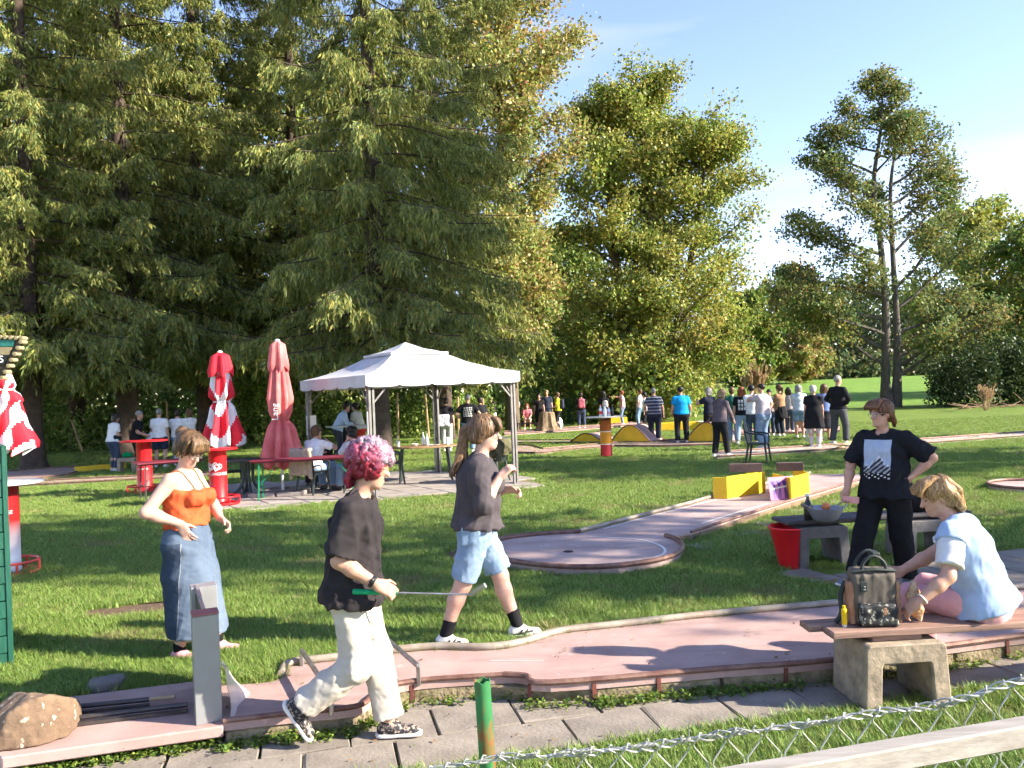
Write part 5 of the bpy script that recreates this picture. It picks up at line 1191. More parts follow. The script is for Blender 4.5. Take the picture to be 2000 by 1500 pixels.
soft('nape_curls', CRIM, JP['root'], JP['hc'] - .24, JP['hc'] + .24, .0075, lambda S: [S.chain([hp(x, -.075, -.03), hp(x * 1.1, -.092, -.085), hp(x, -.078, -.125)], [.024, .021, .012], .008) for x in np.linspace(-.055, .055, 6)])
soft('magenta_curls', MAG, JP['root'], JP['hc'] - .24, JP['hc'] + .24, .0075, lambda S: curls(S, 0, 0, 520, 4, .0145, 0, lambda q: .03 < q[2] < .095 and q[1] < .07))
def silver(S):
    S.ell(hp(0, -.005, .048), np.array((.09, .106, .096)) * 1.08, JP['Mh'], .01); S.cut(hp(0, -.03, .112), JP['Mh'] @ V3(0, -.45, -1)); S.ell(hp(0, .125, -.03), (.095, .08, .10), JP['Mh'], .012, 'sub')
    curls(S, 0, 0, 520, 5, .016, 0, lambda q: q[2] > .105 or (q[1] > .03 and q[2] > .05)); S.ripple(.005, 70, 3)
soft('silver_curls', SILV, JP['root'], JP['hc'] - .24, JP['hc'] + .24, .0075, silver)
eyes(JP); glasses(JP, mat('gold', (.7, .5, .2), .3), .021, .0015)
wr = JP['WR']; dw = nrm(JP['WR'] - JP['ER'])
soft('watch', mat('watch_black', (.02, .02, .025), .3), JP['root'], wr - .1, wr + .1, .005, lambda S: (S.cap(wr - dw * .035, wr - dw * .02, .037, .037, .004), S.ell(wr - dw * .028 + V3(.034, 0, .012), (.012, .019, .019), None, .004), S.cut(wr - dw * .014, dw), S.cut(wr - dw * .042, -dw)))
soft('pocket', CARGO, JP['bottom'], JP['HL'] - .5, JP['HL'] + .3, .009, lambda S: (S.box(JP['HL'] * .45 + JP['KL'] * .55 + V3(.075, .0, 0), (.035, .075, .085), None, .014, .01).ripple(.004, 40, 3)))
# the putter lies in the hand
hg = toworld(JP, JP['WR'] + nrm(V3(-.05, .82, -.45)) * .085 + V3(-.03, 0, -.018))
putter = empty('putter', (0, 0, 0), 0, 'putter with green grip held level by the player with crimson curls', 'putter')
pd = nrm(V3(1, .04, -.075)); ge = hg - pd * .21
MB().tube([ge, ge + pd * .01, hg + pd * .03], [.014, .0165, .0135], 12).build('grip', mat('green_rubber', (.0, .30, .12), .55, (.0, .24, .1), 30, bump=.3), putter, True)
MB().tube([hg + pd * .03, hg + pd * .43], .0058, 8).build('shaft', STEEL, putter, True)
he = hg + pd * .43; MB().bar(he, he + nrm(V3(.8, -.25, .5)) * .11, .018, .03).build('head', STEEL, putter, bevel=.004)
strands(JP, kids(JP, 'curls', 'nape_curls'), 500, .05, 2, [(.30, .018, .045), (.40, .035, .09), (.16, .01, .025)], .7)
strands(JP, kids(JP, 'magenta_curls'), 600, .05, 3, [(.32, .07, .14), (.38, .2, .27), (.22, .03, .08)], .7)
strands(JP, kids(JP, 'silver_curls'), 900, .055, 4, [(.38, .29, .36), (.45, .38, .45), (.28, .10, .17)], .7, lift=.005)
# ---- walking person in denim shorts
pW = g(940, 1263, 0)
GREYT = mat('charcoal_jersey', (0.055, 0.047, 0.052), .85, (0.075, .064, .07), 6, bump=.25, bscale=150, spec=.15)
JW = person('person with ponytail in charcoal top and light denim shorts walking past the lane', (pW[0], pW[1] + .06, 0), R(-90), 1.69, FH, 1.12, 'pale', hs=1.09, lean=(0, .03), pz=.915, look=(.02, 1, -.14), shirt=('push', GREYT), bottom=('shorts', DENIML, .93), shoes=SHOEW, hair=('pony', (.19, .105, .055)), fine=True, hips=1.05, bust=1.1, sleeve=1.3, fit=1.25,
            hem=-.02, hr=(.17, .2, 1.30), er=(.35, -.25, -1), hl=(-.08, .24, 1.17), el=(-.6, -.4, -1), fr=(.08, -.27, .01), tr=(.05, 1, -.05), fl=(-.08, .29, 0), tl=(-.05, 1, .02), fold=.006, belly=.02, handR=((-.05, .75, .65), (-.6, .5, -.6), .95, V3(-.2, -.4, .9)), handL=((.2, .9, -.1), (.6, -.2, -.7), .95, V3(0, .3, .9)))
hp = JW['hp']
soft('fringe', JW['hair'].data.materials[0], JW['root'], JW['hc'] - .2, JW['hc'] + .2, FH, lambda S: [S.chain([hp(x * .8, .05, .112), hp(x, .085, .092), hp(x * 1.1, .104, .05), hp(x * 1.1, .10, .03)], [.016, .014, .010, .005], .012) for x in np.linspace(-.06, .06, 8)])
soft('ponytail', JW['hair'].data.materials[0], JW['root'], JW['hc'] - .62, JW['hc'] + .2, .009, lambda S: locks(S, hp, [(0, -.10, .03), (0, -.15, .0), (0, -.16, -.12), (0, -.17, -.24), (.01, -.19, -.30)], 14, .014, .02, 4))
glasses(JW, FRAME, .025, .0026); eyes(JW)
for a_ in (JW['AR'], JW['AL']):
    kn = JW['KR'] if a_ is JW['AR'] else JW['KL']; up_ = nrm(kn - a_)
    soft('sock', cloth((.014, .014, .016)), JW['root'], a_ - .2, a_ + .25, FH, lambda S: (S.cap(a_ - up_ * .03, a_ + up_ * .14, .044, .054, .01), S.cut(a_ + up_ * .13, up_)))
for sx, a_, t_ in ((1, JW['AR'], JW['TR']), (-1, JW['AL'], JW['TL'])):
    for i, (y0, y1) in enumerate(((-.01, .05), (.02, .085), (.045, -.0))):
        pass
STRP = mat('black_stripe', (.02, .02, .02), .6)
# dark stripes on the white trainers
for sh_ in [c for c in JW['root'].children if c.name.startswith('shoe')]:
    JW['_shoe'] = sh_
    cen = np.mean([v.co for v in sh_.data.vertices], axis=0)
    decal('stripe', JW, '_shoe', cen + V3(0, .0, -.002), (0, 1, 0), (0, 0, 1), .15, .06, (-1, 0, 0), lambda x, y: STRP if (abs((x - .35) - (y - .5) * .35) < .06 or abs((x - .62) - (y - .5) * .35) < .06 or abs(y - .45 - (x - .5) * .35) < .09) and .1 < y < .9 else None, sh_, 30, 16, .0025)
soft('pocket', DENIML, JW['bottom'], JW['HR'] - .3, JW['HR'] + .3, .008, lambda S: S.box(JW['HR'] + V3(.10, -.055, -.03), (.012, .055, .07), None, .008, .006))

strands(JW, kids(JW, 'hair', 'fringe', 'ponytail'), 800, .10, 5, [(.20, .115, .06), (.29, .18, .10), (.10, .055, .03)], .13)
# ---- standing person in black T-shirt, in the shade
pS = g(1738, 1146, 0)
JS = person('person in black T-shirt with mountain print, hand on hip, behind the backpack', (pS[0], pS[1], 0), R(136), 1.64, FH, 1.14, 'fair', hs=1.08, lean=(.0, -.01), look=(.42, .9, -.08), shirt=('tee', cloth((.012, .013, .017))), bottom=('wide', cloth((.010, .010, .012)), .95), shoes=mat('grey_shoe', (.16, .19, .22), .7, (.1, .12, .14), 12), hair=('short', (.15, .065, .028)), fine=True,
            hem=-.09, belly=.05, hr=(.30, .16, .92), er=(1, -.6, 0), hl=(-.24, .0, 1.05), el=(-1, -.5, .05), fr=(.20, .32, 0), tr=(.75, .75, 0), fl=(-.13, -.10, 0), tl=(-.3, 1, 0), fold=.005, fit=1.25, sleeve=.92, handR=((.15, .35, -.9), (-.8, .5, 0), .8, V3(.1, .9, .1)), handL=((.55, .25, -.75), (.9, -.2, .3), .4, V3(.3, .9, .2)))
hp = JS['hp']
soft('fringe', JS['hair'].data.materials[0], JS['root'], JS['hc'] - .2, JS['hc'] + .2, FH, lambda S: [S.chain([hp(x * .5 - .02, .02, .122), hp(x * .9, .078, .102), hp(x * 1.1 + .01, .103, .066), hp(x * 1.15 + .02, .099, .05)], [.018, .016, .012, .005], .012) for x in np.linspace(-.065, .055, 8)])
soft('side_hair', JS['hair'].data.materials[0], JS['root'], JS['hc'] - .25, JS['hc'] + .2, FH, lambda S: [S.chain([hp(sx * .07, -.02, .05), hp(sx * .088, -.03, -.01), hp(sx * .078, -.06, -.075), hp(sx * .05, -.085, -.12)], [.025, .022, .022, .012], .01) for sx in (-1, 1)])
glasses(JS, STEEL, .023, .0018, True); eyes(JS)
PB = mat('print_blue', (.30, .36, .46), .85, (.36, .42, .52), 6); PG = mat('print_grey', (.16, .17, .20), .85, (.32, .33, .36), 18); PW = mat('print_white', (.6, .62, .66), .85)
def mount(x, y):
    m = .34 + .26 * max(0, 1 - abs(x - .42) / .34) + .03 * math.sin(x * 23)
    if y > m + .0: return PB
    if y > m - .05: return PW if math.sin(x * 40 + y * 30) > .1 else PG
    if y > .16: return PG if math.sin(x * 31 + y * 50) > -.2 else None
    return PW if math.sin(x * 27) * math.sin(y * 60 + x * 9) > .5 else None
decal('print', JS, 'shirt', JS['C'] + JS['fw'] * .1 + V3(.015, 0, -.075), (1, 0, 0), (0, 0, 1), .25, .36, (0, -1, 0), mount, JS['root'], 64, 84, .004)
hw = toworld(JS, JS['WR'] + V3(.02, .05, -.085))
MB().bar(hw + V3(-.02, 0, .0), hw + V3(.13, -.03, -.015), .012, .06).build('phone', mat('pink_case', (.75, .35, .33), .5), None, bevel=.004)
tag(bpy.data.objects['phone'], 'pink cased phone in the lowered hand of the person in black', 'phone')
strands(JS, kids(JS, 'hair', 'fringe', 'side_hair'), 700, .09, 6, [(.17, .075, .035), (.24, .12, .06), (.09, .04, .02)], .16)
# ---- seated person on the bench plank
SEAT_Z = .445 + PATH_Z
pB = at(1925, 1190, 5.08)
VEST = mat('pale_blue_knit', (.27, .37, .55), .85, (.32, .42, .60), 8, bump=.4, bscale=180, spec=.12)
PKT = mat('pink_cotton', (.66, .34, .35), .88, (.56, .28, .30), 8, bump=.3, bscale=130, spec=.12)
JB = person('person in pale blue knit top and pink trousers seated on the bench', (pB[0], pB[1], PATH_Z), R(48), 1.64, FH, 1.14, 'fair', hs=1.04, lean=(-.04, .10), pz=.60, look=(-.55, .78, -.28), shirt=('vest', VEST), bottom=('trousers', PKT), shoes=SHOEW, hair=('short', (.42, .24, .10)), fine=True, hips=1.1,
            hem=-.06, hl=(-.52, .26, .66), el=(-.5, -.3, -1), hr=(-.05, .50, .74), er=(1, -.1, -.7), fr=(.2, .44, 0.1), fl=(-.12, .48, 0.1), kr=(.25, 1, 1), kl=(-.1, 1, .9), fold=.0032, sleeve=.2, fit=1.2, handL=((-.05, .72, -.65), (.75, -.2, -.5), .55, V3(.4, .7, .3)), neckf=.06)
hp = JB['hp']
WTEE = cloth((.62, .62, .63))
def sleeves(S):
    for s_, e_ in ((JB['SL'], JB['EL']), (JB['SR'], JB['ER'])):
        T = Solid(S.o, S.o, S.h); T.n = S.n; T.ax = S.ax; T.D = np.full_like(S.D, .3); T.cap(s_, s_ + (e_ - s_) * .8, .078, .088, .03); T.cut(s_ + (e_ - s_) * .78, nrm(e_ - s_)); S.join(T, .01)
    S.ripple(.005, 30, 8)
soft('sleeve', WTEE, JB['root'], np.minimum(JB['SL'], JB['EL']) - .2, np.maximum(JB['SR'], JB['ER']) + .2, FH, sleeves)
CURL = JB['hair'].data.materials[0]
soft('locks', CURL, JB['root'], JB['hc'] - .25, JB['hc'] + .25, .0065, lambda S: [S.chain([hp(x * .5, -.02, .122), hp(x * .85 + dx, .06, .113), hp(x * 1.05 + dx, .106, .082), hp(x * 1.1 + dx, .114, .052)], [.02, .018, .014, .006], .01) for x, dx in ((-.06, 0), (-.035, .01), (-.01, -.01), (.02, 0), (.045, .005), (.065, 0))] + [S.chain([hp(sx * .05, -.05 - i * .012, .10 - i * .02), hp(sx * .09, -.045 - i * .018, .03 - i * .012), hp(sx * .078, -.07 - i * .016, -.04 - i * .022), hp(sx * .05, -.10, -.10 - i * .01)], [.024, .02, .02, .01], .006) for sx in (-1, 1) for i in range(3)] + [S.chain([hp(0 + x, -.07, .11), hp(x * 1.4, -.12, .02), hp(x, -.115, -.08), hp(x, -.095, -.125)], [.025, .022, .02, .008], .006) for x in (-.04, -.015, .015, .04)])
eyes(JB)
wl = JB['WL']; dl = nrm(JB['WL'] - JB['EL'])
e1 = nrm(np.cross(dl, V3(0, 0, 1))); e2 = np.cross(dl, e1)
MB().tube([wl - dl * .03 + (e1 * math.cos(t) + e2 * math.sin(t)) * .037 for t in np.linspace(0, 6.28, 15)[:-1]], .0045, 6, closed=True).build('bracelet', mat('pearl', (.75, .72, .68), .35), JB['root'], True)

strands(JB, kids(JB, 'hair', 'locks'), 1200, .08, 7, [(.42, .25, .11), (.55, .36, .18), (.24, .13, .055)], .3)
# ------------------------------------------------------------------ pavilion, tables, chairs, parasols, benches
REDP = mat('red_plastic', (0.62, 0.012, 0.018), .42, (0.52, .01, .015), 5); DGREEN = mat('dark_green_plastic', (0.018, 0.028, 0.028), .45, (0.03, .042, .042), 8)
CANVAS = mat('white_canvas', (0.50, 0.50, 0.515), .8, (0.41, .41, .43), 2.2, bump=.25, bscale=5, bd=.02); GREYM = mat('grey_post', (0.15, 0.14, 0.135), .5, (.2, .19, .18), 8, metal=.3)
MAROON = mat('maroon_table', (0.17, 0.02, 0.035), .5, (0.13, .015, .028), 4); TGREEN = mat('green_leg', (0.01, 0.22, 0.09), .45); WPOLE = mat('white_pole', (.68, .68, .66), .4)
CONC = mat('old_concrete', (0.36, 0.285, 0.20), .95, (0.19, .155, .11), 9, bump=.9, bscale=26, bd=.008, detail=9); CONCG = mat('grey_concrete', (0.17, 0.155, 0.145), .95, (0.11, .10, .095), 8, bump=.7, bscale=26, bd=.008, detail=9)
PLANK = mat('weathered_plank', (0.30, 0.185, 0.14), .85, (0.17, .10, .08), 3.5, bump=.6, bscale=14, bd=.006, stretch=(.6, 8, 8), detail=7); PLANKD = mat('dark_plank', (0.045, 0.042, 0.045), .75, (.08, .07, .07), 4, bump=.4, bscale=14, bd=.006, stretch=(.6, 8, 8))
GLASSD = mat('dark_glass', (.012, .016, .012), .12, spec=.6)
REDC = mat('red_canvas', (0.66, 0.012, 0.03), .75, (.56, .01, .025), 6); WHITEC = mat('white_canvas_print', (.74, .73, .73), .75, (.66, .65, .65), 6); FADED = mat('faded_red_canvas', (0.50, 0.085, 0.085), .8, (.60, .17, .16), 3, bump=.2, bscale=8)

# pavilion
FLp = V3(-2.57, 14.7, 0); gd1 = V3(math.cos(GYAW), math.sin(GYAW), 0); gd2 = V3(-math.sin(GYAW), math.cos(GYAW), 0); GA, GB = 3.1, 3.35
pav = empty('pavilion', FLp + gd1 * GA / 2 + gd2 * GB / 2, GYAW, 'white canvas pavilion with scalloped edge and grey posts over the tables', 'pavilion')
for i, (sx, sy) in enumerate(((-1, -1), (1, -1), (-1, 1), (1, 1))):
    cx, cy = sx * GA / 2, sy * GB / 2; post = MB()
    for dx, dy in ((0, 0), (-sx * .07, 0), (0, -sy * .07)): post.box((cx + dx, cy + dy, 1.06), (.045, .045, 2.08))
    post.box((cx - sx * .025, cy - sy * .025, .03), (.2, .2, .012))
    post.build('post', GREYM, pav, bevel=.003)
    br = MB(); br.bar((cx - sx * .05, cy, 1.72), (cx - sx * .4, cy, 2.1), .03, .03, (0, 1, 0)); br.bar((cx, cy - sy * .05, 1.72), (cx, cy - sy * .4, 2.1), .03, .03, (1, 0, 0)); br.build('brace', GREYM, pav)
ov = .1; E = [(-GA / 2 - ov, -GB / 2 - ov), (GA / 2 + ov, -GB / 2 - ov), (GA / 2 + ov, GB / 2 + ov), (-GA / 2 - ov, GB / 2 + ov)]
def roofgrid(z0, z1, corners, t, n=10, sag=.07):
    vs_, fs = [], []
    for k in range(4):
        a, b = np.array(corners[k]), np.array(corners[(k + 1) % 4]); base = len(vs_)
        for j in range(n + 1):
            for i in range(n + 1):
                p = a + (b - a) * i / n; q = p * (1 - (1 - t) * j / n); sg = -sag * math.sin(math.pi * j / n) - sag * .5 * math.sin(math.pi * i / n) * math.sin(math.pi * j / n) + .008 * math.sin(i * 2.1 + k) * math.sin(j * 1.7)
                vs_.append((*q, z0 + (z1 - z0) * j / n + sg))
        fs += [(base + j * (n + 1) + i, base + j * (n + 1) + i + 1, base + (j + 1) * (n + 1) + i + 1, base + (j + 1) * (n + 1) + i) for j in range(n) for i in range(n)]
    return vs_, fs
v_, f_ = roofgrid(2.25, 2.74, E, .30); MB().add(v_, f_).build('roof', CANVAS, pav, True)
capE = [(x * .385, y * .385) for x, y in E]
v_, f_ = roofgrid(2.71, 2.95, capE, .03, 8, .03); MB().add(v_, f_).build('vent_cap', CANVAS, pav, True)
for k in range(4):
    a, b = np.array(capE[k]), np.array(capE[(k + 1) % 4]); MB().bar((*a, 2.695), (*b, 2.695), .012, .05).build('cap_edge', CANVAS, pav)
for k in range(4):
    a, b = np.array(E[k]), np.array(E[(k + 1) % 4]); n = 60; vv = []; nn = nrm(np.array([(b - a)[1], -(b - a)[0], 0]))[:2]
    for i in range(n + 1):
        p = a + (b - a) * i / n; w_ = nn * .012 * math.sin(i * .9 + k)
        sc = .035 * abs(math.sin(math.pi * i / n * 5)) ** .35
        vv += [(*(p), 2.255), (*(p + w_ * .6), 2.15), (*(p + w_), 2.045 - sc + .02)]
    MB().add(vv, [(3 * i + j, 3 * i + 3 + j, 3 * i + 4 + j, 3 * i + 1 + j) for i in range(n) for j in range(2)]).build('valance', CANVAS, pav, True)
MB().box((-GA / 2 + .06, GB / 2 - .05, 1.3), (.22, .006, .42)).build('notice', WHITE, pav)
MB().box((-GA / 2 - .06, -GB / 2 - .02, 1.3), (.006, .05, .6)).build('notice_strip', WHITE, pav)

def monobloc(name, loc, rz, label, m=DGREEN, group='plastic garden chairs', proto=[None]):
    if proto[0] is None or m is not DGREEN:
        t = empty(name)
        MB().box((0, 0, .43), (.44, .43, .03)).build('seat', m, t, bevel=.012)
        for sx in (-1, 1):
            MB().tube([(sx * .19, .19, .42), (sx * .235, .235, 0)], [.028, .02], 6).build('leg', m, t)
            MB().tube([(sx * .18, -.18, .42), (sx * .22, -.25, 0)], [.028, .02], 6).build('leg', m, t)
            MB().tube(smoothline([(sx * .24, -.25, .72), (sx * .27, -.1, .67), (sx * .27, .12, .65), (sx * .25, .2, .6), (sx * .215, .2, .43)], 4), [.022] * 17, 6).build('armrest', m, t, True)
            MB().tube([(sx * .2, -.2, .43), (sx * .22, -.27, .85)], .022, 6).build('back_post', m, t)
        MB().tube(smoothline([(-.22, -.27, .85), (-.12, -.29, .885), (.12, -.29, .885), (.22, -.27, .85)], 4), .022, 6).build('top_rail', m, t, True)
        for i in range(5):
            x = (i - 2) * .074; MB().bar((x, -.205, .44), (x, -.283, .87), .05, .012, (0, 1, .2)).build('slat', m, t)
    else: t = copy_tree(proto[0]); t.name = name
    if m is DGREEN and proto[0] is None: proto[0] = t
    t.location = loc; t.rotation_euler = (0, 0, rz); t.scale = (1.0, 1.0, 1.0)
    return tag(t, label, 'chair', group)
def gp(u, v, z=0.0): p = g(u, v, z); return (p[0], p[1], z)
monobloc('plastic_chair', gp(457, 962, .024), R(-60), 'dark plastic armchair beside the tall red logo column')
monobloc('plastic_chair', gp(612, 964, .024), R(-28), 'dark plastic armchair under the man in white, beige jacket over its back')
monobloc('plastic_chair', gp(706, 960, .024), R(62), 'dark plastic armchair under the curly haired person')
monobloc('plastic_chair', gp(766, 944, .024), R(-75), 'dark plastic armchair at the end of the pavilion table by the post')
monobloc('plastic_chair', gp(965, 940, .024), R(60), 'dark plastic armchair with olive jacket at the right hand pavilion post')
monobloc('plastic_chair', gp(630, 950, .024), R(175), 'dark plastic armchair beneath the person in black')
monobloc('plastic_chair', gp(1482, 902), R(-118), 'dark green plastic armchair alone on the lawn behind the yellow boxes')
monobloc('plastic_chair', gp(1590, 862), R(-20), 'pale plastic armchair behind the person in black dress', mat('pale_plastic', (.4, .4, .38), .5))

def bartable(loc, label, colm, topr=(.42, .34), h=1.1, r=.155, top=REDP, cage=True, tz=0.0, cagem=None, rz=0):
    t = empty('bar_table', loc, rz, label, 'table', 'tall bar tables')
    MB().lathe([(r * 1.04, .03), (r * 1.04, .06), (r, .07), (r, h - .04), (r * 1.05, h - .03)], 24).build('column', colm, t, True)
    MB().lathe([(.96, 0), (1.0, .008), (1.0, .026), (.97, .034)], 28, (0, 0, h - .03), topr[0], topr[1]).build('table_top', top, t, True)
    if cage:
        cg = MB()
        for z in (.03, .15): cg.tube([(.36 * math.cos(a), .30 * math.sin(a), z) for a in np.linspace(0, 2 * math.pi, 21)[:-1]], .016, 6, closed=True)
        for a in np.linspace(.3, 6.58, 7)[:-1]: cg.tube([(.36 * math.cos(a), .30 * math.sin(a), .03), (.36 * math.cos(a), .30 * math.sin(a), .15)], .014, 6)
        cg.build('foot_ring', cagem or REDP, t, True)
        ba = MB(); ba.lathe([(.3, 0), (.3, .02), (.17, .03)], 20); ba.build('base', cagem or REDP, t, True)
    return t
def wrapfn(r, a0, z0):
    return lambda x, y: (r * math.sin(a0 + x / r), -r * math.cos(a0 + x / r), z0 + y)
LOGOW = mat('logo_white', (.78, .76, .75), .5)
def heart_logo(t, r, a0, z0, s):
    """two nested open heart swirls, printed on the column"""
    f = wrapfn(r + .003, a0, z0)
    for k, sc in enumerate((1.0, .52)):
        pts = []
        for q in np.linspace(.25, 2 * math.pi - .35, 34):
            x = 16 * math.sin(q) ** 3; y = 13 * math.cos(q) - 5 * math.cos(2 * q) - 2 * math.cos(3 * q) - math.cos(4 * q); a = -.35
            pts.append((s * sc * (x * math.cos(a) - y * math.sin(a)) / 17, s * sc * (x * math.sin(a) + y * math.cos(a)) / 17))
        P_ = np.array(pts); d = np.gradient(P_, axis=0); nn = np.stack([-d[:, 1], d[:, 0]], 1); nn /= np.linalg.norm(nn, axis=1)[:, None] + 1e-9
        w_ = s * .11 * np.sin(np.linspace(.5, 2.9, len(P_)))[:, None]; A_, B_ = P_ + nn * w_, P_ - nn * w_; n_ = len(P_)
        pymesh('logo', [f(*p) for p in A_] + [f(*p) for p in B_], [(i, i + 1, n_ + i + 1, n_ + i) for i in range(n_ - 1)], LOGOW, t)
b1 = bartable(gp(284, 962), 'red bar table with slanting top behind the orange top', REDP, (.50, .36), 1.12)
b2 = bartable(gp(428, 986, .02), 'red logo column bar table in front of the red and white folded parasol', REDP, (.36, .32), 1.02)
for a0 in (-.55, .25): heart_logo(b2, .155, a0, .70, .085)
text_mesh('lettering', 'LANGNESE', .075, LOGOW, b2, wrapfn(.158, .45, .545)); text_mesh('lettering', 'LANGNESE', .05, LOGOW, b1, wrapfn(.158, .1, .5))
COLW = mat('red_white_column', (.72, .71, .70), .5)
_n, _l = COLW.node_tree.nodes, COLW.node_tree.links; _t = _n.new('ShaderNodeTexCoord'); _s = _n.new('ShaderNodeSeparateXYZ'); _l.new(_t.outputs['Object'], _s.inputs[0])
_rp = _n.new('ShaderNodeValToRGB'); _l.new(_s.outputs['Z'], _rp.inputs[0]); _e = _rp.color_ramp.elements
_e[0].position, _e[0].color = .05, (.5, .5, .5, 1); _e[1].position, _e[1].color = .95, (.3, .01, .015, 1)
for ps, c in ((.2, (.72, .71, .7, 1)), (.45, (.6, .45, .45, 1)), (.62, (.55, .02, .02, 1))):
    q = _e.new(ps); q.color = c
_l.new(_rp.outputs[0], _n['Principled BSDF'].inputs['Base Color'])
b3 = bartable(gp(10, 1122), 'red and white column bar table partly hidden by the green hut', COLW, (.44, .40), 1.06, .165, top=mat('pale_top', (.6, .58, .56), .4), cagem=mat('orange_red_tube', (.6, .07, .05), .45))
heart_logo(b3, .165, .12, .82, .075); text_mesh('lettering', 'LANGNESE', .06, LOGOW, b3, wrapfn(.168, .28, .7))
bartable(gp(681, 904), 'grey topped bar table with people leaning on it under the spruce', GREYM, (.62, .4), 1.06, .05, top=mat('grey_top', (.45, .45, .43), .5), cage=False)
bc = bartable(gp(1185, 892), 'bar table on a column striped orange, yellow and red, standing alone on the lawn', mat('x_col', (.5, .1, .02), .55), (.56, .42), 1.08, .155, top=mat('steel_top', (.42, .41, .38), .4), cage=False)
_cm = bpy.data.materials['x_col']; _n, _l = _cm.node_tree.nodes, _cm.node_tree.links; _t = _n.new('ShaderNodeTexCoord'); _s = _n.new('ShaderNodeSeparateXYZ'); _l.new(_t.outputs['Object'], _s.inputs[0]); _rp = _n.new('ShaderNodeValToRGB'); _rp.color_ramp.interpolation = 'CONSTANT'; _l.new(_s.outputs['Z'], _rp.inputs[0]); _e = _rp.color_ramp.elements
_e[0].position, _e[0].color = 0, (.5, .018, .018, 1); _e[1].position, _e[1].color = .325, (.75, .7, .6, 1)
for ps, c in ((.35, (.7, .27, .01, 1)), (.665, (.75, .7, .6, 1)), (.69, (.42, .10, .02, 1)), (.97, (.1, .03, .02, 1))): q = _e.new(ps); q.color = c
_l.new(_rp.outputs[0], _n['Principled BSDF'].inputs['Base Color'])

def bottle(loc, label, m, r=.04, h=.3, capm=None, name='bottle', neck=.35, lab=None):
    t = empty(name, loc, 0, label, 'bottle')
    MB().lathe([(r * .9, 0), (r, .01), (r, h * .55), (r * .8, h * .65), (r * neck, h * .78), (r * neck, h * .93)], 14).build('body', m, t, True)
    MB().lathe([(r * neck * 1.25, h * .9), (r * neck * 1.25, h)], 12).build('cap', capm or WHITE, t, True)
    if lab: MB().lathe([(r * 1.03, h * .18), (r * 1.03, h * .45)], 14).build('paper_label', lab, t, True)
    return t
CLEAR = mat('clear_plastic', (.62, .68, .74), .15, spec=.6); BLUEC = mat('blue_cap', (.05, .15, .5), .4)
cc = np.array(gp(1185, 892)); ht = 1.085
bottle(cc + V3(-.12, -.05, ht), 'clear water bottle with red label on the striped column table', CLEAR, .05, .32, REDP, lab=mat('red_label', (.6, .05, .04), .5))
bottle(cc + V3(-.01, -.1, ht), 'clear water bottle, middle one on the striped column table', CLEAR, .05, .31, BLUEC)
bottle(cc + V3(.1, -.02, ht), 'pale bottle with pink label on the striped column table', CLEAR, .045, .27, REDP, lab=mat('pink_label', (.6, .3, .35), .5))
bottle(cc + V3(.2, .02, ht), 'dark bottle at the edge of the striped column table', GLASSD, .04, .3, GREYM)

# beer tables
def beer_table(a, b, w_, z, label, legm, nlegs=2):
    a, b = np.asarray(a, float), np.asarray(b, float); L = np.linalg.norm(b - a); t = empty('beer_table', (*((a + b) / 2)[:2], 0), math.atan2(b[1] - a[1], b[0] - a[0]), label, 'table', 'folding beer tables')
    for k in range(3): MB().box((0, (k - 1) * w_ / 3, z - .014), (L, w_ / 3 - .004, .028)).build('board', MAROON, t, bevel=.004)
    MB().box((0, 0, z - .045), (L - .1, w_ * .8, .03)).build('frame', MAROON, t)
    for sx in (-1, 1):
        x = sx * (L / 2 - .16)
        for sy in (-1, 1): MB().bar((x, sy * w_ * .36, z - .05), (x + sx * .02, sy * w_ * .42, .02), .025, .025, (0, 1, 0)).build('leg', legm, t)
        br = MB(); br.bar((x, -w_ * .38, .3), (x, w_ * .38, .3), .018, .018); br.bar((x, 0, .32), (x - sx * .32, 0, z - .06), .018, .018, (0, 1, 0)); br.build('brace', legm, t)
    return t
beer_table(g(492, 898, .77), g(704, 888, .77), .5, .77, 'long maroon folding table with green legs in front of faded red parasol', TGREEN)
beer_table(g(262, 904, .77), g(392, 894, .77), .62, .77, 'maroon folding table behind the person in orange top', mat('dark_leg', (.03, .03, .032), .5))
# round plastic table with curved legs
rt_ = empty('garden_table', gp(486, 968, .024), 0, 'dark plastic garden table with curved legs next to the dark armchair', 'table')
MB().lathe([(.42, .68), (.45, .69), (.45, .715), (.43, .72)], 28).build('table_top', DGREEN, rt_, True)
for a in (.5, 2.1, 3.7, 5.2): MB().tube(smoothline([(.1 * math.cos(a), .1 * math.sin(a), .68), (.1 * math.cos(a), .1 * math.sin(a), .3), (.22 * math.cos(a), .22 * math.sin(a), .1), (.42 * math.cos(a), .42 * math.sin(a), .02)], 5), .03, 6).build('leg', DGREEN, rt_, True)
wt = empty('garden_table', gp(832, 938, .024), R(8), 'oval wooden topped table with dark legs under the pavilion', 'table')
MB().lathe([(.97, 0), (1.0, .006), (1.0, .028), (.98, .034)], 30, (0, 0, .71), .74, .45).build('table_top', mat('table_wood', (.22, .13, .07), .45, (.3, .19, .10), 3, stretch=(1, 7, 1)), wt, True)
for sx in (-1, 1):
    for sy in (-1, 1): MB().tube([(sx * .48, sy * .26, .71), (sx * .55, sy * .3, 0)], [.035, .025], 8).build('leg', DGREEN, wt, True)
w0 = np.array(gp(832, 938, .024)) + V3(0, 0, .748)
def cup(loc, label, m, r=.04, h=.12, straw=False):
    t = empty('cup', loc, 0, label, 'cup'); MB().lathe([(r * .8, 0), (r, h), (r * .93, h), (r * .74, .01)], 14).build('body', m, t, True)
    if straw: MB().tube([(0, 0, h * .4), (-.015, .01, h * 1.9)], .005, 6).build('straw', WHITE, t)
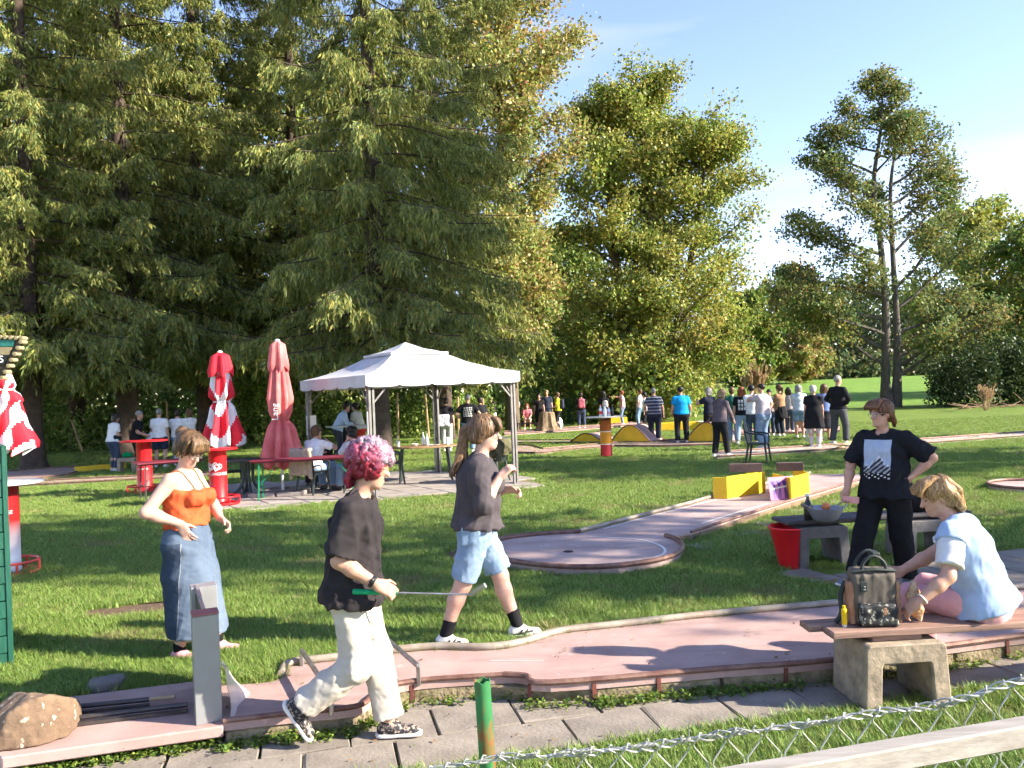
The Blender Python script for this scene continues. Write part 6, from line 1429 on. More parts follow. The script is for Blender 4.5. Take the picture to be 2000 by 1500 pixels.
cup(w0 + V3(-.56, -.05, 0), 'white paper cup with straw at the end of the oval table', WHITE, straw=True)
cup(w0 + V3(.5, -.08, 0), 'tall white cup at the other end of the oval table', WHITE, .045, .16)
bottle(w0 + V3(-.03, .05, 0), 'clear glass bottle, taller of the two on the oval table', CLEAR, .035, .28, WHITE)
bottle(w0 + V3(.06, .0, 0), 'clear glass bottle with short neck on the oval table', CLEAR, .035, .25, WHITE)
MB().lathe([(.03, 0), (.05, .01), (.075, .05), (.07, .05), (.045, .015)], 16, w0 + V3(-.2, -.05, 0)).build('bowl', WHITE, None, True); tag(bpy.data.objects['bowl'], 'small white bowl on the oval table', 'bowl')
MB().lathe([(.06, 0), (.12, .012), (.115, .016), (.05, .006)], 20, w0 + V3(.22, -.1, 0)).build('plate', WHITE, None, True); tag(bpy.data.objects['plate'], 'white plate on the oval table', 'plate')

# folded parasols
def parasol(loc, h, zc0, zc1, label, panel, r0, r1, r2, capm=None, vent=None, seed=0, folds=8, tie=.52, tilt=(0, 0), pole=WPOLE):
    t = empty('parasol', loc, 0, label, 'parasol', 'folded parasols'); t.rotation_euler = (tilt[0], tilt[1], 0)
    MB().tube([(0, 0, 0.0), (0, 0, zc1)], .026, 10).build('pole', pole, t, True)
    n, m = 96, 40; V_ = []; r_ = np.random.default_rng(seed); ph = r_.uniform(0, 6, 3)
    for j in range(m + 1):
        q = j / m; z = zc1 - (zc1 - zc0) * q
        rr = np.interp(q, [0, .04, .2, .45, tie, .7, .9, 1], [.03, r0 * .7, r0, r1 * 1.05, r1 * .82, r1 * 1.1, r2, r2 * .96])
        for i in range(n):
            a = 2 * math.pi * i / n; fo = 1 + (.10 + .22 * q) * math.cos(folds * a + ph[0] + q * 1.2) + .06 * math.cos(3 * a + ph[1] + 3 * q) + .03 * math.cos(17 * a + 5 * q)
            pinch = 1 - .25 * math.exp(-((q - tie) / .03) ** 2)
            zz = z + (.05 * math.cos(folds * a + ph[0] + 1.2) if j == m else 0)
            V_.append((rr * fo * pinch * math.cos(a), rr * fo * pinch * math.sin(a), zz))
    F_ = {}
    for j in range(m):
        for i in range(n):
            mm = panel(i / n, (j + .5) / m); F_.setdefault(mm.name, []).append((j * n + i, j * n + (i + 1) % n, (j + 1) * n + (i + 1) % n, (j + 1) * n + i))
    me = bpy.data.meshes.new('canopy'); mats = list(F_); fs = []; mi = []
    for k, nm in enumerate(mats): fs += F_[nm]; mi += [k] * len(F_[nm]); me.materials.append(bpy.data.materials[nm])
    me.from_pydata(V_, [], fs); me.polygons.foreach_set('material_index', mi); me.polygons.foreach_set('use_smooth', [True] * len(fs)); me.update()
    o = link(bpy.data.objects.new('canopy', me), t)
    if vent:
        vz0, vr = vent; vm = MB(); vv = []; n2 = 48
        for j, (rr, z) in enumerate(((.03, zc1 + .02), (vr * .7, zc1 - .06), (vr, vz0 + .08), (vr * .95, vz0))):
            for i in range(n2):
                a = 2 * math.pi * i / n2; vv.append((rr * (1 + .16 * math.cos(6 * a + j * .2)) * math.cos(a), rr * (1 + .16 * math.cos(6 * a)) * math.sin(a), z - (.05 * math.cos(6 * a) if j == 3 else 0)))
        vm.add(vv, [(j * n2 + i, j * n2 + (i + 1) % n2, (j + 1) * n2 + (i + 1) % n2, (j + 1) * n2 + i) for j in range(3) for i in range(n2)]); vm.build('vent_flap', capm, t, True)
    MB().lathe([(.05, zc1), (.05, zc1 + .03), (.02, zc1 + .05)], 12).build('finial', WHITE, t, True)
    rr = r1 * .72; MB().tube([(rr * math.cos(a), rr * math.sin(a), zc1 - (zc1 - zc0) * tie) for a in np.linspace(0, 6.28, 25)[:-1]], .012, 5, closed=True).build('strap', panel(.3, tie), t, True)
    return t
def swirl(x, y):   # red with white bands, the shape of a big swirl when open
    w_ = (y * 2.3 + .55 * math.sin(2 * math.pi * x * 2 + 1.3)) % 1
    return WHITEC if (w_ > .52 and y > .1) or (.25 < x < .45 and y > .12) else REDC
pz_ = gp(440, 968)
parasol(pz_, 2.8, .98, 2.86, 'red and white folded parasol with brand swirl behind the logo column', swirl, .155, .22, .34, REDC, (2.42, .235), 3)
f0 = parasol(gp(553, 964, .024), 3.0, .52, 3.0, 'tall faded red folded parasol beside the long maroon table', lambda x, y: FADED, .14, .21, .33, FADED, (2.45, .19), 5, tie=.62)
pf = gp(553, 964, .024)
text_mesh('lettering', 'Lang', .2, LOGOW, f0, lambda x, y: (.03 - y * .9, -.262, 1.62 + x * .9))
for k, (dx, dy) in enumerate(((-.27, -.27), (.27, -.27), (-.27, .27), (.27, .27))):
    MB().box((dx, dy, .04), (.5, .5, .08)).build('base_slab', PATIO, f0, bevel=.01)
parasol((gp(10, 1122)[0], gp(10, 1122)[1], 0), 2.6, 1.40, 2.42, 'red and white folded parasol at the green hut', swirl, .15, .21, .30, REDC, None, 9, tie=.3)

# jackets over chairs (lie on them: things of their own)
def drape(name, loc, rz, label, m, w_, top, drop, seed, cat='jacket'):
    o = soft(name, m, None, V3(-.5, -.45, .1), V3(.5, .35, 1.15), .02, lambda S: (S.box((0, -.275, top - .02), (w_ / 2, .05, .035), None, .03, .03), S.box((0, -.33, top - drop / 2), (w_ / 2, .035, drop / 2), None, .03, .04), S.box((0, -.23, top - drop * .3), (w_ / 2 * .9, .02, drop * .3), None, .02, .04), S.cap((-w_ * .45, -.33, top - .05), (-w_ * .5, -.33, top - drop - .06), .05, .04, .04), S.cap((w_ * .45, -.33, top - .05), (w_ * .52, -.33, top - drop - .03), .05, .04, .04), S.ripple(.013, 22, seed, (1.6, 1, .4))))
    o.location = loc; o.rotation_euler = (0, 0, rz); return tag(o, label, cat)
drape('jacket', gp(612, 964, .024), R(-28), 'beige jacket hanging over the chair of the man in white', cloth((.36, .29, .22)), .5, .9, .52, 3)
o = soft('jacket', cloth((.045, .042, .022), (.13, .12, .07), 4), None, V3(-.5, -.55, .2), V3(.5, .4, 1.1), .02, lambda S: (S.ell((0, -.25, .72), (.30, .14, .22), None, .04), S.ell((.06, .0, .58), (.24, .2, .13), None, .05), S.cap((-.2, -.3, .78), (-.3, -.34, .42), .07, .05, .04), S.cap((.2, -.3, .78), (.26, -.36, .5), .07, .05, .04), S.ripple(.02, 18, 5))); o.location = gp(965, 940, .024); o.rotation_euler = (0, 0, R(60)); tag(o, 'dark olive jacket heaped on the chair by the pavilion post', 'jacket')

# concrete arch benches
def arch(parent, c, rz, w_, h, d, m, op=.5, name='arch_block'):
    t_ = .09; poly = [(-w_ / 2, 0), (-w_ / 2 + .10, 0), (-w_ / 2 + .115, h - .125), (-w_ / 2 + .125, h - .115), (w_ / 2 - .125, h - .115), (w_ / 2 - .115, h - .125), (w_ / 2 - .10, 0), (w_ / 2, 0), (w_ / 2 - .02, h - .02), (w_ / 2 - .04, h), (-w_ / 2 + .04, h), (-w_ / 2 + .02, h - .02)]
    n = len(poly); v = [(x, -d / 2, z) for x, z in poly] + [(x, d / 2, z) for x, z in poly]
    f = [tuple(range(n)), tuple(range(n, 2 * n))[::-1]] + [(i, (i + 1) % n, n + (i + 1) % n, n + i) for i in range(n)]
    p = rotz(np.array(v), rz) + np.asarray(c); return MB().add(p, f).build(name, m, parent, bevel=.008)
bench = empty('bench', (0, 0, 0), 0, 'bench of worn planks on a concrete arch, with someone seated beside a backpack', 'bench')
ba_ = g(1692, 1394, PATH_Z); bdir = nrm(g(1866, 1383, PATH_Z) - ba_); BANG = math.atan2(bdir[1], bdir[0]); bnn = np.array([-bdir[1], bdir[0], 0])
ca = ba_ + bdir * .262 + bnn * .22; arch(bench, (ca[0], ca[1], PATH_Z), BANG, .525, .39, .44, CONC)
cb = ca + bdir * 2.0; arch(bench, (cb[0], cb[1], PATH_Z), BANG, .51, .39, .38, CONC)
pl0 = at(1684, 1252, 4.72)
for k, (o_, w_, m_) in enumerate(((.07, .145, PLANK), (.222, .145, PLANK))):
    s0 = ca - bdir * (.42 if k == 0 else .50) + bnn * (o_ - .17); s1 = s0 + bdir * 2.9
    mid = (s0 + s1) / 2; pk = MB().box((0, 0, 0), (2.9, w_, .042)).build('plank', m_, bench, bevel=.006, jitter=.002)
    pk.location = (mid[0], mid[1], PATH_Z + .39 + .034 + .022); pk.rotation_euler = (0, 0, BANG)
sw = ca - bdir * .02 + bnn * .0; MB().box((sw[0], sw[1], PATH_Z + .408), (.3, .3, .03), BANG).build('packing_board', PLANK, bench, bevel=.003)
bench2 = empty('bench', (0, 0, 0), 0, 'dark planked bench on two concrete arches next to the red bin', 'bench')
b20 = g(1590, 1112, 0); a2 = R(6); bd2 = V3(math.cos(a2), math.sin(a2), 0); bn2 = V3(-math.sin(a2), math.cos(a2), 0)
c2_ = b20 + bd2 * .12 + bn2 * .2; arch(bench2, (c2_[0], c2_[1], 0), a2, .54, .41, .4, CONCG)
c3_ = c2_ + bd2 * 1.12; arch(bench2, (c3_[0], c3_[1], 0), a2, .54, .41, .4, CONCG)
MB().box((*(c2_ + bd2 * .5)[:2], .425), (1.5, .12, .03), a2).build('bearer', PLANKD, bench2)
for k in range(2):
    q = c2_ + bd2 * .6 + bn2 * (-.09 + .18 * k); pk = MB().box((0, 0, 0), (1.95, .165, .035)).build('plank', PLANKD, bench2, bevel=.005)
    pk.location = (q[0], q[1], .459); pk.rotation_euler = (0, 0, a2)
T2 = .478
bin_ = empty('waste_bin', (c2_ + bd2 * -.30 - bn2 * .12), a2, 'red half round waste bin fixed to the concrete arch', 'bin'); bin_.scale = (.88, .88, .95)
bm_ = MB(); n_ = 14; prof = [(math.cos(t), math.sin(t)) for t in np.linspace(math.pi / 2, 3 * math.pi / 2, n_)]
for z, s_ in ((.02, .14), (.42, .235), (.435, .25), (.435, .225), (.05, .13)): bm_.v += [(x * s_, y * s_ * .95, z) for x, y in prof]
for j in range(4): bm_.f += [(j * n_ + i, j * n_ + (i + 1) % n_, (j + 1) * n_ + (i + 1) % n_, (j + 1) * n_ + i) for i in range(n_)]
bm_.f += [tuple(range(n_))[::-1], tuple(range(4 * n_, 5 * n_))]; bm_.build('bucket', REDP, bin_, True)
MB().tube([(x * .25, y * .25 * .95, .438) for x, y in prof], .011, 6).build('rim', REDP, bin_, True)
# things on the rear bench
p_ = at(1612, 1012, 8.05); colander = empty('mesh_bowl', (p_[0], p_[1], T2), .2, 'grey mesh bowl with two handles on the dark bench', 'bowl')
MB().lathe([(.095, 0), (.115, .01), (.165, .10), (.178, .125), (.170, .125), (.11, .018)], 26).build('body', mat('grey_mesh', (.34, .35, .38), .5, (.22, .23, .26), 90, metal=.3, bump=.4), colander, True)
for sx in (-1, 1): MB().tube(smoothline([(sx * .165, -.07, .12), (sx * .23, -.03, .165), (sx * .235, .03, .165), (sx * .165, .07, .12)], 4), .008, 6).build('handle', STEEL, colander, True)
MB().lathe([(.002, .0), (.035, .012), (.045, .04), (.03, .07), (.002, .08)], 14, (p_[0] + .02, p_[1] + .02, T2 + .09)).build('orange_fruit', mat('orange_skin', (.65, .2, .06), .5), None, True); tag(bpy.data.objects['orange_fruit'], 'orange thing lying in the grey mesh bowl', 'fruit')
p_ = at(1579, 1010, 8.1); bottle((p_[0], p_[1], T2), 'dark green glass bottle with pale cap on the dark bench', GLASSD, .042, .26, WHITE, neck=.38)
p_ = at(1792, 1010, 8.35); o = soft('bag', cloth((.012, .012, .014)), None, V3(-.25, -.2, -.02), V3(.25, .2, .32), .016, lambda S: (S.ell((0, 0, .11), (.17, .11, .13), None, .02), S.cap((-.05, 0, .2), (.06, .02, .25), .03, .03, .03), S.ripple(.01, 30, 2)))
o.location = (p_[0], p_[1], T2); tag(o, 'black bag on the dark bench behind the seated person', 'bag')

# backpack on the front bench
bq = ca - bdir * .10 - bnn * .02; BTOP = PATH_Z + .39 + .034 + .043
GB_ = mat('grey_brown_canvas', (.075, .062, .05), .85, (.11, .092, .075), 10, bump=.3, bscale=160); TAN = mat('tan_leather', (.36, .19, .11), .7, (.28, .14, .08), 9); FLOR = mat('floral_black', (.015, .016, .018), .7, (.28, .27, .22), 34, lo=.56, hi=.6)
DKG = mat('dark_strap', (.02, .028, .026), .7)
bp_ = empty('backpack', (bq[0], bq[1], BTOP), BANG - R(6), 'grey brown backpack with tan sides and floral pocket on the front bench', 'backpack')
bp_.scale = (.86, .86, .84)
soft('body', GB_, bp_, V3(-.25, -.2, -.02), V3(.25, .22, .47), .009, lambda S: (S.box((0, 0, .19), (.15, .085, .19), None, .035, .01), S.box((0, .0, .375), (.152, .055, .03), None, .02, .02), S.ripple(.004, 30, 4)))
for sx in (-1, 1): soft('side_panel', TAN, bp_, V3(-.3, -.2, -.02), V3(.3, .2, .45), .009, lambda S: (S.box((sx * .158, .0, .16), (.022, .07, .155), None, .018, .01), S.ripple(.004, 40, 3)))
soft('front_pocket', FLOR, bp_, V3(-.25, -.25, -.02), V3(.25, .1, .3), .009, lambda S: (S.box((.0, -.09, .085), (.135, .05, .085), None, .03, .01), S.ripple(.006, 34, 6)))
MB().tube(smoothline([(-.15, -.06, .385), (0, -.075, .40), (.15, -.06, .385)], 5), .011, 6).build('top_frame', DKG, bp_, True)
for yy, hh, wd in ((-.06, .49, .085), (.03, .51, .10)): MB().tube(smoothline([(-wd, yy, .36), (-wd * .9, yy, .44), (-wd * .3, yy, hh), (wd * .3, yy, hh), (wd * .9, yy, .44), (wd, yy, .36)], 5), .012, 6).build('carry_handle', DKG, bp_, True)
MB().box((.02, -.015, .505), (.06, .10, .035)).build('handle_wrap', DKG, bp_, bevel=.01)
MB().box((-.085, -.092, .285), (.05, .01, .075)).build('strap_patch', DKG, bp_, bevel=.004)
for dz in (.265, .285): MB().lathe([(.008, 0), (.006, .005)], 10, (0, 0, 0)).build('rivet', STEEL, bp_).location = (-.085, -.1, dz)
MB().tube(smoothline([(-.17, .03, .30), (-.21, .02, .2), (-.215, .0, .08), (-.26, -.01, .01)], 5), .018, 6).build('shoulder_strap', DKG, bp_, True)
MB().box((.035, -.146, .12), (.022, .006, .05)).build('leather_tab', TAN, bp_, bevel=.002)
lp = empty('yellow_holder', (*(bq - bdir * .2 - bnn * .05)[:2], BTOP), BANG, 'yellow cylinder clipped beside the backpack', 'holder'); lp.scale = (.75, .75, .75); MB().lathe([(.018, .02), (.022, .03), (.022, .14), (.012, .15), (.012, .17)], 12).build('body', mat('yellow_plastic', (.7, .45, .01), .4), lp, True); MB().lathe([(.015, 0), (.02, .02)], 12).build('cap', WHITE, lp, True)
TAIL = mat('fox_fur', (.40, .20, .08), .9, (.6, .42, .28), 22, bump=.8, bscale=60, bd=.01)
o = soft('tail_charm', TAIL, None, V3(-.12, -.12, -.02), V3(.12, .12, .3), .008, lambda S: (S.chain([(0, 0, .24), (.0, 0, .16), (.015, 0, .07), (.03, -.01, .012)], [.02, .042, .04, .012], .02), S.ripple(.005, 70, 2)))
q = bq + bdir * .24 - bnn * .04; o.location = (q[0], q[1], BTOP); tag(o, 'tan and white furry tail charm hanging at the backpack side', 'charm')

# yellow funnel boxes with brown blocks on the round ended lane
def ybox(px, hgt, blk, label):
    P_ = [g(u, v, LB + .002) for u, v in px]; t = empty('lane_obstacle', (0, 0, 0), 0, label, 'obstacle', 'yellow lane obstacles')
    n = len(P_); th = .022; c = np.mean(P_, axis=0)
    for i in range(n):
        a, b = P_[i], P_[(i + 1) % n]; d = nrm(b - a); nn = np.cross((0, 0, 1), d); nn = nn if np.dot(nn, c - a) > 0 else -nn
        if i == n - 1: continue
        hh = hgt * (1.0 if i != 0 else .97); q = [a + d * .002, b - d * .002, b - d * .002 + nn * th, a + d * .002 + nn * th]
        MB().prism([x[:2] for x in q], LB + .002 + .0005 * i, LB + hh + .003 * i).build('panel', YELLOW, t, bevel=.003)
    a, b = blk; A = P_[a[0]] + (P_[a[1]] - P_[a[0]]) * a[2]; B_ = P_[b[0]] + (P_[b[1]] - P_[b[0]]) * b[2]
    A = A.copy(); B_ = B_.copy(); A[2] = B_[2] = LB + hgt + .075
    MB().bar(A, B_, .12, .13).build('block', BROWN, t, bevel=.004)
    return t
D1 = [(1393, 974), (1421, 974), (1496, 962), (1462, 953)]
ybox(D1, .335, ((0, 3, .45), (1, 2, .92)), 'yellow box obstacle with brown block, the larger and nearer of two')
D2 = [(1510, 964), (1545, 977), (1582, 966), (1552, 954)]
ybox(D2, .335, ((0, 3, .2), (2, 3, .35)), 'yellow box obstacle with brown block behind the pink poster')
po = empty('poster', (0, 0, 0), 0, 'pink poster with purple dancing figures leaning on the yellow box', 'poster')
q0, q1 = g(1506, 978, LB + .006), g(1548, 974, LB + .006); pu = nrm(V3(-.05, .22, 1)); pr = nrm(q1 - q0); PWd, PHt = .36, .34
pn_ = nrm(np.cross(pr, pu))
def pt(x, y, o_=0): return q0 + pr * x * PWd + pu * y * PHt + pn_ * o_
MB().add([pt(x, y, o_) for o_ in (0, -.006) for x, y in ((0, 0), (1, 0), (1, 1), (0, 1))], [(0, 1, 2, 3), (7, 6, 5, 4), (0, 4, 5, 1), (1, 5, 6, 2), (2, 6, 7, 3), (3, 7, 4, 0)]).build('board', mat('pink_print', (.62, .20, .33), .6, (.55, .15, .30), 3), po)
PUR = mat('purple_print', (.11, .06, .26), .6); CRM = mat('cream_print', (.7, .6, .5), .6)
sgn = 1.0 if np.dot(pn_, CAM - q0) > 0 else -1.0
for i, fx in enumerate((.24, .5, .76)):
    fg = MB(); o_ = .003 * sgn + (0 if sgn > 0 else -.006)
    fg.add([pt(fx + .10 * math.cos(t), .74 + .09 * math.sin(t), o_) for t in np.linspace(0, 6.28, 13)[:-1]], [tuple(range(12))])
    fg.add([pt(fx - .05, .68, o_), pt(fx + .06, .68, o_), pt(fx + .05, .38, o_), pt(fx - .04, .38, o_)], [(0, 1, 2, 3)])
    s_ = (-1) ** i
    for lx in (-.07, .05): fg.add([pt(fx + lx * .5 - .02, .40, o_), pt(fx + lx * .5 + .03, .40, o_), pt(fx + lx + .04 * s_ + .02, .06, o_), pt(fx + lx + .04 * s_ - .03, .06, o_)], [(0, 1, 2, 3)])
    fg.add([pt(fx - .05, .64, o_), pt(fx - .13, .82, o_), pt(fx - .10, .84, o_), pt(fx - .02, .68, o_)], [(0, 1, 2, 3)]); fg.build('figure', PUR, po)
o_ = .005 * sgn + (0 if sgn > 0 else -.006); MB().add([pt(.05, .45, o_), pt(.97, .55, o_), pt(.97, .62, o_), pt(.05, .52, o_)], [(0, 1, 2, 3)]).build('banner', CRM, po)

# gate obstacle on the near lane and its plastic sheet
gate = empty('metal_gate', (0, 0, 0), 0, 'tall grey sheet metal gate standing across the near lane', 'gate')
g0, g1 = g(383, 1418, .02), g(428, 1412, .02); gd = nrm(V3(.9, .42, 0)); gn = np.array([-gd[1], gd[0], 0]); gw = .145; gang = math.atan2(gd[1], gd[0])
SHEET = mat('sheet_metal', (.33, .335, .34), .5, (.27, .275, .28), 2.5, metal=.55, bump=.05); SHEETD = mat('dark_sheet', (.05, .055, .04), .8, (.10, .10, .06), 10, bump=.5)
cg_ = g0 + gd * gw / 2 + gn * .06
GL_ = R(1.5)
MB().box((cg_[0], cg_[1], .02 + .31), (gw, .115, .62), gang).build('front_channel', SHEET, gate, bevel=.003)
MB().box((cg_[0], cg_[1], .02 + .628), (gw + .004, .119, .012), gang).build('red_top', mat('dull_red_paint', (.24, .07, .075), .6, (.3, .12, .12), 12), gate)
ck = cg_ + gn * .42 - gd * .0; MB().box((cg_[0] + (gn * .36)[0], cg_[1] + (gn * .36)[1], .02 + .31), (.03, .62, .62), gang).build('side_panel', SHEETD, gate, bevel=.003)  # side panel in a darker, mottled tone than the channels
bk = cg_ + gn * .62; MB().box((bk[0] + gd[0] * .04, bk[1] + gd[1] * .04, .02 + .33), (gw * 1.1, .13, .66), gang).build('rear_channel', SHEET, gate, bevel=.003)
for k, (o_, s_) in enumerate(((.03, .02), (.30, .02))): MB().bar(cg_ + gn * (o_ + .03) + V3(0, 0, .62 + .02 * k), bk + V3(0, 0, .66 - .02 + .02 * k), .02, .02).build('top_bar', SHEET, gate)
plas = bpy.data.materials.new('clear_sheet'); plas.use_nodes = True; _b = plas.node_tree.nodes['Principled BSDF']; _b.inputs['Base Color'].default_value = (.8, .72, .70, 1); _b.inputs['Alpha'].default_value = .72; _b.inputs['Roughness'].default_value = .3
ps = MB(); vv = []
for j in range(9):
    for i in range(7):
        a = i / 6; b = j / 8; base = g(434, 1410, .03) + gd * .02; p = base + gn * .42 * a + gd * (.02 + .16 * a * (1 - b) * 1.0 + .012 * math.sin(a * 9 + b * 5)) + V3(0, 0, .30 * b * (1 - .25 * a)); vv.append(p)
ps.add(vv, [(j * 7 + i, j * 7 + i + 1, (j + 1) * 7 + i + 1, (j + 1) * 7 + i) for j in range(8) for i in range(6)]); ps.build('plastic_sheet', plas, None, True); tag(bpy.data.objects['plastic_sheet'], 'translucent pale plastic sheet hanging from the metal gate', 'sheet')

# boulder and dark rock
def rock(name, loc, r, m, label, seed, rz=0, h=.016):
    r_ = np.random.default_rng(seed)
    def f(S):
        S.box((0, 0, r[2]), (r[0], r[1], r[2]), None, min(r) * .14, .01)
        for i in range(8): a = nrm(r_.normal(size=3)); a[2] = abs(a[2]) * .8; S.cut(V3(0, 0, r[2]) + a * np.array(r) * r_.uniform(.88, 1.02), a, .003)
        S.ripple(.004, 30, seed, crease=False); S.ripple(.004, 85, seed + 1)
    o = soft(name, m, None, V3(-r[0], -r[1], -.03) - .05, V3(r[0], r[1], 2 * r[2]) + .08, h, f); o.location = loc; o.rotation_euler = (0, 0, rz); return tag(o, label, 'rock')
SAND = mat('sandstone', (.21, .14, .09), .95, (.13, .085, .055), 5, bump=.8, bscale=18, bd=.012, detail=9)
_n, _l = SAND.node_tree.nodes, SAND.node_tree.links; _pb = _n['Principled BSDF']; _src = _pb.inputs['Base Color'].links[0].from_socket
_z = _n.new('ShaderNodeTexNoise'); _z.inputs['Scale'].default_value = 20; _z.inputs['Detail'].default_value = 6; _tcx = _n.new('ShaderNodeTexCoord'); _l.new(_tcx.outputs['Object'], _z.inputs['Vector']); _r = _n.new('ShaderNodeMapRange'); _r.inputs['From Min'].default_value = .63; _r.inputs['From Max'].default_value = .67; _l.new(_z.outputs['Fac'], _r.inputs['Value'])
_x = _n.new('ShaderNodeMixRGB'); _x.inputs[2].default_value = (.42, .38, .3, 1); _l.new(_src, _x.inputs[1]); _l.new(_r.outputs[0], _x.inputs[0]); _l.new(_x.outputs[0], _pb.inputs['Base Color'])
q = g(40, 1452, .02); rock('boulder', (q[0], q[1] + .08, .02), (.235, .18, .13), SAND, 'brown sandstone boulder with pale lichen on the start slab', 4, R(14), .011)
q = g(192, 1356, 0); rock('dark_rock', (q[0], q[1] + .08, -.01), (.125, .1, .055), CONCG, 'small dark rock in the grass behind the start slab', 7, .2)

# green plank hut at the edge of view
hut = empty('green_hut', (0, 0, 0), 0, 'green painted plank hut cut off by the edge of view', 'hut')
HG = mat('green_boards', (.003, .055, .034), .55, (.006, .075, .048), 4, bump=.25, bscale=12, stretch=(4, 4, 1))
h0 = g(22, 1308, 0); hx, hy = h0[0], h0[1]; nb = 13; HT = 1.62
hut.location = (hx, hy, 0); hut.rotation_euler = (0, 0, R(35))
for i in range(nb):
    z = HT * i / nb; MB().box((-.65, .012 - .004 * (i % 2), z + HT / nb / 2), (1.3, .024, HT / nb - .006)).build('board', HG, hut, bevel=.003)
    MB().box((.0, .75, z + HT / nb / 2), (.024, 1.45, HT / nb - .006)).build('board', HG, hut, bevel=.003)
MB().box((0, .012, HT / 2), (.035, .05, HT)).build('corner_post', HG, hut, bevel=.004)
MB().box((-.66, .75, HT / 2), (1.26, 1.4, HT - .01)).build('core', mat('hut_inside', (.02, .02, .02), .9), hut)
EAVE = mat('eave_cream', (.34, .29, .17), .7, (.24, .19, .10), 8); EBR = mat('eave_brown', (.06, .04, .025), .7)
sg = empty('hanging_sign', (0, 0, 0), 0, 'sloping scalloped sign board with green band at the hut roof', 'sign')
sy = hy - .05; A0, A1, A2, A3 = at(-60, 655, sy), at(44, 658, sy), at(38, 690, sy), at(4, 742, sy)
bd_ = [at(-90, 640, sy), at(40, 660, sy), at(36, 685, sy), at(2, 738, sy), at(-90, 738, sy)]
def slabface(pts, m, name, y0, y1):
    pts = [np.array(p) for p in pts]; n = len(pts); MB().add([p + V3(0, y0, 0) for p in pts] + [p + V3(0, y1, 0) for p in pts], [tuple(range(n)), tuple(range(n, 2 * n))[::-1]] + [(i, (i + 1) % n, n + (i + 1) % n, n + i) for i in range(n)]).build(name, m, sg, bevel=.002)
slabface(bd_, EBR, 'board', 0, .04)
slabface([at(-90, 662, sy), at(30, 664, sy), at(26, 677, sy), at(-90, 677, sy)], mat('sign_green', (.02, .16, .13), .5), 'green_band', -.006, 0.0)
slabface([at(-90, 678, sy), at(25, 678, sy), at(18, 693, sy), at(-90, 693, sy)], EAVE, 'cream_band', -.005, 0.0)
slabface([at(-90, 694, sy), at(17, 694, sy), at(10, 714, sy), at(-90, 714, sy)], mat('sign_black', (.01, .01, .01), .4), 'dark_band', -.006, 0.0)
text_mesh('lettering', 's', .11, LOGOW, sg, lambda x, y: tuple(at(4, 708, sy) + V3(x, -.009, y)))
for i in range(8):
    q = at(-30 + 10.5 * i, 657 + .5 * i, sy); MB().lathe([(.001, -.02), (.015, -.018), (.015, .045), (.001, .047)], 12).build('scallop', EAVE, sg, True).matrix_local = Matrix.Translation(q) @ Matrix.Rotation(R(-90), 4, 'X')
for i in range(7):
    a, b = np.array(at(43, 668, sy)), np.array(at(6, 738, sy)); q = a + (b - a) * i / 6; MB().lathe([(.001, -.02), (.015, -.018), (.015, .045), (.001, .047)], 12).build('scallop', EAVE, sg, True).matrix_local = Matrix.Translation(q) @ Matrix.Rotation(R(-90), 4, 'X')
MB().bar((hx - .32, hy + .05, 1.5), tuple(at(-20, 700, sy + .06)), .05, .05).build('bracket', EBR, sg)

# other small things on the lawn
yb = empty('yellow_beam', (0, 0, 0), 0, 'long yellow beam lying beside the shaded lane', 'beam'); MB().bar(g(146, 917, .08), g(246, 909, .08), .14, .16).build('beam', YELLOW, yb, bevel=.006)
cblk = empty('concrete_block', (0, 0, 0), 0, 'concrete arch block with green bag on it by the spruce trunk', 'block'); q = g(250, 921, 0); arch(cblk, (q[0], q[1], 0), R(5), .52, .40, .3, CONC)
o = soft('green_bag', cloth((.0, .22, .07)), None, V3(-.25, -.2, -.02), V3(.25, .2, .3), .022, lambda S: (S.ell((0, 0, .06), (.17, .10, .09), None, .02), S.ripple(.015, 26, 2))); o.location = (q[0], q[1], .41); tag(o, 'crumpled green bag on the concrete block', 'bag')
st_ = empty('tree_stump', gp(1069, 843), 0, 'flared sunlit tree stump with people standing behind it', 'stump')
MB().lathe([(.75, -.05), (.55, .05), (.42, .22), (.35, .48), (.32, .82), (.28, .87)], 40, wob=lambda a, q: 1 + (.22 * (1 - q) ** 1.5 + .03) * math.cos(7 * a + 1.2) + .05 * math.cos(13 * a + 3 * q)).build('trunk', mat('stump_bark', (.28, .20, .12), .95, (.10, .07, .045), 5, bump=1, bscale=14, stretch=(3, 3, .6)), st_, True)
o = soft('white_sack', cloth((.62, .62, .66)), None, V3(-.5, -.4, -.05), V3(.5, .4, .9), .03, lambda S: (S.ell((0, 0, .28), (.3, .24, .33), None, .02), S.ripple(.03, 12, 5))); q = gp(1088, 840); o.location = q; tag(o, 'big pale sack beside the stump', 'sack')
yf = empty('yellow_ramp', (0, 0, 0), 0, 'low yellow ramp piece behind the striped polo shirt', 'obstacle'); q0 = g(1292, 842, 0); MB().box((q0[0] + 1.0, q0[1] + .3, .16), (2.1, .7, .3), R(-4)).build('body', YELLOW, yf, bevel=.01)
MB().box((q0[0] + 1.9, q0[1] - .1, .33), (.9, .5, .02), R(-4)).build('white_plate', WHITE, yf)
yf2 = empty('yellow_box', (0, 0, 0), 0, 'small yellow box on the far lane under the pointing person', 'obstacle'); q0 = g(1205, 829, 0); MB().box((q0[0] - .1, q0[1] + .2, .17), (1.2, .5, .34), R(4)).build('body', YELLOW, yf2, bevel=.01)
wb = empty('wooden_box', (0, 0, 0), 0, 'pale wooden obstacle with square holes behind the ponytail', 'obstacle'); q0 = g(1548, 838, 0)
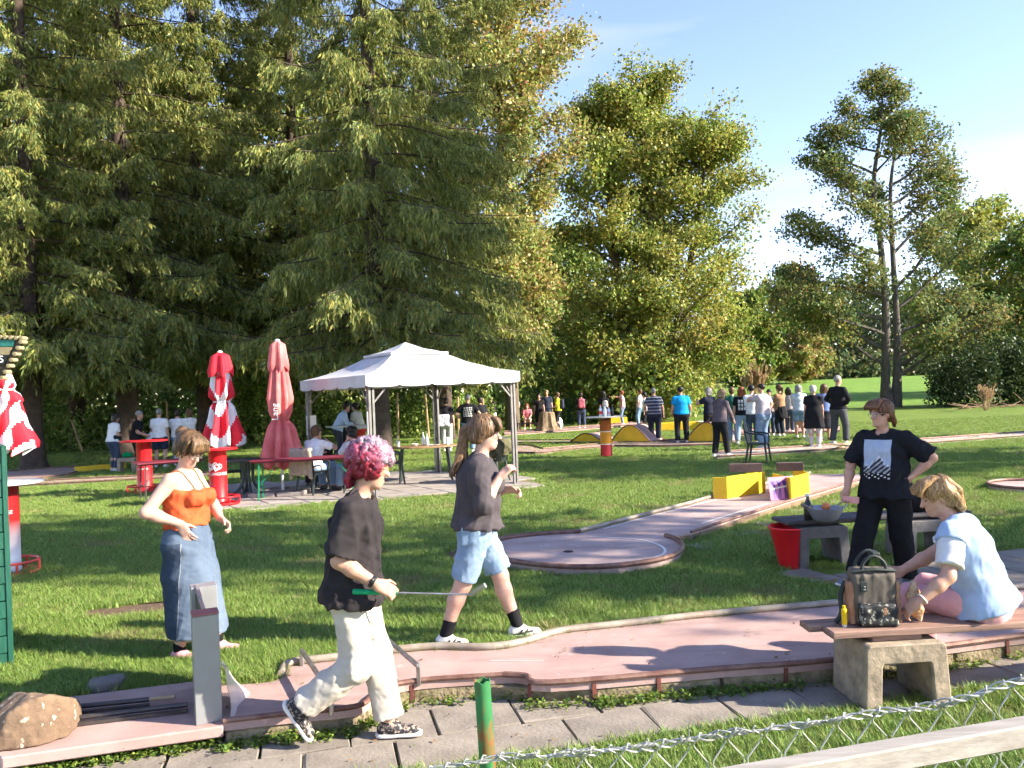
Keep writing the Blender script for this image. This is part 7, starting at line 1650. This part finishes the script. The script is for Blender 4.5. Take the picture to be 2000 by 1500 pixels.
for sx in (-.32, 0, .32): MB().box((q0[0] + sx, q0[1], .22), (.12, .3, .44)).build('upright', mat('pale_timber', (.55, .40, .22), .8, (.45, .3, .15), 6), wb, bevel=.005)
MB().box((q0[0], q0[1], .49), (.80, .32, .1)).build('lintel', MATS['pale_timber'], wb, bevel=.005)
MB().box((q0[0], q0[1], .0), (2.6, .8, .06), R(2)).build('plinth', PINKD, wb)
sb = empty('broken_boards', (0, 0, 0), 0, 'loose pale boards at the end of the long lane', 'boards')
for i, (a, b) in enumerate((((1640, 873), (1668, 862)), ((1655, 878), (1690, 868)), ((1632, 868), (1660, 871)))): MB().bar(g(*a, .08 + .03 * i), g(*b, .10 + .03 * i), .14, .03).build('board', MATS['pale_timber'], sb)
tri = empty('tripod', gp(1371, 805), 0, 'thin green tripod frame on the meadow edge', 'frame')
for a in (0, 2.1, 4.2): MB().tube([(0, 0, 1.15), (.42 * math.cos(a), .42 * math.sin(a), 0)], .025, 6).build('leg', TGREEN, tri)
low = empty('low_bench', gp(1033, 842), 0, 'low wooden seat under the person in pink', 'bench'); MB().box((0, -.0, .36), (1.0, .32, .06)).build('seat', BROWN, low, bevel=.005)
for sx in (-.4, .4): MB().box((sx, 0, .17), (.08, .3, .33)).build('leg', BROWN, low)

# stakes and wire fence towards the meadow
WOODST = mat('stake_wood', (.42, .30, .17), .85, (.3, .2, .1), 6)
for i, (u, v, h, ti, lab) in enumerate(((71, 862, 1.5, .03, 'upright wooden stake in the brambles near the hut'), (160, 846, 1.4, -.3, 'leaning pale stake in the brambles'), (329, 868, 2.0, 0, 'wooden stake rising behind the group in white shirts'), (778, 862, 2.0, .02, 'thin stake seen under the pavilion roof'), (838, 862, 1.9, -.05, 'second thin stake seen under the pavilion roof'), (896, 858, 1.7, .02, 'wooden stake behind the grey haired lettered shirt'), (946, 853, 1.6, 0, 'wooden stake beside the bending player'))):
    p_ = at(u, v, 35.0); t = empty('wooden_stake', (p_[0], p_[1], 0), 0, lab, 'stake', 'wooden stakes along the fence'); t.rotation_euler = (0, ti, 0); MB().tube([(0, 0, 0), (0, 0, h)], .05, 7).build('post', WOODST, t, True)
mf = empty('wire_fence', (0, 0, 0), 0, 'green wire fence between lawn and meadow', 'fence'); fa, fb = at(940, 835, 42), at(1420, 822, 48)
for i in range(7):
    p_ = fa + (fb - fa) * i / 6; MB().tube([(p_[0], p_[1], -.1), (p_[0], p_[1], 1.35)], .035, 6).build('post', mat('fence_green', (.02, .09, .05), .6), mf)
for z in (.35, .7, 1.0, 1.3): MB().tube([(fa[0], fa[1], z), (fb[0], fb[1], z)], .008, 4).build('wire', GREYM, mf)

# carried bags
def bagthing(name, J, p, r, m, label, cat='bag', strap=None, seed=1, fn=None):
    w_ = toworld(J, p); rz = J['root'].rotation_euler[2]
    o = soft(name, m, None, -np.array(r) * 1.5 - .05, np.array(r) * 1.5 + .05, .026, fn or (lambda S: (S.box((0, 0, 0), r, None, min(r) * .7, .01), S.ripple(.01, 20, seed)))); o.location = w_; o.rotation_euler = (0, 0, rz); return tag(o, label, cat)
bagthing('shoulder_bag', c1, V3(.17, .06, 1.02), (.05, .13, .09), cloth((.01, .03, .03)), 'small dark shoulder bag at the hip of the person by the spruce trunk')
TOTE = mat('striped_tote', (.62, .62, .66), .8, (.30, .32, .42), 34, lo=.48, hi=.54, stretch=(3, 3, .2))
bagthing('tote_bag', c13, V3(-.12, -.22, 1.02), (.21, .09, .2), TOTE, 'pale striped tote bag on the back of the person in black')
bagthing('rucksack', c21, V3(0, -.2, 1.22), (.14, .08, .22), cloth((.03, .035, .06)), 'dark rucksack on the yellow T-shirt', 'rucksack')
bagthing('rucksack', c23, V3(0, -.2, 1.24), (.15, .09, .22), cloth((.5, .13, .17)), 'pink rucksack on the person in rolled jeans', 'rucksack')
bagthing('rucksack', c24, V3(.08, -.2, 1.2), (.12, .08, .15), cloth((.6, .56, .54)), 'pale rucksack on the person behind the bottles', 'rucksack')
o = soft('tied_jacket', cloth(BLACK), c37['root'], V3(-.4, -.4, .4), V3(.4, .4, 1.15), .026, lambda S: (S.cap((0, -.02, 1.0), (0, -.08, .62), .2, .24, .03, right=(1, 0, 0), d1=.17, d2=.17), S.cut((0, 0, .6), (0, 0, -1)), S.cut((0, 0, 1.04), (0, 0, 1)), S.ripple(.012, 22, 4)))
LET = mat('print_pale', (.6, .6, .58), .8)
decal('print', c14, 'shirt', V3(0, -.1, 1.22), (1, 0, 0), (0, 0, 1), .27, .30, (0, 1, 0), lambda x, y: LET if (y * 5) % 1 > .42 and math.sin(x * 47 + int(y * 5) * 2.1) + math.sin(x * 23 + int(y * 5)) > -.3 else None, c14['root'], 26, 20, .012)
decal('print', c33, 'shirt', V3(0, -.1, 1.20), (1, 0, 0), (0, 0, 1), .25, .34, (0, 1, 0), lambda x, y: LET if (x * 3) % 1 > .2 and (y * 3) % 1 > .16 and math.sin(x * 31) * math.sin(y * 37) > -.55 else None, c33['root'], 24, 30, .012)
def club(J, p, tip, label):
    t = empty('putter', (0, 0, 0), 0, label, 'putter'); a = toworld(J, p); b = np.array(tip); MB().tube([a + (a - b) * .12, a + (b - a) * .1], .014, 7).build('grip', GREYM, t); MB().tube([a, b], .008, 6).build('shaft', STEEL, t); MB().box(b, (.11, .04, .04)).build('head', STEEL, t)
club(c31, c31['WR'] + V3(0, .06, -.06), toworld(c31, V3(.16, .55, .03)), 'putter in the hand of the hooded player')
club(c16, c16['WR'] + V3(0, .05, -.06), toworld(c16, V3(.0, .5, .03)), 'putter of the player bending over')
# ------------------------------------------------------------------ wire fence, rail and post by the camera
GALV = mat('galvanised_wire', (.46, .46, .44), .45, (.32, .32, .30), 20, metal=.35)
fence = empty('chain_link_fence', (0, 0, 0), 0, 'sagging galvanised chain link fence with twisted top wire across the near grass', 'fence')
FD = 2.08
tops = [at(u, v, FD) for u, v in [(720, 1530), (877, 1499), (982, 1479), (1064, 1476), (1180, 1466), (1279, 1456), (1400, 1436), (1500, 1424), (1606, 1410), (1690, 1394), (1845, 1374), (2000, 1326), (2180, 1290)]]
TL = np.array(smoothline(tops, 10)); _s = np.concatenate([[0], np.cumsum(np.linalg.norm(np.diff(TL, axis=0), axis=1))])
def topat(s): return np.array([np.interp(s, _s, TL[:, k]) for k in range(3)])
for k in range(3):
    pts = []
    for s in np.arange(0, _s[-1], .012):
        a = s * 55 + k * 2.094; r_ = .0055 * (1 + .5 * math.sin(s * 9 + k)); pts.append(topat(s) + V3(0, math.cos(a) * r_, math.sin(a) * r_ + .004 * math.sin(s * 21 + k * 2)))
    MB().tube(pts, .0026, 5).build('top_wire', GALV, fence, True)
cell = .046; n_ = int(_s[-1] / cell)
for i in range(n_):
    s = i * cell + .02; t0 = topat(s); pts = []
    # hook round the top wire, then zigzag down
    pts += [t0 + V3(.006, .008, .008), t0 + V3(0, 0, .013), t0 + V3(-.005, -.009, .006)]
    for j in range(20):
        z = t0[2] - .016 - j * .054; sx = (1 if (j + i) % 2 else -1); jx = rng.normal(0, .0016)
        pts.append(V3(t0[0] + sx * cell * .5 + jx, t0[1] + (.004 if sx > 0 else -.004), z + rng.normal(0, .002)))
    # soften the bends
    q = [pts[0], pts[1], pts[2]]
    for a, b, c in zip(pts[2:-1], pts[3:], pts[4:] + [pts[-1]]): q += [b + (a - b) * .12, b + (c - b) * .12]
    MB().tube(q, .0021, 5).build('mesh_wire', GALV, fence, True)
for i in range(14):
    s = rng.uniform(.3, _s[-1] - .2); t0 = topat(s); d = nrm(rng.normal(size=3)); MB().tube([t0 + V3(.008 * math.cos(a), .011 * math.sin(a), .011 * math.cos(a * 1.0 + 1)) + V3(.012 * a / 6, 0, 0) for a in np.linspace(0, 14, 24)] + [t0 + V3(.03, -.01, .02) + d * .015], .0019, 4).build('wire_tie', GALV, fence, True)
railo = empty('wooden_rail', (0, 0, 0), 0, 'pale squared wooden rail in front of the chain link fence', 'rail')
RW = mat('pale_rail', (.32, .295, .265), .8, (.23, .205, .18), 7, bump=.35, bscale=20, bd=.004, stretch=(.5, 6, 6))
ra, rb = at(1420, 1532, 1.66), at(2120, 1408, 1.90); MB().bar(ra + (ra - rb) * .5, rb + (rb - ra) * .25, .05, .05).build('bar', RW, railo, bevel=.004)
gpst = empty('green_post', (0, 0, 0), 0, 'green painted pipe post with rust, open at the top', 'post')
q = at(966, 1400, 2.16); GP = mat('green_pipe', (.025, .135, .045), .5, (.035, .19, .065), 7)
_n, _l = GP.node_tree.nodes, GP.node_tree.links; _pb = _n['Principled BSDF']; _src = _pb.inputs['Base Color'].links[0].from_socket
_z = _n.new('ShaderNodeTexNoise'); _z.inputs['Scale'].default_value = 11; _z.inputs['Detail'].default_value = 7; _mpx = _n.new('ShaderNodeMapping'); _mpx.inputs['Scale'].default_value = (1, 1, .45); _tcx = _n.new('ShaderNodeTexCoord'); _l.new(_tcx.outputs['Object'], _mpx.inputs['Vector']); _l.new(_mpx.outputs['Vector'], _z.inputs['Vector'])
_r = _n.new('ShaderNodeMapRange'); _r.inputs['From Min'].default_value = .53; _r.inputs['From Max'].default_value = .58; _l.new(_z.outputs['Fac'], _r.inputs['Value']); _x = _n.new('ShaderNodeMixRGB'); _x.inputs[2].default_value = (.20, .075, .025, 1); _l.new(_src, _x.inputs[1]); _l.new(_r.outputs[0], _x.inputs[0]); _l.new(_x.outputs[0], _pb.inputs['Base Color'])
zt = at(948, 1328, 2.16)[2]; r0 = .0215
po_ = MB(); n2 = 24; prof = [(r0, PATH_Z - .1), (r0, zt), (r0 - .003, zt), (r0 - .003, zt - .12)]
vv = [(r * math.cos(2 * math.pi * k / n2), r * math.sin(2 * math.pi * k / n2), z + (.003 * math.sin(k * 1.3) if 0 < i < 3 else 0)) for i, (r, z) in enumerate(prof) for k in range(n2)]
po_.add(vv, [(i * n2 + k, i * n2 + (k + 1) % n2, (i + 1) * n2 + (k + 1) % n2, (i + 1) * n2 + k) for i in range(3) for k in range(n2)]); o = po_.build('pipe', GP, gpst, True)
gpst.location = (q[0], q[1], 0); gpst.rotation_euler = (0, R(-1.5), 0)
MB().lathe([(.012, PATH_Z), (.012, zt - .10)], 10).build('inner_core', mat('hole_dark2', (.02, .015, .01), .9), gpst)  # dark core inside the open pipe

# ------------------------------------------------------------------ weeds, plants and grass
WEED = [(0.10, 0.19, 0.03), (0.14, 0.24, 0.04), (0.08, 0.15, 0.028)]
def rosette(loc, n, L, label, seed, up=.6, cat='plant', name='weed_plant', cols=WEED, wide=.22, group=None):
    r_ = np.random.default_rng(seed); V_, F_, T_ = [], [], []
    for i in range(n):
        a = r_.uniform(0, 6.28); l = L * r_.uniform(.5, 1.1); el = r_.uniform(.15, up); seg = 5; b = len(V_); c = np.array(cols[r_.integers(len(cols))]) * r_.uniform(.75, 1.25)
        d = V3(math.cos(a), math.sin(a), 0); s_ = V3(-d[1], d[0], 0); o_ = V3(*r_.normal(0, L * .12, 2), 0)
        for j in range(seg + 1):
            q = j / seg; p = o_ + d * l * q * math.cos(el) + V3(0, 0, l * (q * math.sin(el) * 1.5 - .55 * q * q * (.6 + .4 * math.sin(el)))); w_ = wide * l * math.sin(math.pi * (q * .86 + .1)) * (1 + .3 * math.sin(j * 2.5))
            V_ += [p - s_ * w_ / 2 + V3(0, 0, .1 * w_), p + s_ * w_ / 2 + V3(0, 0, .1 * w_)]; T_ += [c, c]
        F_ += [(b + 2 * j, b + 2 * j + 1, b + 2 * j + 3, b + 2 * j + 2) for j in range(seg)]
    V_ = np.array(V_); V_[:, 2] = np.maximum(V_[:, 2], .004)
    o = pymesh(name, V_, np.array(F_), LEAF, None, smooth=True, tint=np.array(T_)); o.location = loc; return tag(o, label, cat, group)
q = g(1545, 1312, PATH_Z); rosette((q[0], q[1], PATH_Z), 70, .20, 'big leafy dandelion weed growing at the lane edge near the bench', 3, 1.1)
# small weeds along the foot of the lane
wp = along(smoothline(laneA_near, 4), .05); cl = []; r5 = np.random.default_rng(12)
for p in wp:
    u_ = 1000 + F * p[0] / p[1]
    dens = 1.0 if (u_ < 760 or 1130 < u_ < 1480) else .3
    for k in range(5):
        if r5.random() < dens * .8: cl.append((p[0] + r5.normal(0, .03), p[1] - .03 - abs(r5.normal(0, .035)), PATH_Z))
for p in along([np.append(x, 0) for x in (sp2[0], sp2[-1])], .04):
    for k in range(6): cl.append((p[0] + r5.normal(0, .03), p[1] - .02 - abs(r5.normal(0, .03)), PATH_Z))
C = np.array(cl); C = np.repeat(C, 16, axis=0) + np.column_stack([r5.normal(0, .022, (len(C) * 16, 2)), np.abs(r5.normal(.02, .014, len(C) * 16))]); n = len(C)
D = r5.normal(size=(n, 3)); D[:, 2] = np.abs(D[:, 2]) * .4; D /= np.linalg.norm(D, axis=1)[:, None]; N = r5.normal(size=(n, 3)) * .5 + V3(0, 0, 1); N = np.cross(D, np.cross(N, D)); N /= np.linalg.norm(N, axis=1)[:, None]
L = r5.uniform(.014, .032, n); v, f = leaves(C, D, N, L, L * .8); o = pymesh('weeds', v, f, LEAF, None, tint=tints(n, [(0.13, 0.20, 0.03), (0.19, 0.25, 0.05), (0.09, 0.15, 0.03)], .2)); tag(o, 'low creeping weeds along the foot of the near lane', 'weeds', kind='stuff')
# dry plume grasses
def plumes(name, u, v, Y, w_, h, n, label, col, seed):
    r_ = np.random.default_rng(seed); b = at(u, v, Y); b[2] = zground(b[0], b[1]).item(); t = empty(name, b, 0, label, 'grass clump')
    st = MB(); C, D_ = [], []
    for i in range(n):
        a = r_.uniform(0, 6.28); sp_ = r_.uniform(0, w_); tip = V3(sp_ * math.cos(a), sp_ * math.sin(a) * .6, h * r_.uniform(.65, 1.0)); st.tube([tip * V3(.25, .25, 0), tip * V3(.6, .6, .55), tip], [.012, .009, .005], 4)
        for k in range(26): q = r_.uniform(.55, 1.05); C.append(tip * V3(q, q, q) + r_.normal(0, .04, 3)); D_.append(nrm(tip + r_.normal(0, .35, 3)))
    st.build('stems', mat('straw', (.4, .28, .15), .9), t); C = np.array(C); D_ = np.array(D_); nn = len(C); N = np.cross(D_, r_.normal(size=(nn, 3))); N /= np.linalg.norm(N, axis=1)[:, None]
    L = r_.uniform(.14, .3, nn) * h / 2; v_, f_ = leaves(C, D_, N, L, L * .25); o = pymesh('plumes', v_, f_, LEAF, t, tint=tints(nn, col, .2)); o['kind'] = 'stuff'; return t
TANC = [(.42, .28, .16), (.5, .36, .22), (.34, .21, .12)]
plumes('pampas_clump', 1474, 800, 58, 1.3, 3.1, 46, 'tan plumed grass clump rising behind the crowd', TANC, 3)
plumes('pampas_clump', 1926, 822, 40, .6, 1.25, 26, 'dry straw coloured clump in front of the dark bush', TANC, 5)
# twigs under the dark bush
tw = MB(); r6 = np.random.default_rng(8)
for i in range(40):
    p = at(r6.uniform(1870, 2050), r6.uniform(790, 822), r6.uniform(41, 43)); p[2] = max(.05, p[2]); d = nrm(V3(r6.normal(), r6.normal() * .3, r6.normal() * .35)); tw.tube([p, p + d * r6.uniform(.6, 1.6)], [.03, .012], 4)
o = tw.build('brushwood', mat('brushwood_bark', (.28, .19, .11), .9, (.16, .1, .06), 6), None); tag(o, 'heap of bare brushwood under the dark bush', 'brushwood', kind='stuff')
# worn earth
def patch(name, u, v, rx, ry, label, m, z=.006, seed=0):
    c = g(u, v, 0); r_ = np.random.default_rng(seed); n = 40; ph = r_.uniform(0, 6, 4); pts = [(c[0] + rx * math.cos(t) * (1 + .25 * math.sin(3 * t + ph[0]) + .15 * math.sin(7 * t + ph[1])), c[1] + ry * math.sin(t) * (1 + .25 * math.sin(2 * t + ph[2]) + .12 * math.sin(9 * t + ph[3]))) for t in np.linspace(0, 2 * math.pi, n + 1)[:-1]]
    o = pymesh(name, [(*p, z) for p in pts], [tuple(range(n))], m); o['kind'] = 'structure'; tag(o, label, 'soil'); return pts
SOIL = mat('bare_soil', (.14, .085, .05), .95, (.09, .06, .035), 14, bump=.8, bscale=60); STRAWM = mat('straw_litter', (.30, .18, .08), .95, (.18, .11, .05), 30, bump=.8, bscale=80)
soilp = [patch('soil_patch', 285, 1192, .55, .32, 'bare brown earth patch behind the person in orange', SOIL, seed=1), patch('soil_patch', 905, 1085, .22, .3, 'bare earth by the round lane end', SOIL, seed=2)]
strawp = [patch('straw_patch', 1525, 1138, .32, .10, 'dry straw litter on the apron in front of the red bin', STRAWM, .026, 3), patch('straw_patch', 1640, 1142, .28, .1, 'dry straw litter by the grey shoe', STRAWM, .026, 4)]

# fallen leaves on lane, path and grass
r7 = np.random.default_rng(21); x = r7.uniform(-3.6, 4.2, 900); y = r7.uniform(3.9, 8.5, 900); zz = np.where(inpoly(x, y, polyA), LZ + .006, np.where(y < lane_mid(x), PATH_Z + .008, .02)); n = len(x)
C = np.column_stack([x, y, zz + r7.random(n) * .006]); D = r7.normal(size=(n, 3)); D[:, 2] *= .12; D /= np.linalg.norm(D, axis=1)[:, None]; N = r7.normal(size=(n, 3)) * .25 + V3(0, 0, 1); N = np.cross(D, np.cross(N, D)); N /= np.linalg.norm(N, axis=1)[:, None]
L = r7.uniform(.008, .034, n); v, f = leaves(C, D, N, L, L * .6); o = pymesh('leaf_litter', v, f, LEAF, None, tint=tints(n, [(.22, .13, .06), (.3, .2, .08), (.14, .085, .045), (.2, .19, .07)], .25)); tag(o, 'scattered small fallen leaves on lane, path and grass', 'leaves', kind='stuff')
# grass blades
def drypatch(x, y): return np.sin(x * 1.9 + 1.3 * np.sin(y * 1.1)) * np.sin(y * 2.3 + 1.1 * np.sin(x * .8)) + .5 * np.sin(x * 4.7 + y * 3.1) * np.sin(y * 5.3 - x * 2.2)
def clump(seed, nb, hgt, spread, cols):
    r_ = np.random.default_rng(seed); V_, F_, T_ = [], [], []
    for i in range(nb):
        a = r_.uniform(0, 6.28); o_ = V3(*r_.normal(0, spread, 2), 0); h = hgt * r_.uniform(.5, 1.2); ln_ = r_.uniform(.2, 1.0) * h; d = V3(math.cos(a), math.sin(a), 0); s_ = V3(-d[1], d[0], 0); w_ = r_.uniform(.0028, .005); b = len(V_); c = np.array(cols[r_.integers(len(cols))]) * r_.uniform(.75, 1.3)
        V_ += [o_ - s_ * w_ / 2, o_ + s_ * w_ / 2, o_ + d * ln_ * .35 + V3(0, 0, h * .62) + s_ * w_ * .4, o_ + d * ln_ * .35 + V3(0, 0, h * .62) - s_ * w_ * .4, o_ + d * ln_ + V3(0, 0, h)]; T_ += [c] * 5
        F_ += [(b, b + 1, b + 2, b + 3), (b + 3, b + 2, b + 4)]
    me = bpy.data.meshes.new('grass_tuft'); me.from_pydata([tuple(p) for p in V_], [], F_); me.materials.append(GRASSM)
    at_ = me.color_attributes.new('tint', 'FLOAT_COLOR', 'POINT'); at_.data.foreach_set('color', np.hstack([np.array(T_), np.ones((len(T_), 1))]).astype(np.float32).ravel())
    return bpy.data.objects.new('grass_tuft', me)
GRASSM = leafmat('grass_blade', .3, .03)
GC = [(0.18, 0.275, 0.055), (0.24, 0.33, 0.068), (0.14, 0.24, 0.046), (0.31, 0.36, 0.10)]
tuft_col = bpy.data.collections.new('tufts')
for i in range(5): tuft_col.objects.link(clump(200 + i, 22, (.045, .05, .055, .06, .075)[i], .022, GC if i != 3 else GC + [(.22, .2, .08)]))
polys = [polyA, sp, sp2, pat, APR, [p[:2] for p in ring], [p[:2] for p in cS] + [p[:2] for p in rB] + [p[:2] for p in lB]] + soilp
nx_ = np.array([p[:2] for p in [pa - dP * 6 - nP * .03, pa + dP * 9 - nP * .03, pa + dP * 9 + nP * 1.3, pa - dP * 6 + nP * 1.3]])
r8 = np.random.default_rng(77); PTS = []
def scatter(n, y0, y1, pw):
    y = y0 + (y1 - y0) * r8.random(n) ** pw; x = (r8.random(n) * 2 - 1) * (.68 * y + .4)
    return x, y
for n, y0, y1, pw in ((26000, 3.6, 6.2, 1), (60000, 5.2, 9, 1.0), (46000, 9, 16, 1.15), (42000, 16, 34, 1.2)):
    x, y = scatter(n, y0, y1, pw); near = y < lane_mid(x)
    k = ~np.logical_or.reduce([inpoly(x, y, p) for p in polys[1:]])
    inA = inpoly(x, y, polyA); onpath = inpoly(x, y, nx_); k &= ~inA & ~onpath
    ln_ = 1 / np.maximum(1, 0); z = zground(x, y); z = np.where(near, PATH_Z - .012, z); PTS.append(np.column_stack([x, y, z])[k])
PTS = np.vstack(PTS); dq = drypatch(PTS[:, 0], PTS[:, 1]) + r8.normal(0, .28, len(PTS)); isdry = dq > .85; PTS[:, 2] -= np.where(dq < -.75, .012, 0)
dry_col = bpy.data.collections.new('dry_tufts')
for i in range(3): dry_col.objects.link(clump(300 + i, 18, (.035, .04, .05)[i], .03, [(.30, .30, .10), (.26, .22, .10), (.22, .28, .07), (.34, .28, .14)]))
def scatter_on(name, pts, coll, label):
  gm = bpy.data.meshes.new(name); gm.from_pydata([tuple(p) for p in pts], [], []); ob = link(bpy.data.objects.new(name, gm)); tag(ob, label, 'grass', kind='stuff')
  ng = bpy.data.node_groups.new('grass_scatter', 'GeometryNodeTree'); ng.interface.new_socket('Geometry', in_out='INPUT', socket_type='NodeSocketGeometry'); ng.interface.new_socket('Geometry', in_out='OUTPUT', socket_type='NodeSocketGeometry')
  N_ = ng.nodes; gi, go = N_.new('NodeGroupInput'), N_.new('NodeGroupOutput'); m2p = N_.new('GeometryNodeMeshToPoints'); iop = N_.new('GeometryNodeInstanceOnPoints'); ci = N_.new('GeometryNodeCollectionInfo'); ci.inputs['Collection'].default_value = coll; ci.inputs['Separate Children'].default_value = True; ci.inputs['Reset Children'].default_value = True
  rv = N_.new('FunctionNodeRandomValue'); rv.data_type = 'FLOAT_VECTOR'; rv.inputs[0].default_value = (-.12, -.12, 0); rv.inputs[1].default_value = (.12, .12, 6.28); rs = N_.new('FunctionNodeRandomValue'); rs.data_type = 'FLOAT'; rs.inputs[2].default_value = .65; rs.inputs[3].default_value = 1.3
  iop.inputs['Pick Instance'].default_value = True
  ng.links.new(gi.outputs[0], m2p.inputs[0]); ng.links.new(m2p.outputs[0], iop.inputs['Points']); ng.links.new(ci.outputs[0], iop.inputs['Instance']); ng.links.new(rv.outputs[0], iop.inputs['Rotation']); ng.links.new(rs.outputs[1], iop.inputs['Scale']); ng.links.new(iop.outputs[0], go.inputs[0])
  ob.modifiers.new('scatter', 'NODES').node_group = ng
scatter_on('grass', PTS[~isdry], tuft_col, 'short green grass blades of the lawn')
scatter_on('dry_grass', PTS[isdry], dry_col, 'paler dry tufts and moss patches in the lawn')
